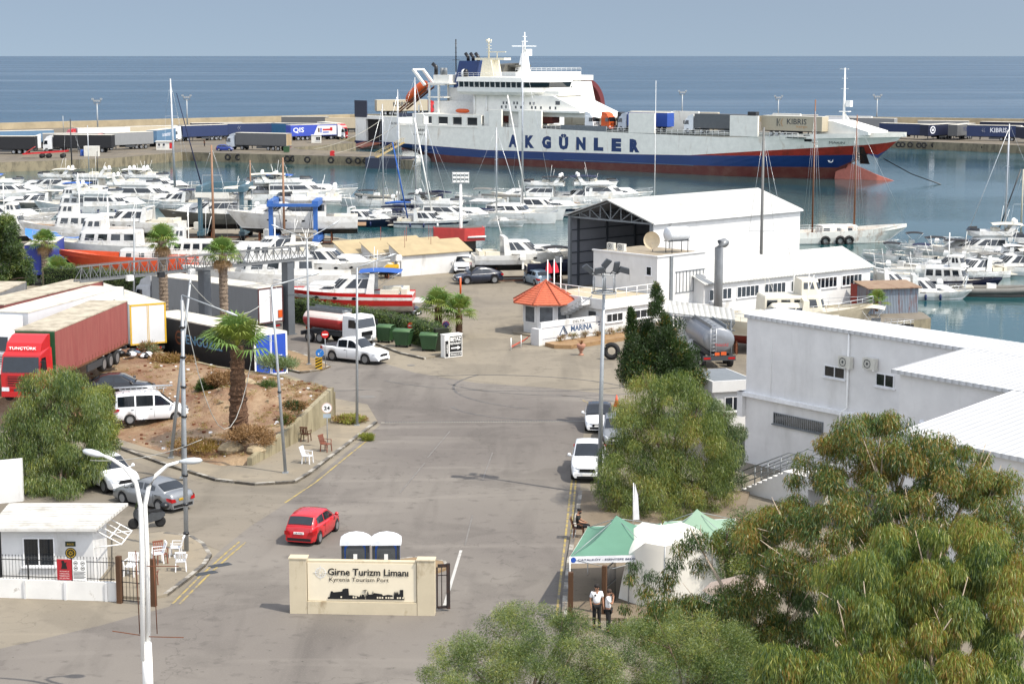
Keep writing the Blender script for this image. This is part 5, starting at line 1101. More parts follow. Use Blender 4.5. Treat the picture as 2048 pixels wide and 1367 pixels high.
a=P(1518,905); car('car_behind_depot','silver car peeping out behind the corner of the white depot building',(a.x,a.y,0),R(95),'hatch',SILV)
a=P(450,302); car('blue_car','small blue car on the far pier beside the silver truck',(a.x,a.y,0),R(-8),'hatch',BLCAR)
# scooter
a=P(295,1055); s=thing('motor_scooter','dark grey motor scooter with a top box parked behind the police hut','scooter',(a.x,a.y,0),R(200))
for x in (-.62,.66):
    b=MB(); b.lathe([(.15,-.05),(.25,-.06),(.27,0),(.25,.06),(.15,.05)],14,(0,0,0),0,True,'y'); b.lathe([(.01,-.03),(.15,-.03),(.15,.03),(.01,.03)],10,(0,0,0),1,True,'y'); b.build('wheel',[BLK,RIM],s,(x,0,.27))
b=MB(); SG2=M('scooter_grey',(80,84,88),.3,k=.6,coat=.4)
b.loft([[(x,-w,z0),(x,w,z0),(x,w*.8,z1),(x,-w*.8,z1)] for x,w,z0,z1 in ((-.85,.06,.55,.7),(-.6,.17,.42,.78),(-.2,.18,.32,.78),(-.02,.15,.28,.66),(.05,.17,.25,.34),(.32,.17,.25,.34),(.42,.2,.3,.95),(.52,.17,.5,1.02),(.66,.05,.6,.8))]); b.build('bodywork',SG2,s)
b=MB(); b.loft([[(x,-w,z0),(x,w,z0),(x,w*.8,z1),(x,-w*.8,z1)] for x,w,z0,z1 in ((-.75,.12,.78,.84),(-.4,.17,.78,.88),(-.0,.12,.76,.82))]); b.build('seat',BLKC,s)
b=MB(); b.tube([(.45,-.33,1.08),(.5,0,1.02),(.45,.33,1.08)],.02,6); b.tube([(.5,0,1.0),(.66,0,.3)],.035,6); b.build('handlebar',BLKP,s); b=MB(); b.ball((-.85,0,1.02),.24,10,0,.75); b.build('top_box',BLKP,s)
b=MB(); b.add([(.55,-.2,1.0),(.55,.2,1.0),(.42,.16,1.35),(.42,-.16,1.35)],[(0,1,2,3)]); b.build('windshield',GLS,s)
# ---------- left lot trucks ----------
TW=M('white_truck_paint',(238,240,240),.35,k=.84,var=.03); TR=M('red_truck_paint',(205,30,34),.35,k=.75,var=.05,coat=.3); CUR=stained('faded_maroon_curtain',(162,84,78),(182,112,100),.8,.4,.8,k=.62,rough=.7,stretch=(3,1,.4)); RTOP=stained('grimy_trailer_roof',(214,203,180),(150,135,110),.9,.45,.75,k=.68,k2=.5); RTW=stained('cream_trailer_roof',(246,240,225),(205,192,165),.8,.45,.8,k=.66,k2=.5)
GREYC=M('grey_curtain',(165,167,168),.6,k=.55,var=.06,stretch=(3,1,.5)); BLKCUR=M('black_curtain',(28,29,33),.55,k=.7,var=.2,stretch=(3,1,.5)); NVC=M('navy_curtain',(38,58,105),.55,k=.6,var=.1,stretch=(3,1,.5)); NVD=M('dark_navy_curtain',(28,36,66),.55,k=.6,var=.1,stretch=(3,1,.5)); BLC=M('blue_curtain',(38,82,175),.5,k=.7,var=.08,stretch=(3,1,.5)); LBC=M('light_blue_curtain',(110,150,185),.6,k=.55,var=.1,stretch=(3,1,.5)); CRC=M('cream_curtain',(214,200,172),.6,k=.65,var=.06,stretch=(3,1,.5)); DGC=M('dark_grey_curtain',(120,121,122),.6,k=.5,var=.06,stretch=(3,1,.5)); BLD=M('blue_rear_doors',(40,82,190),.4,k=.7,var=.04); WTC=M('white_curtain',(236,238,240),.6,k=.72,var=.04)
t=semi_px((210,604),(78,657),1.9,label='red articulated truck with a faded maroon curtain trailer on the dirt lot',cabc=TR,sidec=CUR,roofc=RTOP,rearc=CUR,frame=RUST,L=13.6,name='red_articulated_truck',group='trucks parked on the dirt lot')
txt(t,'TUNÇTÜRK',.24,WHT,(7.42,0,3.22),(0,1,0),(-.35,0,.94),width=1.7,bold=.02,ex=.03)
b=MB(); b.box(5.4,5.44,-1.24,1.24,1.2,3.95); b.build('green_headboard',M('green_headboard_paint',(40,95,55),.6,k=.6),t)
semi_px((202,576),(35,620),1.9,label='white box truck with a long cream roof left of the maroon trailer',cabc=TW,sidec=WTC,roofc=RTW,name='white_box_truck',group='trucks parked on the dirt lot')
semi_px((148,566),(5,600),1.9,label='trailer with a grimy roof and red side, second behind the maroon trailer',cabc=TW,sidec=M('dull_red_curtain',(160,90,85),.6,k=.55),roofc=RTOP,cab=False,name='parked_trailer',cat='trailer',group='trucks parked on the dirt lot')
semi_px((10,566),(-100,610),1.9,label='grey sided trailer with a sandy roof at the left edge of the photo',cabc=TW,sidec=M('faded_grey_curtain',(170,170,168),.6,k=.5),roofc=RTOP,cab=False,name='parked_trailer',cat='trailer',group='trucks parked on the dirt lot')
semi_px((270,599),(190,573),1.2,label='white trailer with yellow edged rear doors in front of the gantry',cabc=TW,sidec=WTC,roofc=RTW,rearc=WTC,rearframe=YEL,cab=False,name='white_box_trailer',cat='trailer',group='trucks parked on the dirt lot')
t=semi_px((549,667),(318,622),-.0,label='black curtain truck lettered ENGÜZEL with blue rear doors',cabc=M('tan_silver_cab',(190,180,165),.35,k=.65),sidec=BLKCUR,roofc=RTW,rearc=BLD,rearframe=WHT,text='ENGÜZEL',tc=M('pale_blue_lettering',(120,175,215),.5,k=.6),th=.8,tw=4.6,tx=-.6,tz=2.8,bothtext=True,name='black_curtain_truck',group='trucks parked on the dirt lot')
b=MB()
for s in (1,-1):
    disc(b,(1.2,s*1.275,2.75),.5,(1,0,0),(0,0,1),0,20,.36); b.box(.9,1.5,s*1.27-.005,s*1.27+.005,2.68,2.8)
b.build('round_emblem',M('brown_orange_print',(150,85,50),.6,k=.5),t)
b=MB(); b.box(-8.26,-8.25,-.95,-.35,1.35,1.6); b.build('orange_plate',ORG,t); b=MB()
for k in range(4): b.box(-8.26,-8.25,-.9,-.1+.1*(k%2),1.9+.17*k,1.95+.17*k)
b.build('rear_lettering',WHT,t)
t=semi_px((537,574),(330,548),0,label='silver grey truck with white rear doors behind the tall palms',cabc=M('silver_cab_paint',(205,208,212),.35,k=.7),sidec=GREYC,roofc=RTW,rearc=WTC,rearframe=M('maroon_frame',(95,50,50),.5,k=.6),name='grey_curtain_truck',group='trucks parked on the dirt lot')
b=MB(); b.box(-8.3,-8.25,-1.15,-.75,1.5,2.1); b.build('orange_plate',ORG,t)
a=P(18,735,1.9); t=semi('white tractor unit partly out of frame beside the red truck',(a.x-4.5,a.y-3.4,1.9),head(P(210,604,5.9),P(78,657,5.9)),TW,WTC,RTW,trailer=False,name='white_tractor_unit',group='trucks parked on the dirt lot')
a=P(72,572,0); b=MB(); b.box(-1.3,1.3,-4,4,1.1,4.0); tb=thing('blue_box_trailer','blue box trailer standing behind the left palm','trailer',(P(72,572).x,P(72,572).y+4,0),R(5)); b.build('trailer_box',M('blue_box_paint',(52,68,165),.5,k=.65,var=.1),tb)
for y in (-3.2,-2.2,2.5):
    for s in (1,-1): b=MB(); b.lathe([(.01,-.15),(.5,-.15),(.5,.15),(.01,.15)],14,(s*1.1,y,.5),0,True,'x'); b.build('wheel',BLK,tb)
b=MB(); b.box(-1.32,1.32,-4.05,4.05,4.0,4.06); b.build('trailer_roof',RTW,tb)
# ---------- fuel tankers ----------
def tanker(label,loc,rz,cabc,tankc,name='fuel_tanker',L=5.2,r=1.0,cab=True):
    t=thing(name,label,'tanker truck',loc,rz); W=1.2
    b=MB(); rings=[]
    for x,s in ((-L/2,.3),(-L/2+.03,.8),(-L/2+.15,.97),(-L/2+.3,1),(L/2-.3,1),(L/2-.15,.97),(L/2-.03,.8),(L/2,.3)):
        rings.append([(x,1.18*s*math.cos(2*math.pi*j/24),2.05+r*s*math.sin(2*math.pi*j/24)*.88) for j in range(24)])
    tc2=tankc if isinstance(tankc,list) else [tankc]; b.loft(rings,0,True,True,True,rowm=[1 if len(tc2)>1 and 1<=j<=10 else 0 for j in range(24)]); b.build('tank',tc2,t)
    b=MB()
    for s in (1,-1): b.box(-L/2+.1,L/2-.1,s*.55-.03,s*.55+.03,2.85,3.15)
    for k in range(4): b.lathe([(.25,2.9),(.25,3.02),(.01,3.03)],12,(-L/2+.8+k*1.15,0,0))
    b.box(-L/2+.1,L/2-.1,-.52,.52,2.86,2.92); b.build('top_walkway',GRY,t)
    b=MB(); x=-L/2-.08
    for y in (.25,.65): b.tube([(x,y,.9),(x,y,2.95)],.025,5)
    for k in range(7): b.tube([(x,.25,1.05+k*.28),(x,.65,1.05+k*.28)],.02,4)
    b.build('ladder',ALU,t)
    b=MB(); b.box(-L/2,L/2+2.3,-.45,.45,.7,1.05); b.box(-L/2-.1,-L/2+.05,-W,W,.6,.95); b.build('chassis',GRYD,t)
    b=MB()
    for s in (1,-1): b.box(-L/2-.12,-L/2-.1,s*.9-.25,s*.9+.25,.7,.85)
    b.build('tail_light',LAMPR,t)
    b=MB(); b.box(-L/2-.13,-L/2-.11,-.5,-.1,1.0,1.25); b.box(-L/2-.13,-L/2-.11,.0,.35,.98,1.2); b.build('hazard_plate',ORG,t)
    for x in (-L/2+.9,-L/2+2.2,L/2+1.35):
        for s in (1,-1): wheel(t,x,s*(W-.18),.5,.34)
    b=MB(); c=L/2+.4; prof=[(c,.7),(c+1.75,.5),(c+1.85,.9),(c+1.83,1.7),(c+1.62,2.6),(c+1.4,2.72),(c+.05,2.75)]
    b.prism(prof,-1.18,1.18); b.build('cab',cabc,t)
    b=MB(); b.add([(c+1.85,-1.08,1.75),(c+1.85,1.08,1.75),(c+1.66,1.05,2.5),(c+1.66,-1.05,2.5)],[(0,1,2,3)]); b.build('windscreen',GLS,t)
    for s in (1,-1):
        b=MB(); b.poly([(c+1.65,s*1.19,1.72),(c+.7,s*1.19,1.72),(c+.75,s*1.19,2.45),(c+1.5,s*1.19,2.45)]); b.build('side_window',GLS,t)
        b=MB(); b.box(c+1.7,c+1.85,s*1.35-.09,s*1.35+.09,1.8,2.3); b.build('mirror',BLKP,t)
        b=MB(); b.box(c+1.85,c+1.89,s*.9-.2,s*.9+.2,.7,.9); b.build('headlight',LAMPW,t)
    b=MB(); b.box(c+1.84,c+1.88,-.7,.7,1.0,1.4); b.build('grille',BLKP,t)
    return t
a=P(655,690); t=tanker('white cabbed fuel tanker with a red and white tank coming down the road',(a.x,a.y+1.6,0),R(-38),TW,[M('tank_red',(188,55,55),.4,k=.65),M('tank_pinkish_white',(232,215,208),.45,k=.75,var=.08)],L=4.6,r=.95); t.scale=(.88,.88,.88)
a=P(1436,738); t=tanker('grey oval fuel tanker seen from behind beside the white depot building',(a.x-.3,a.y+3.4,0),R(97),TW,M('grey_tank_metal',(168,172,178),.35,metal=.4,k=.55,var=.08),name='grey_fuel_tanker',L=6.4,r=1.1)
txt(t,'TAALGAZ',.2,RED,(-3.26,-.15,1.75),(0,-1,0),(0,0,1),width=1.0,ex=.06)
# ---------- far pier trucks ----------
G='trucks lined up on the far pier'
KL=M('kibris_white_lettering',(235,238,245),.6,k=.8)
def kmark(t,x,z,mat,s=1.0):
    b=MB()
    for side in (1,-1):
        y=side*1.272; d=-side
        for k in (0,1): b.beam((x+d*(.35+k*.42)*s,y,z+.55*s),(x+d*(.0+k*.42)*s,y,z),.14*s,.02); b.beam((x+d*(.0+k*.42)*s,y,z),(x+d*(.35+k*.42)*s,y,z-.55*s),.14*s,.02)
    b.build('chevron_emblem',mat,t)
def pt(label,xa,xb,yt,yb,left=True,dy=0,zb=0,**k):
    """pier truck: photo roof span xa..xb, roof y yt at front end and yb at rear"""
    if left: return semi_px((xb,yb),(xa,yt),zb,label=label,**k)
    return semi_px((xa,yt),(xb,yb),zb,label=label,**k)
pt('black curtain trailer at the left end of the pier row',-35,57,272,272,cabc=TW,sidec=BLKCUR,roofc=RTW,cab=False,group=G,detail=0)
pt('white cab truck tucked behind the black lettered truck on the pier',86,205,267,266,cabc=TW,sidec=GREYC,roofc=RTW,group=G,detail=0)
pt('black curtain truck lettered DURUST on the far pier',124,212,269,269.5,cabc=TW,sidec=BLKCUR,roofc=RTW,group=G,detail=0,text='DURUST',tc=KL,th=1.25,tw=6.0,tx=.9,tz=2.75)
t=pt('red cabbed truck with a light grey curtain trailer on the pier',212,292,266,263,cabc=TR,sidec=GREYC,roofc=RTW,group=G,detail=0,text='k',tc=M('dark_red_lettering',(120,45,50),.6,k=.6),th=1.4,tx=3.6,tz=2.6)
pt('light blue curtain trailer right of the grey one on the pier',292,352,262,255,left=False,cabc=TW,sidec=LBC,roofc=RTW,cab=False,group=G,detail=0,text='OLUR BETBET',tc=KL,th=.7,tw=6,tz=2.7)
pt('white cabbed truck with a plain navy curtain beyond the pier hut',372,438,251,249,cabc=TW,sidec=NVC,roofc=RTW,group=G,detail=0)
t=pt('white cabbed navy truck lettered KIBRIS on the left part of the pier',463,531,247,246,cabc=TW,sidec=NVC,roofc=RTW,group=G,detail=0,text='KIBRIS',tc=KL,th=1.1,tw=4.2,tx=-.5,tz=2.9); kmark(t,.7-8.2+9.4,2.8,KL,1.0)
pt('silver truck with a grey curtain and beige rear standing on the inner quay',477,577,265,267,cabc=M('silver_truck_cab',(205,212,220),.4,k=.75),sidec=DGC,roofc=RTW,rearc=M('beige_doors',(200,175,135),.6,k=.6),group=G,detail=1)
pt('black cabbed truck with a blue green curtain on the pier',557,625,246,247,cabc=BLKP,sidec=M('teal_blue_curtain',(40,105,150),.6,k=.6),roofc=RTW,group=G,detail=0)
QB=M('qis_blue_curtain',(60,85,195),.5,k=.7)
t=pt('truck with a blue curtain lettered QIS behind the silver truck',583,662,250,248,left=False,cabc=TW,sidec=QB,roofc=RTW,group=G,detail=0,text='QIS',tc=KL,th=1.5,tw=3.2,tx=-4.5,tz=2.6)
b=MB(); b.prism([(-1.5,1.3),(5.35,1.3),(5.35,3.7),(-.3,3.7)],-1.285,-1.262); b.build('white_advert_panel',WTC,t); b=MB()
for x,z,w_,h_,m_ in ((-.2,2.0,.5,1.1,0),(.5,1.9,.4,1.2,1),(1.2,2.4,2.2,.45,2),(1.2,1.8,1.8,.3,1),(3.4,2.3,.7,.9,2)): b.box(x,x+w_,-1.292,-1.286,z,z+h_,m_)
b.build('advert_print',[M('print_brown',(120,90,70),.6,k=.5),QB,RED],t)
semi_px((640,243),(683,247),0,label='red cabbed truck with a white trailer lettered KIBRIS beside the stern ramp',cabc=TR,sidec=WTC,roofc=RTW,group=G,detail=0,text='KIBRIS',tc=NAVY,th=.9,tw=3.6,tx=4,tz=3.0)
pt('white trailer with a long pale roof in the rear row of the pier',572,648,233,233,cabc=TW,sidec=DGC,roofc=RTW,cab=False,group=G,detail=0)
pt('beige trailer near the seaward wall left of the ferries',672,725,236,236,cabc=TW,sidec=CRC,roofc=CRC,cab=False,group=G,detail=0)
pt('blue trailer in the rear row at the far left of the pier',5,92,262,260,cabc=TR,sidec=LBC,roofc=RTW,group=G,detail=0)
pt('red ended trailer with a white roof in the rear row',160,248,256,254,cabc=TR,sidec=WTC,roofc=RTW,group=G,detail=0)
pt('cream roofed trailer in the rear row behind the grey curtain one',262,345,253,251,cabc=TW,sidec=CRC,roofc=RTW,cab=False,group=G,detail=0)
pt('dark navy trailer in the rear row above the plain navy truck',395,470,246,245,cabc=TW,sidec=NVD,roofc=RTW,cab=False,group=G,detail=0)
# right pier
G2='trailers parked on the right hand pier'
pt('navy blue trailer next to the ferry bow on the right pier',1775,1843,246,248,left=False,cabc=TW,sidec=NVC,roofc=RTW,cab=False,group=G2,detail=0)
pt('dark navy trailer with a round white logo on the right pier',1857,1895,249,247,cabc=TW,sidec=NVD,roofc=RTW,cab=False,group=G2,detail=0)
semi_px((1945,246),(1902,250),0,label='grey trailer lettered TÜRK on the right pier',cabc=TW,sidec=DGC,roofc=RTW,rearc=WTC,cab=False,group=G2,detail=0,text='TÜRK',tc=NAVY,th=1.2,tw=5,tz=2.8,bothtext=True)
t=semi_px((2024,251),(1955,250),0,label='navy trailer lettered KIBRIS on the right pier',cabc=TW,sidec=NVC,roofc=RTW,rearc=WTC,cab=False,group=G2,detail=0,text='KIBRIS',tc=KL,th=1.2,tw=4.2,tx=-1.2,tz=2.8,bothtext=True); kmark(t,1.6,2.8,KL)
semi_px((2110,257),(2040,253),0,label='dark navy trailer cut by the right edge of the photo',cabc=TW,sidec=NVD,roofc=RTW,cab=False,group=G2,detail=0)
semi_px((1932,242),(1842,241),0,label='pale roofed grey trailer in the rear row above the round logo trailer',cabc=TW,sidec=GREYC,roofc=RTW,cab=False,group=G2,detail=0)
semi_px((2060,245),(1965,243),0,label='navy trailer in the rear row at the right edge',cabc=TW,sidec=NVD,roofc=RTW,cab=False,group=G2,detail=0)
semi_px((1798,237),(1695,235),0,label='large white roofed trailer behind the ferry foremast',cabc=TW,sidec=GREYC,roofc=RTW,cab=False,group=G2,detail=0)
for k,(x0,x1,y,lab) in enumerate(((1262,1345,222,'white'),(1350,1440,224,'cream'),(1540,1640,229,'pale grey'),(1655,1740,232,'off white'))): semi_px((x1,y+1),(x0,y),0,label=lab+' roofed trailer showing above the ferry bulwark on the pier behind',cabc=TW,sidec=(WTC,CRC,GREYC,WTC)[k],roofc=RTW,cab=False,group=G2,detail=0)
t=[o for o in bpy.data.objects if o.get('label')=='dark navy trailer with a round white logo on the right pier'][0]
b=MB()
for s in (1,-1): disc(b,(3.2 if s<0 else 3.2,s*1.275,2.6),1.0,(1.3,0,0),(0,0,1),0,24,.72); b.box(2.7,3.7,s*1.275-.005,s*1.275+.005,2.3,2.9)
b.build('round_emblem',KL,t)
# truck-transporter, container, hut, posts
a=P(85,318); t=thing('car_transporter','red and black low transporter deck parked at the quay edge','transporter',(a.x,a.y+4,0),R(4)); b=MB(); b.beam((-5,-1,.9),(4.5,-1,1.5),.2,.3); b.beam((-5,1,.9),(4.5,1,1.5),.2,.3)
for k in range(8): b.beam((-4.6+k*1.2,-1,1+k*.07),(-4.6+k*1.2,1,1+k*.07),.15)
b.beam((-5,0,.8),(-2.5,0,2.4),1.6,.12); b.build('deck',RED,t)
for x in (-1,.4,3.4):
    for s in (1,-1): b=MB(); b.lathe([(.01,-.15),(.5,-.15),(.5,.15),(.01,.15)],12,(x,s*1.0,.5),0,True,'y'); b.build('wheel',BLK,t)
a=P(181,313); c=thing('white_container','small white container on the quay beside a blue barrel','container',(a.x,a.y+1.5,0),R(4)); b=MB(); b.box(-1.6,1.6,-1,1,0,2.2)
for k in range(10): b.box(-1.5+k*.32,-1.4+k*.32,-1.04,-1,0.1,2.1)
b.build('box',WHTD,c)
a=P(163,312); b=MB(); b.lathe([(.5,0),(.52,.1),(.52,1.2),(.5,1.3),(.01,1.3)],14,(0,0,0)); tag(b.build('barrel',BLUE,None,(a.x,a.y+1,0)),'blue barrel beside the small white container on the quay','barrel')
a=P(328,300); hq=thing('pier_hut','small white hut with a red shutter on the pier','hut',(a.x,a.y+1.5,0),R(2)); b=MB(); b.box(-1.9,1.9,-1.2,1.2,0,1.9); b.box(-2.1,2.1,-1.4,1.4,1.9,2.05); b.build('wall',WHTD,hq)
for x in (-1.2,-.1): window(hq,(x,-1.205,1.2),.6,.7,(1,0,0),(0,-1,0),bars=0)
b=MB(); b.box(1.2,1.8,-1.23,-1.2,.3,1.7); b.build('shutter',RED,hq)
a=P(632,286); hq=thing('pier_booth','tiny white booth with a dark window on the back quay','hut',(a.x,a.y+1.0,0),R(2)); b=MB(); b.box(-1.2,1.2,-.9,.9,0,1.9); b.box(-1.3,1.3,-1,1,1.9,2.0); b.build('wall',WHTD,hq); window(hq,(.5,-.905,1.1),1.1,1.0,(1,0,0),(0,-1,0),bars=1)
a=P(664,312); b=MB(); b.box(-.5,.5,-.4,.4,0,.95); b.lathe([(.4,.95),(.42,1.1),(.01,1.12)],12); tag(b.build('red_hydrant_box',RED,None,(a.x,a.y+1,0)),'small red equipment box on the inner quay','box')
a=P(572,306); b=MB(); b.prism([(-.6,.15),(.6,.15),(.7,1.2),(-.7,1.2)],-.45,.45); b.prism([(-.72,1.2),(.72,1.2),(.5,1.4),(-.5,1.4)],-.48,.48); tag(b.build('pier_bin',M('bin_green',(50,95,55),.6,k=.55),None,(a.x,a.y+1,0)),'green bin inside railings on the inner quay','bin')
# quay fender tyres
fg='black tyre fenders on the pier'; proto=None
spots=[(27,326),(36,326),(47,326),(64,326),(72,326),(86,324),(95,324),(106,323),(116,323),(145,322),(172,321),(183,320),(192,320),(220,319),(372,309),(382,310),(398,310),(456,314),(477,314),(575,317),(587,317),(593,317),(615,319),(662,320),(698,321),(716,321),(732,321),(815,325),(646,294),(665,291),(680,289)]+[(1797,289),(1805,289),(1820,289),(1838,290),(1848,290),(1868,290),(1900,291),(1910,291),(1930,292),(1963,293),(1968,294),(2018,295)]
for k,(x,y) in enumerate(spots):
    z=-.8; p=P(x,y,z)
    if proto is None:
        b=MB(); ring=[]
        for j in range(17):
            a_=2*math.pi*j/16; ring.append((.55*math.cos(a_),0,.55*math.sin(a_)))
        b.tube(ring,.24,7,cap=False); proto=tag(b.build('tyre_fender',BLK,None,p),'black tyre fender hanging on the pier wall','tyre',fg); o=proto
    else: o=copytree(proto,p)
    o.location=p+Vector((0,-.15,0))
    o['label']='black tyre fender hanging on the left pier wall' if x<300 else ('black tyre fender hanging on the inner quay wall' if x<840 else 'black tyre fender hanging on the right pier wall')
# ================= FERRIES =================
SHW=stained('ship_grey_white_paint',(244,239,226),(190,150,105),.5,.58,.82,k=.92,k2=.72,stretch=(1,1,.25)); SHB=M('ship_blue_paint',(32,66,128),.45,k=.62,var=.12,scale=.3); SHR=stained('ship_antifouling_red',(120,58,50),(140,95,80),.3,.45,.75,k=.55); SHO=stained('ship_bow_red',(190,62,45),(150,55,40),.5,.45,.7,k=.65); SHG=M('ship_pale_green_grey',(165,185,182),.5,k=.62,var=.15,scale=.5)
SUP=stained('superstructure_white',(243,241,232),(190,160,115),.6,.62,.85,k=.85,k2=.65,stretch=(1,1,.3)); DKG=M('deck_green_grey',(120,125,118),.8,k=.5); SHT=M('ship_blue_lettering',(30,62,118),.5,k=.65)
f1=thing('cargo_ferry','long grey white freight ferry lettered AKGÜNLER with blue and red hull','ferry',(-21.6,424.12,0),math.atan2(-69.37,86.32))
BM=17.; CY=8.5
def zl(x,pl): return ip(pl,x)
white_b=[(-5.5,1.9),(20,1.15),(59,1.55),(74,1.85),(90,3.2),(102,4.15),(111,4.85),(118,5.8)]; red_b=[(-5.5,1.88),(20,1.13),(59,1.53),(74,1.83),(102,2.6),(112,2.9),(115,3.4),(118,4.6)]; blu_b=[(-5.5,.3),(10,-.4),(20,-.55),(60,-.4),(98,.2),(112,.1),(118,.1)]
rim=[(-5.5,6.45),(18,6.5),(60,5.95),(84,5.7),(97,6.55),(104,6.9),(118,7.4)]
def hb(x,z):  # half breadth
    t=max(0,(x-80)/(118-80)); fl=max(0,min(1,(z+2)/9)); end=103+15*fl**1.1 if z>.0 else 104.5
    if x<=78: w=8.5
    else:
        q=min(1,(x-78)/(end-78)); w=8.5*(1-q**(1.7+1.2*fl))
    if x<4 and z<1.2: w*=max(.25,1-((4-x)/9.5)*(1.2-z)/3.2*1.1)
    return max(w,.03)
xs=[-5.5,-4,-2,0,2,5,10,20,30,40,50,60,70,74,78,82,86,90,94,97,100,102,104,106,108,110,112,114,116,117.4,118]
rings=[]
for x in xs:
    zs=[-3.2,-2.0,zl(x,blu_b),(zl(x,blu_b)+zl(x,red_b))/2,zl(x,red_b),max(zl(x,white_b),zl(x,red_b)+.02),(zl(x,white_b)+zl(x,rim))/2,zl(x,rim)]
    stern=max(0,(2-x)/7.5); half=[]
    for z in zs:
        zz=z
        if x<2 and z<1.0: zz=z+(1.0-z)*stern*.9
        if x>104: # raked stem: cut lower rows forward of the stem line
            stem=-.14+(x-104)*.5 if x<112 else 2.0+(x-112)*.85
            zz=max(zz,min(stem+.2,zl(x,rim)-.1)) if z<stem+.2 else zz
        half.append((zz,hb(x,zz)))
    half.append((zl(x,rim)-.9 if x<100 else zl(x,rim)-.9,max(.02,hb(x,zl(x,rim))-.12)))
    r=[(x,CY-w,z) for z,w in half]+[(x,CY,half[-1][0])]+[(x,CY+w,z) for z,w in half[::-1]]
    rings.append(r)
n=len(rings[0]); rowm=[]
base=[2,2,1,1,3,0,0,5,4]
for j in range(n-1): k=j if j<9 else n-2-j; rowm.append(base[min(k,8)])
rowm.append(2); b=MB(); b.loft(rings,0,closed=True,caps=True,rowm=rowm)
b.build('hull',[SHW,SHB,SHR,SHO,DKG,SHW],f1)
b=MB(); b.loft([[(103.5,CY-1.6,-2.6),(103.5,CY+1.6,-2.6),(103.5,CY+.5,1.6),(103.5,CY-.5,1.6)],[(107,CY-1.3,-2.7),(107,CY+1.3,-2.7),(107,CY+.3,.8),(107,CY-.3,.8)],[(112,CY-.9,-2.7),(112,CY+.9,-2.7),(112,CY+.2,-1.0),(112,CY-.2,-1.0)],[(115.8,CY-.25,-2.4),(115.8,CY+.25,-2.4),(115.8,CY+.1,-2.05),(115.8,CY-.1,-2.05)]]); b.build('bulbous_bow',M('sunlit_bulb_red',(205,118,98),.6,k=.6,var=.15),f1)  # lighter red than the hull: sunlight is put into the bulb colour
# bulwark blocks and sill rails
for x0,x1 in ((21.2,24.7),(29.5,35.8),(58.8,65.3),(83.5,90)):
    for y in (.02,BM-.5): b=MB(); b.box(x0,x1,y,y+.48,6.0,10.1); b.build('side_tower',SHW,f1)
b=MB()
for x0,x1 in ((19,21.2),(24.7,29.5),(35.8,42),(53,58.8),(65.3,83.5),(90,99)):
    for zz in (6.25,6.6,6.95): b.tube([(x0,.25,zz),(x1,.25,zz)],.035,4)
    k=int((x1-x0)/1.5)+1
    for i in range(k+1): x=x0+(x1-x0)*i/k; b.tube([(x,.25,5.9),(x,.25,7.0)],.045,4)
b.build('deck_railing',WHT,f1)
b=MB(); b.box(41,53,.1,.4,6.0,7.2)
for i in range(24): b.box(41.1+i*.5,41.25+i*.5,.05,.1,6.1,7.1)
b.build('gangway_rack',GRY,f1)
b=MB()
# writing
for i,ch in enumerate('AKGÜNLER'):
    x=28.0+i*(60.4-28.0)/7; h=2.75 if ch!='Ü' else 3.4
    txt(f1,ch,h,SHT,(x,-.004,3.35 if ch!='Ü' else 3.6),width=2.5,bold=.075,ex=.02)
txt(f1,'MARIN',.6,BLKP,(.9,-.004,5.05),width=2.9,bold=.02,ex=.02); txt(f1,'GAZİMAĞUSA',.55,BLKP,(.9,-.004,4.15),width=4.3,ex=.02)
txt(f1,'MARIN',.5,BLKP,(105.5,CY-hb(105.5,4.9)-.15,5.2),(.93,.36,0),(0,0,1),width=3,ex=.15)
b=MB(); b.box(-5.3,18,-.12,-.003,5.95,6.1); b.build('rubbing_strake',SHW,f1)
b=MB(); b.box(19,38,-.08,-.003,-.35,-.27); b.box(42,75,-.08,-.003,-.25,-.15); b.build('hull_line',M('pale_line',(130,150,170),.5,k=.5),f1)
# stern structure with openings
b=MB(); b.box(-1.5,19,.02,.3,8.2,8.75); b.box(-1.5,19,BM-.3,BM-.02,6.4,8.75); b.box(-1.5,19,.3,BM-.3,8.6,8.75)
for x0,x1 in ((-1.5,1.7),(4.4,6.3),(9.2,10.6),(13.3,14.8),(17.8,19)): b.box(x0,x1,.02,.3,6.4,8.2)
b.build('mooring_deck_house',SHW,f1)
b=MB(); b.box(-1,18.8,5,5.2,6.4,8.6); b.build('inner_bulkhead',GRY,f1)
b=MB(); b.box(19.2,21.1,.6,3,6.2,9.6); b.box(24.8,29.4,2.5,3,6,9.8); b.build('white_locker',SUP,f1)
# deckhouse
b=MB(); b.box(14,33,3.2,14.5,8.7,13.2); b.box(21,45,1.5,13,9.7,10.1); b.prism([(33,8.7),(49,8.7),(45,10),(36.5,13.2),(33,13.2)],3.2,14.5); b.box(26,37.5,4,13,13.2,14.2); b.build('deckhouse',SUP,f1)
b=MB(); b.box(-1,14,7,16,8.7,11.5); b.box(2,12,9,15,11.5,14.5); b.build('casing_house',M('pale_grey_house_paint',(222,222,218),.6,k=.75),f1)  # slightly greyer than the superstructure white
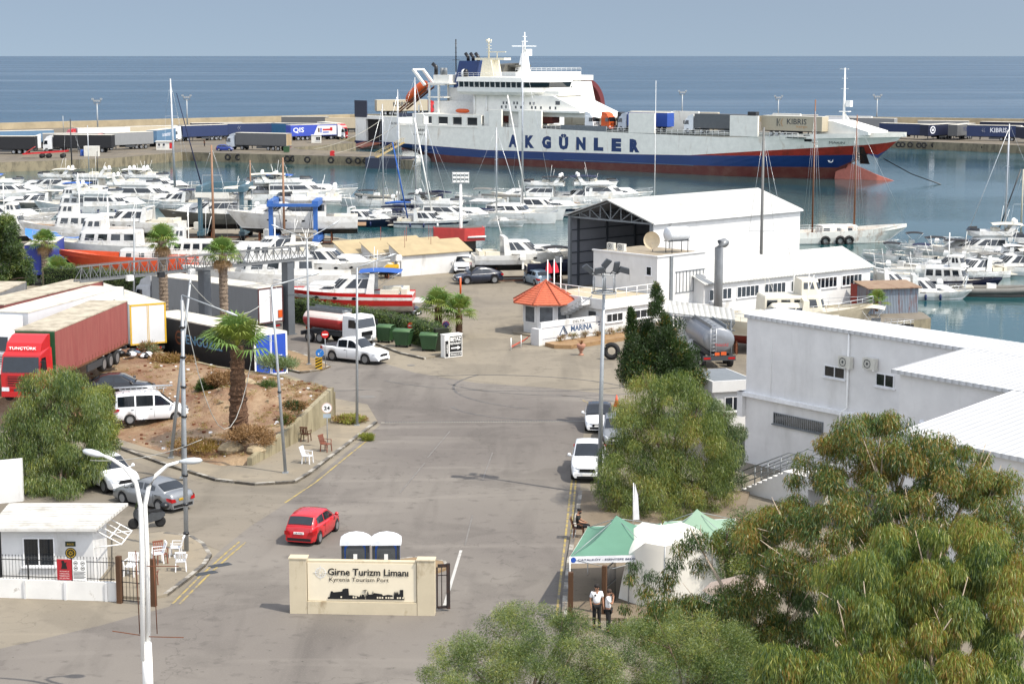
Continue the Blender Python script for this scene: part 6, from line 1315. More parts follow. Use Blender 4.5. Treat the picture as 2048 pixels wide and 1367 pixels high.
# bridge
b=MB(); 
b.loft([[(11.5,1.8,13.2),(29,1.8,13.2),(33.5,5,13.2),(33.5,12,13.2),(29,15.2,13.2),(11.5,15.2,13.2)],[(11.0,1.2,13.9),(29.5,1.2,13.9),(34.5,4.5,13.9),(34.5,12.5,13.9),(29.5,15.8,13.9),(11.0,15.8,13.9)],[(11.0,1.2,14.9),(29.5,1.2,14.9),(34.5,4.5,14.9),(34.5,12.5,14.9),(29.5,15.8,14.9),(11.0,15.8,14.9)]]); 
b.loft([[(10.8,1.0,16.1),(29.7,1.0,16.1),(34.8,4.3,16.1),(34.8,12.7,16.1),(29.7,16,16.1),(10.8,16,16.1)],[(11,1.2,17.1),(29.3,1.2,17.1),(34.2,4.6,17.1),(34.2,12.4,17.1),(29.3,15.8,17.1),(11,15.8,17.1)]]); br=b.build('bridge',SUP,f1)
b=MB(); b.loft([[(11.2,1.4,14.9),(29.4,1.4,14.9),(34.2,4.7,14.9),(34.2,12.3,14.9),(29.4,15.6,14.9),(11.2,15.6,14.9)],[(11.1,1.2,16.1),(29.6,1.2,16.1),(34.6,4.5,16.1),(34.6,12.5,16.1),(29.6,15.8,16.1),(11.1,15.8,16.1)]]); b.build('bridge_window_band',GLS,br)
b=MB()
for i in range(13): b.box(11.4+i*1.5,11.52+i*1.5,1.12,1.35,14.9,16.1)
b.build('window_mullion',SUP,br)
b=MB(); b.tube([(11.2,1.3,18),(29.3,1.3,18),(34,4.8,18)],.04,4); b.tube([(11.2,1.3,17.6),(29.3,1.3,17.6),(34,4.8,17.6)],.03,4)
for i in range(13): b.tube([(11.2+i*1.5,1.3,17.1),(11.2+i*1.5,1.3,18)],.035,4)
for x in (14.5,18): b.tube([(x,3.0,9.0),(x,3.0,13.3)],.22,8)
b.build('bridge_railing',WHT,f1)
def ships_windows(root,xs,z,w=.45,h=.6,y=3.19,nm='window'):
    b=MB(); 
    for x in xs: b.box(x,x+w,y-.02,y,z,z+h)
    b.build(nm,GLS,root)
ships_windows(f1,[22.5,23.4,25.5,26.4,28,30,31],11.2); ships_windows(f1,[22,23.2,26,27.5,30.5,31.5,33,35.5,37],10.3); ships_windows(f1,[37.2],11.3,1.2,.8)
# lifeboat on its slip at the stern
lb=MB(); 
def bt(c,u,L,r,m=0,mb=lb):
    c=Vector(c);u=Vector(u).normalized(); s=Vector((0,1,0)); v=s.cross(u).normalized()
    rings=[]
    for t,q in ((-.5,.1),(-.47,.45),(-.35,.85),(-.15,1),(.2,1),(.38,.8),(.47,.4),(.5,.1)): rings.append([c+u*(L*t)+s*(r*q*math.cos(2*math.pi*j/12))+v*(r*q*1.0*math.sin(2*math.pi*j/12)) for j in range(12)])
    mb.loft(rings,m,True,True,True)
bt((-7.6,CY,13.4),(-.83,0,-.6),7.8,1.35); lbo=lb.build('lifeboat',ORG,f1)
b=MB(); b.beam((-3.4,CY-1.3,14.6),(-12,CY-1.3,9.3),.3); b.beam((-3.4,CY+1.3,14.6),(-12,CY+1.3,9.3),.3); b.beam((-3,CY-1.5,13.9),(-12,CY-1.5,8.6),.25)
b.build('lifeboat_slip',RUST,f1)
b=MB()
for y in (-1.7,1.7):
    b.beam((-3.6,CY+y,15),(-7.2,CY+y,18.6),.55); b.beam((-2.2,CY+y,8.7),(-2.2,CY+y,15.4),.35); b.beam((.6,CY+y,8.7),(.6,CY+y,15.4),.35); b.beam((-2.2,CY+y,15.2),(2.5,CY+y,15.2),.3)
b.beam((-7.2,CY-1.7,18.6),(-7.2,CY+1.7,18.6),.4); b.beam((-5.5,CY-1.7,8.7),(-5.5,CY-1.7,10.5),.3); b.box(-2.5,4.2,CY-2,CY+3,15.3,15.6); b.box(-1.6,3.2,CY-1,CY+3,15.6,17.4); b.box(-2.6,2.5,CY-2,CY+3,12.2,12.45); b.build('davit_frame',SUP,f1)
b=MB(); b.tube([(-1.6,CY,17.4),(-1.6,CY,19.2),(-2.6,CY,19.9)],.45,10); b.build('exhaust_pipe',BLKP,f1)
b=MB()
for x in (.2,1.3): b.tube([(x,CY,17.4),(x,CY,19)],.42,10)
b.build('vent_pipe',GRY,f1)
b=MB(); b.prism([(3.2,14.5),(9.5,14.5),(11,20.6),(5,20.6)],9,13); b.build('funnel',SHB,f1); b=MB()
for x in (6,7.5,9): b.tube([(x,11,20.5),(x,11,21.4),(x-.8,11,22.3)],.4,10)
b.build('funnel_pipe',BLKP,f1)
b=MB(); b.tube([(2.3,11,14),(2.3,11,18)],.2,8,1); b.tube([(2.3,11,18),(2.3,11,25.5)],.14,8,0); b.beam((2.3,9.8,20.8),(2.3,12.2,20.8),.1,.1,0)
for z in (21.5,22.5,23.5,24.5): b.beam((2.0,11,z),(2.6,11,z),.08,.08,0)
b.build('aft_mast',[BLKP,WHT],f1)
b=MB(); b.prism([(13.2,17.1),(17.2,17.1),(16.4,20.8),(14,20.8)],6.5,9.5); b.box(11.5,20,6.8,9.2,20.8,21.3); b.tube([(14.6,8,21.3),(14.6,8,25.6)],.2,8); b.tube([(17,8,21.3),(17,8,22.6)],.12,6); b.beam((15,8,22.6),(19.5,8,22.6),.22)
for z in (22.6,23.3,24,24.7): b.beam((14,8,z),(15.2,8,z),.5,.08); 
for x in (14,14.6,15.2): b.box(x-.12,x+.12,7.85,8.15,24.9,25.4)
b.build('radar_mast',M('cream_mast_paint',(238,230,205),.5,k=.78),f1)
dome(f1,10,5,17.1,.85)
b=MB(); b.lathe([(.01,0),(.6,.05),(.62,1.2),(.3,1.7),(.01,1.75)],12,(12,3,17.1)); b.build('black_vent',BLKP,f1)
# red rescue boat on deck aft
b=MB(); bt((11,3.0,9.5),(1,0,0),4.0,.5,0,b); b.build('rescue_boat',ORG,f1)
# fore mast, forecastle shelter, anchor pocket
b=MB(); b.tube([(104.4,CY,6.5),(104.4,CY,19.5)],[.32,.14],8); b.tube([(104.4,CY,11),(107.5,CY,7)],.1,6); b.tube([(104.4,CY,11),(106.5,CY,7)],.1,6); b.box(103.6,105.6,CY-.6,CY+.6,11,11.15); b.box(105,106,CY-.5,CY+.5,12.0,13.2); b.beam((103.6,CY,15.5),(105.2,CY,15.5),.1); b.beam((103.8,CY,17.5),(105,CY,17.5),.1); b.beam((103.3,CY,19.3),(105.2,CY,19.3),.12); b.build('fore_mast',WHT,f1)
b=MB(); b.prism([(100.5,6),(103,6),(112,6.8),(112,7.4),(104.2,9.3),(100.5,9.3)],4.5,12.5); b.build('forecastle_shelter',SUP,f1)
b=MB(); b.box(87.5,89.4,.2,1.4,10.1,10.9); b.build('black_locker',BLKP,f1)
b=MB()
for x,z,w,h in ((99.5,5.3,1.6,1.3),(108.2,1.0,2.2,3.4)):
    y=CY-hb(x+w/2,z+h*.6); b.add([(x,CY-hb(x,z)-.06,z),(x+w,CY-hb(x+w,z)-.06,z),(x+w*.8,CY-hb(x+w*.8,z+h)-.06,z+h),(x,CY-hb(x,z+h)-.06,z+h)],[(0,1,2,3)])
b.build('anchor_pocket',stained('black_rusty_pocket',(32,32,36),(110,70,45),1.2,.5,.7,k=.6),f1)
b=MB(); disc(b,(103.3,CY-hb(103.3,1.5)-.12,1.7),.55,(.93,.37,0),(0,0,1),0,16,.38); b.beam((102.95,CY-hb(103.3,1.5)-.15,1.5),(103.7,CY-hb(103.7,1.5)-.1,1.9),.12); b.build('thruster_mark',WHT,f1)
b=MB()
for x in (.3,6.2):
    b.prism([(x,-2.6),(x+2.6,-2.6),(x+2.6,-1.6),(x+1.9,-.7),(x+.5,-.6),(x,-1.4)],.8 if x<2 else 1.2,1.6 if x<2 else 2.0)
b.build('rudder',M('pale_rudder',(190,195,192),.6,k=.6),f1)
def mount(o,root,loc,rz=0):
    M4=Matrix.Translation(root.location)@Matrix.Rotation(root.rotation_euler[2],4,'Z'); p=M4@Vector(loc); o.location=p; o.rotation_euler=(0,0,root.rotation_euler[2]+rz)
G3='trucks carried on the ferry deck'
D=6.15
b=MB(); b.box(19,100,1,BM-1,5.9,D-.01); b.build('vehicle_deck',DKG,f1)
for lab,x,y,rz,kw in (
 ('orange tractor unit second in the row of cabs on the ferry deck',43.2,5.0,0,dict(cabc=ORG,sidec=WTC,roofc=RTW,trailer=False)),
 ('white tractor unit at the left of the row of cabs on the ferry deck',40.2,3.2,0,dict(cabc=TW,sidec=WTC,roofc=RTW,trailer=False)),
 ('black tractor unit third in the row of cabs on the ferry deck',46.2,6.6,0,dict(cabc=BLKP,sidec=WTC,roofc=RTW,trailer=False)),
 ('white cabbed truck with a plain blue curtain on the ferry deck',58,4.6,180,dict(cabc=M('silver_truck_cab',(205,212,220),.4,k=.75),sidec=BLC,roofc=RTW,L=10)),
 ('grey curtain truck with a white cab in the middle opening of the ferry',79,3.6,180,dict(cabc=TW,sidec=M('mid_grey_curtain',(125,128,130),.6,k=.5,var=.1),roofc=DGC)),
 ('grey trailer lettered KIBRIS kargo on the ferry fore deck',97.8,3.3,0,dict(cabc=TW,sidec=CRC,roofc=RTW,cab=False)),
 ('red curtain trailer in the opening behind the ferry deckhouse',31,4.5,0,dict(cabc=TW,sidec=M('brick_red_curtain',(130,60,50),.6,k=.55),roofc=CRC,cab=False,Ht=3.4)),
 ):
    t=semi(lab,(0,0,0),0,detail=0,name='deck_truck',group=G3,**kw); mount(t,f1,(x+(0 if rz==0 else 0),y,D),R(rz)); t.location.z=D
    if 'KIBRIS' in lab:
        txt(t,'KIBRIS',1.1,GRYD,(-.2,-1.275,2.95),width=4.4,bold=.01); txt(t,'kargo',.6,M('orange_lettering',(215,150,80),.5,k=.65),(1.0,-1.275,1.95),width=2.4)
        b=MB()
        for k,mm in ((0,0),(1,1)): b.beam((-3.9+k*.55,-1.28,3.5),(-4.3+k*.55,-1.28,2.75),.2,.02,mm); b.beam((-4.3+k*.55,-1.28,2.75),(-3.9+k*.55,-1.28,2.0),.2,.02,mm)
        b.box(-4.7,-4.5,-1.29,-1.27,2.0,3.5,0); b.build('chevron_emblem',[GRYD,MATS['orange_lettering']],t)
c=P(1882,369,-2); M4=(Matrix.Translation(f1.location)@Matrix.Rotation(f1.rotation_euler[2],4,'Z')).inverted()@c
b=MB(); b.tube([(113.4,CY-.3,2.2),Vector((113.4,CY-.3,2.2)).lerp(M4,.5)-Vector((0,0,.5)),M4],.1,5); b.build('anchor_chain',BLKP,f1)
# second ferry
f2=thing('stern_door_ferry','white ferry moored behind with open stern door and raised bow visor','ferry',(-28.7,474,0),R(45))
W2=17.; b=MB(); rings=[]
for x in (0,1,30,55,62,68,72,74.5):
    q=max(0,(x-55)/20); w=W2/2*(1-q**2.0*.94); r=[(x,W2/2-w*.9,-3),(x,W2/2-w,-1.0),(x,W2/2-w,6.3)]; rings.append(r+[(a,W2-c_,z) for a,c_,z in r[::-1]])
b.loft(rings[1:],0,True,True,rowm=[1,0,2,0,1,1]); b.build('hull',[SUP,SHR,DKG],f2)
# stern end: frame around the opening
b=MB(); b.box(-.2,1,0,3.2,-.2,6.3); b.box(-.2,1,W2-4.2,W2,-.2,6.3); b.box(-.2,1,3.2,W2-4.2,5.5,6.3); b.box(-.5,.2,-.1,W2+.1,-1.2,-.2,1); b.box(-.2,1.0,3.2,6.2,-.2,5.5); b.build('transom',[SUP,NAVY],f2)
b=MB(); b.box(.5,.99,6.2,W2-4.2,-.4,5.5); b.build('painted_opening_shade',M('dark_interior',(42,38,40),.9,k=.5),f2)  # flat dark box; shade of the unlit interior is put into its colour
b=MB(); b.add([(-.3,6,-.3),(-.3,W2-4,-.3),(-7.5,W2-4.6,-1.3),(-7.5,6.4,-1.3),(-.3,6,-.6),(-.3,W2-4,-.6),(-7.5,W2-4.6,-1.6),(-7.5,6.4,-1.6)],[(0,1,2,3),(7,6,5,4),(0,3,7,4),(1,2,6,5),(3,2,6,7)]); b.build('stern_ramp',stained('rusty_ramp',(130,75,60),(80,60,55),.8,k=.5),f2)
txt(f2,'VIA MARE',.7,GRYD,(-.21,1.65,4.6),(0,-1,0),(0,0,1),width=2.9)
b=MB(); b.box(-.3,.0,12.4,W2+.2,5.9,10.2); b.box(-.3,6,-.1,.1,6.3,7.2); b.build('raised_door_panel',M('navy_ribbed_panel',(34,44,72),.5,k=.5),f2)
t=semi('cream trailer lettered KIBRIS on the stern deck of the white ferry',(0,0,0),0,TR,CRC,RTW,detail=0,text='KIBRIS',tc=GRYD,th=1.2,tw=4.0,tx=-.5,tz=2.9,name='deck_truck',group=G3); mount(t,f2,(11,9.5,6.3),R(-28)); t.location.z=6.3
b=MB(); b.prism([(46,6.3),(76,6.3),(74.2,9),(72.5,14.5),(46,14.5)],0.3,W2-.3); b.box(44,70,2,15,14.5,17.2); b.box(66,74,1,16,14.8,16.2); b.build('superstructure',SUP,f2)
b=MB(); b.box(43,56,.1,.28,8.9,9.0); ships_windows(f2,[47,48.4,50,52],10.8,.8,1.4,.29,'window')
ships_windows(f2,[58,61,64],12.5,.5,.7,.29); ships_windows(f2,[48+i*1.4 for i in range(10)],15.3,.6,.7,1.99)
b=MB(); 
for s in (0,):
    for zz in (15.3,15.7): b.tube([(46,.4,zz),(66,.4,zz)],.05,4)
    for i in range(14): b.tube([(46+i*1.5,.4,14.5),(46+i*1.5,.4,15.7)],.04,4)
    for zz in (17.9,18.3): b.tube([(44,2,zz),(70,2,zz)],.05,4)
    for i in range(14): b.tube([(44+i*2,2,17.2),(44+i*2,2,18.3)],.04,4)
b.build('railing',WHT,f2)
b=MB(); b.prism([(49.5,17.2),(53,17.2),(52,22.3),(51,22.3)],5.2,6.8); b.tube([(51.5,6,22),(51.5,6,28)],[.35,.12],8); b.beam((46.5,6,24.2),(56,6,24.2),.18); b.box(51.6,53.8,5.4,6.6,21.6,23.4); b.beam((50.3,6,25.5),(52.7,6,25.5),.15); b.beam((50.6,6,26.8),(52.4,6,26.8),.12); b.build('mast',WHT,f2)
b=MB(); b.prism([(46,17.2),(55,17.2),(54,19.6),(47,19.2)],9,14); b.box(48,54,6,9,18.6,19.1); b.build('top_house',stained('grimy_deck_gear',(120,118,108),(70,66,62),1,k=.5),f2)
b=MB(); b.beam((52.5,1,14.8),(56.8,.5,10.8),.35) ; b.beam((48.5,1,16.5),(53,.7,15.6),.3); b.build('boat_crane',WHT,f2)
b=MB(); bt((57.5,.8,13.6),(1,0,.1),3.4,.55,0,b); b.build('rescue_boat',ORG,f2)
b=MB(); n=16
# bow visor raised: curved shell, blue outside, red inside
ro=[];ri=[]
for i in range(n+1):
    a_=R(100-118*i/n); ro.append((71.5+8.6*math.cos(a_)*1.0,14.2-7.0+8.2*math.sin(a_))); ri.append((71.2+7.3*math.cos(a_),14.2-7.0+7.0*math.sin(a_)))
for y0,y1,m_ in ((2,15,0),):
    k=len(ro); b.add([(x,y0,z) for x,z in ro]+[(x,y1,z) for x,z in ro],[(i,i+1,k+i+1,k+i) for i in range(k-1)],0)
    b.add([(x,y0,z) for x,z in ri]+[(x,y1,z) for x,z in ri],[(i,i+1,k+i+1,k+i) for i in range(k-1)],1)
    for y in (y0,y1): b.add([(x,y,z) for x,z in ro]+[(x,y,z) for x,z in ri],[(i,i+1,k+i+1,k+i) for i in range(k-1)],1)
b.build('bow_visor',[M('visor_blue',(55,100,165),.5,k=.55),M('visor_inner_red',(130,48,50),.6,k=.55)],f2)
b=MB(); disc(b,(62,.27,10.1),.9,(1,0,0),(0,0,1),0,20,.6); disc(b,(62.7,.26,11.4),.7,(1,0,0),(0,0,1),0,20,.5); disc(b,(63.6,.25,9.7),.5,(1,0,0),(0,0,1),1,16,.3); b.build('looped_logo',[NAVY,M('logo_red',(200,60,80),.5,k=.7)],f2)
# gangway and mooring ropes from the finger
MR=M('mooring_rope',(200,195,180),.8,k=.6)
def rope(a,c,label,sag=1.0,r=.06,m=MR,name='mooring_rope'):
    a=Vector(a);c=Vector(c); b=MB(); b.tube([a.lerp(c,i/12)-Vector((0,0,sag*4*(i/12)*(1-i/12))) for i in range(13)],r,5); return tag(b.build(name,m),label,name.replace('_',' '),'ropes and cables')
p1=P(668,312); rope(p1+Vector((0,0,.5)),P(800,245,6),'pale mooring rope from the inner quay up to the grey ferry stern',1.0)
rope(P(628,298,.3),PY(762,240,473),'pale mooring rope running up to the open sterned white ferry',1.2)
a=P(775,318); t=thing('gangway','yellow railed gangway stairs at the ferry stern','gangway',(a.x,a.y+2,0),R(35)); b=MB(); b.beam((-3,0,.3),(4,0,3.3),1.0,.15); 
for s in (-.5,.5):
    b.beam((-3,s,1.3),(4,s,4.3),.07)
    for i in range(7): b.beam((-3+i*1.1,s,.35+i*.47),(-3+i*1.1,s,1.35+i*.47),.06)
b.build('steps',M('tan_gangway_paint',(205,180,120),.6,k=.6),t)
b=MB(); b.box(-6,4,-4,3,-2.2,.25); a=P(790,318); tag(b.build('ramp_pontoon',M('navy_pontoon',(40,52,78),.6,k=.5),None,(a.x,a.y+3,0),R(-5)),'dark blue landing ramp pontoon between quay end and ferry stern','ramp')
# ================= BOATS PLACEMENT =================
WZ=-2.0
def bp(px,py,deg,kind,label,z=WZ,**k):
    p=P(px,py,z); return boat(kind,label,(p.x,p.y,z),R(deg),**k)
LM='boats crowded in the left marina'; YD='boats standing ashore in the boatyard'; RM='boats moored in the right basin'; CM='boats moored in the middle of the marina'
random.seed(11)
# back row afloat, left
bp(30,402,5,'fly','houseboat style yacht with a blue awning at the left edge',L=14,B=4.6,group=LM,canopy=CANB)
bp(95,388,172,'fly','yacht with a cream flat awning behind the left houseboat',L=13,B=4.3,group=LM,canopy=CANV)
bp(165,390,170,'fly','flybridge yacht with a radar dome at the left of the back row',L=14,B=4.4,group=LM)
bp(205,404,-8,'cruiser','long white cruiser with a broad dark windscreen in the back row',L=15,B=4.4,group=LM)
bp(262,388,172,'fly','white yacht with two raked poles on its flybridge',L=13,B=4.2,group=LM,extra=('fwd',))
bp(320,392,-10,'fly','hard top yacht on dark pillars flying an orange red flag',L=15,B=4.5,group=LM,canopy=WHT,extra=('flag',))
bp(300,412,-6,'fly','big white motor yacht with curved side windows behind the cruisers',L=17,B=5,group=LM)
bp(60,420,-175,'cruiser','grey hulled yacht with white radar domes at the left edge',L=14,B=4.4,top=HGRY,group=LM,ports=2)
bp(150,428,172,'trawler','white cabin boat with twin white domes in the second row',L=13,B=4.2,group=LM)
bp(225,430,-8,'fly','sleek white yacht with tinted shell shaped windows in the second row',L=15,B=4.6,group=LM,ports=2)
bp(345,415,170,'cruiser','white cruiser stern on beside the tall white mast',L=12,B=4,group=LM)
bp(375,400,-15,'open','small white boat with a dark canopy near the teal travel lift',L=7,B=2.6,group=LM,canopy=CANK)
bp(20,448,10,'cruiser','white cruiser under a long pale cover at the left edge',L=12,B=4,z=.9,group=YD,canopy=CANV)
bp(20,470,5,'trawler','white wheelhouse boat hidden by the left conifer',L=11,B=3.8,z=1.2,group=YD,stand=True)
bp(250,462,172,'cruiser','white cruiser with two dark portholes standing on a red cradle',L=14,B=4.2,z=1.65,group=YD,stand=True,ports=2)
bp(150,478,175,'trawler','old boat with upright wheelhouse windows above a blue tarpaulin',L=13,B=4.2,z=1.5,group=YD,stand=True,deckm=TEAK,bot=ANTIR)
bp(205,517,176,'trawler','patrol boat numbered 12 with a grey hull and black bow stripe',L=14.5,B=4.2,z=1.5,group=YD,top=M('pale_grey_hull',(205,208,205),.35,k=.7),stand=True,name='patrol_boat')
o=[o for o in bpy.data.objects if o.get('label','').startswith('patrol boat numbered')][0]
txt(o,'12',.5,BLKP,(5.2,1.45,1.0),(-.95,-.33,0),(0,0,1),ex=.35); b=MB(); b.add([(2.9,2.02,1.2),(3.5,1.98,1.2),(2.9,1.78,.2),(2.3,1.86,.2)],[(0,1,2,3)]); b.build('bow_stripe',BLKP,o,loc=(0,.16,0))
bp(255,540,177,'gulet','orange hulled wooden fishing boat with a yellow bow and green deck',L=13.5,B=4,z=1.3,group=YD,top=M('orange_red_hull',(225,85,40),.5,k=.7,var=.1),bot=ANTIR,stripe=M('yellow_hull_band',(235,170,40),.5,k=.7),deckm=M('green_deck',(70,135,95),.7,k=.55),stand=True,name='fishing_boat',cat='fishing boat')
bp(368,530,-176,'trawler','white wheelhouse boat with square windows behind the second palm',L=10.5,B=3.6,z=1.4,group=YD,stand=True,bot=ANTIR)
bp(425,446,184,'fly','large yacht with an olive grey hull between the teal lift legs',L=13,B=4.6,z=1.7,group=YD,top=HGRY,stand=True)
bp(512,405,178,'fly','white yacht with a tall white angular arch behind the teal lift',L=15,B=4.8,group=CM,extra=('fwd',))
bp(600,408,6,'fly','long white motor yacht with a swept flybridge and twin domes at its stern',L=19,B=5.2,group=CM)
bp(585,455,184,'fly','big white motor yacht on stands between the blue lift legs',L=15.5,B=4.8,z=1.9,group=YD,stand=True,ports=3,bot=ANTI)
bp(535,520,-170,'cruiser','white cruiser with a tall swooping radar arch and grey canopy',L=12,B=4,z=1.6,group=YD,stand=True,canopy=CANG)
bp(535,580,186,'trawler','white trawler yacht with large side windows behind the grey column',L=15,B=4.6,z=1.5,group=YD,stand=True)
bp(668,545,-4,'cruiser','white cruiser with oval portholes and its bow to the right',L=11,B=3.8,z=1.5,group=YD,stand=True,ports=3)
bp(688,607,178,'cruiser','red and white motorboat with a blue canopy behind the hedge',L=12,B=3.8,z=1.3,group=YD,stand=True,ports=3,top=RED,stripe=RED,band=GEL,bot=GEL,deckm=GEL,canopy=CANB,name='red_motorboat')
bp(745,540,-160,'open','small yellow inflatable boat beside the sand roofed shed',L=5,B=2,z=.9,group=YD,top=YEL,housec=YEL,stand=True)
bp(452,430,176,'open','small white boat under the teal travel lift beams',L=8,B=2.8,z=.8,group=YD)
# middle, afloat
bp(735,452,-12,'cruiser','white and navy sport boat with its bow beside the sand roofed shed',L=11,B=3.6,group=CM,top=HNAVY,band=HNAVY,deckm=GEL)
bp(728,412,175,'open','low boat with a black solar panelled canopy in the back row',L=9,B=3,group=CM,canopy=CANK)
bp(752,400,170,'rib','grey inflatable tender on the far side of the middle pontoon',L=7,B=2.6,group=CM,housec=CANG,extra=('one',))
bp(775,438,-150,'sail','sailing boat with a deep blue mast and blue sail cover',L=11,B=3.6,group=CM,mast=17,canopy=CANB)
bp(806,432,168,'sail','sailing boat with a thin grey mast left of the white bowed one',L=11,B=3.6,group=CM,mast=19)
bp(822,448,-14,'sail','white sailing boat with its bow by the red quay cabin and an upright mast',L=12.5,B=3.9,group=CM,mast=21,extra=('radar',))
bp(860,412,170,'sail','sailing boat under a dark hood behind the middle motor yacht',L=10,B=3.4,group=CM,mast=13)
bp(905,452,-10,'fly','grey white motor yacht with black raked windows by the floodlight tower',L=15,B=4.6,group=CM,ports=3)
bp(868,455,-12,'cruiser','low cruiser with a dark hull strip between sailing boat and motor yacht',L=11,B=3.6,group=CM,band=HNAVY)
bp(1030,442,-12,'cat','white sailing catamaran with a tall grey mast and twin bows',L=14,B=8,group=CM,mast=26)
bp(960,408,165,'open','open boat under a long grey canopy behind the catamaran',L=9,B=3,group=CM,canopy=CANG)
bp(1065,408,170,'fly','flybridge yacht with a black bimini and orange lifebuoys',L=14,B=4.5,group=CM,canopy=CANK)
bp(1090,432,-6,'cruiser','long white sport yacht with a navy hull band beside the hangar',L=16,B=4.6,group=CM,band=HNAVY,top=GEL,stripe=HNAVY)
bp(1150,408,172,'cruiser','sport cruiser with a grey tinted hood behind the hangar roof',L=13,B=4.2,group=CM)
bp(1215,408,4,'fly','streamlined white yacht with two white domes behind the hangar roof',L=15,B=4.6,group=CM)
bp(985,452,-12,'sail','sailing boat leaning mast beside the floodlight tower',L=10,B=3.3,group=CM,mast=14)
bp(1055,525,8,'cruiser','large white sports cruiser on a trailer at the edge of the yard',L=11,B=3.9,z=1.7,group=YD,stand=True,ports=2,bot=ANTI)
bp(1120,540,10,'open','small blue hulled boat half hidden behind the hangar post',L=7,B=2.6,z=1.2,group=YD,top=HNAVY,stand=True,canopy=CANK)
# gulet
bp(1700,484,10,'gulet','rust streaked white gulet with two orange masts and tyre fenders',L=15.5,B=4.6,group=RM,top=stained('rust_streaked_white_hull',(232,232,224),(175,115,60),.8,.52,.72,k=.78,k2=.55,stretch=(1,1,.4)),bot=ANTIR,housec=stained('rusty_white_deckhouse',(235,232,222),(185,110,55),.9,.52,.72,k=.78,k2=.55),mast=[(.5,16.5),(-5.2,18.5)])
o=[o for o in bpy.data.objects if o.get('label','').startswith('rust streaked')][0]
for x in (-4.2,-2.2,-1.0):
    b=MB(); b.tube([(x+.5*math.cos(2*math.pi*j/12),-2.4,.45+.5*math.sin(2*math.pi*j/12)) for j in range(13)],.2,6,cap=False); b.build('tyre_fender',BLK,o)
# right basin
for i,(x,y,dg,kd,lab,kw) in enumerate((
 (1985,590,-8,'rib','grey inflatable with orange underside and three white outboards',dict(L=10,B=3.4,housec=CANG,bot=ORG,top=CANG)),
 (1862,597,-6,'cruiser','small white boat with two white outboards by the tin shed',dict(L=8,B=3)),
 (1905,580,-20,'trawler','white cabin sport fisher with a navy hull beside the grey inflatable',dict(L=10,B=3.6,top=HNAVY,band=HNAVY)),
 (2010,548,175,'cruiser','cruiser under a cream bimini at the right edge',dict(L=11,B=3.8,canopy=CANV)),
 (1935,555,-165,'cruiser','silver sport boat with a dark arch behind the grey inflatable',dict(L=9,B=3.2,canopy=CANG)),
 (1955,518,172,'fly','white yacht with a cream flat bimini in the back row of the right basin',dict(L=12,B=4,canopy=CANV)),
 (2020,512,176,'sail','sailing boat with a pale upright mast and navy canopy at the right edge',dict(L=12,B=3.8,mast=16,canopy=CAND)),
 (1900,520,170,'open','open boat with a black bimini left of the cream canopied yacht',dict(L=8,B=2.8,canopy=CANK)),
 (1860,512,175,'open','small boat with fishing poles under a dark cover',dict(L=7,B=2.6,canopy=CANK)),
 (1820,500,172,'open','low green decked skiff at the far edge of the right basin',dict(L=6,B=2.2,deckm=M('green_deck',(70,135,95),.7,k=.55))),
 (1835,525,160,'open','dinghy with a navy tilted cover near the skiff',dict(L=6,B=2.4,canopy=CAND)),
 (1775,522,168,'open','small boat under a long black canopy beside the gulet stern',dict(L=6,B=2.3,canopy=CANK)),
 (1800,545,150,'open','white day boat with a windscreen in the middle of the small boat cluster',dict(L=6.5,B=2.4)),
 (1770,560,172,'open','white and blue boat touching the workshop corner',dict(L=6.5,B=2.4,stripe=BLUE)),
 (1845,552,-10,'open','white open boat behind the navy sport fisher bow',dict(L=7,B=2.5)),
 (1890,548,165,'cruiser','white cruiser with a bow rail in the middle of the right basin',dict(L=9,B=3.2)),
 (1985,535,170,'cruiser','white hard top boat just left of the cream bimini cruiser',dict(L=9,B=3.2,canopy=WHT)),
 (1790,582,20,'cruiser','white boat with a blue seat behind the tin shed',dict(L=8,B=2.8)),
 (1950,500,170,'open','far boat under a brown grey cover in the back row',dict(L=8,B=2.6,canopy=CANG)),
 (2050,535,178,'fly','big white cruiser with a black curved window cut by the frame',dict(L=13,B=4.2)),
 (1870,540,120,'open','tiny tender moored stern on in the small boat cluster',dict(L=4.5,B=1.9)))):
    bp(x,y,dg,kd,lab,group=RM,**kw)
# old yachts ashore beyond the white building
bp(1600,655,6,'trawler','old beige motor sailer with a long dark window row ashore by the depot',L=11.5,B=3.8,z=1.4,group=YD,top=M('aged_beige_hull',(205,195,170),.6,k=.6,var=.12),bot=ANTIR,housec=CRM,stand=True)
bp(1545,668,176,'cruiser','old beige yacht with a raked dark windscreen ashore by the depot',L=11,B=3.6,z=1.4,group=YD,top=CRM,bot=ANTIR,housec=CRM,stand=True)
bp(1755,668,-14,'open','black and grey jet boat on the quay behind the depot roof',L=5.5,B=2.2,z=.8,group=YD,top=BLKP,housec=GRY)
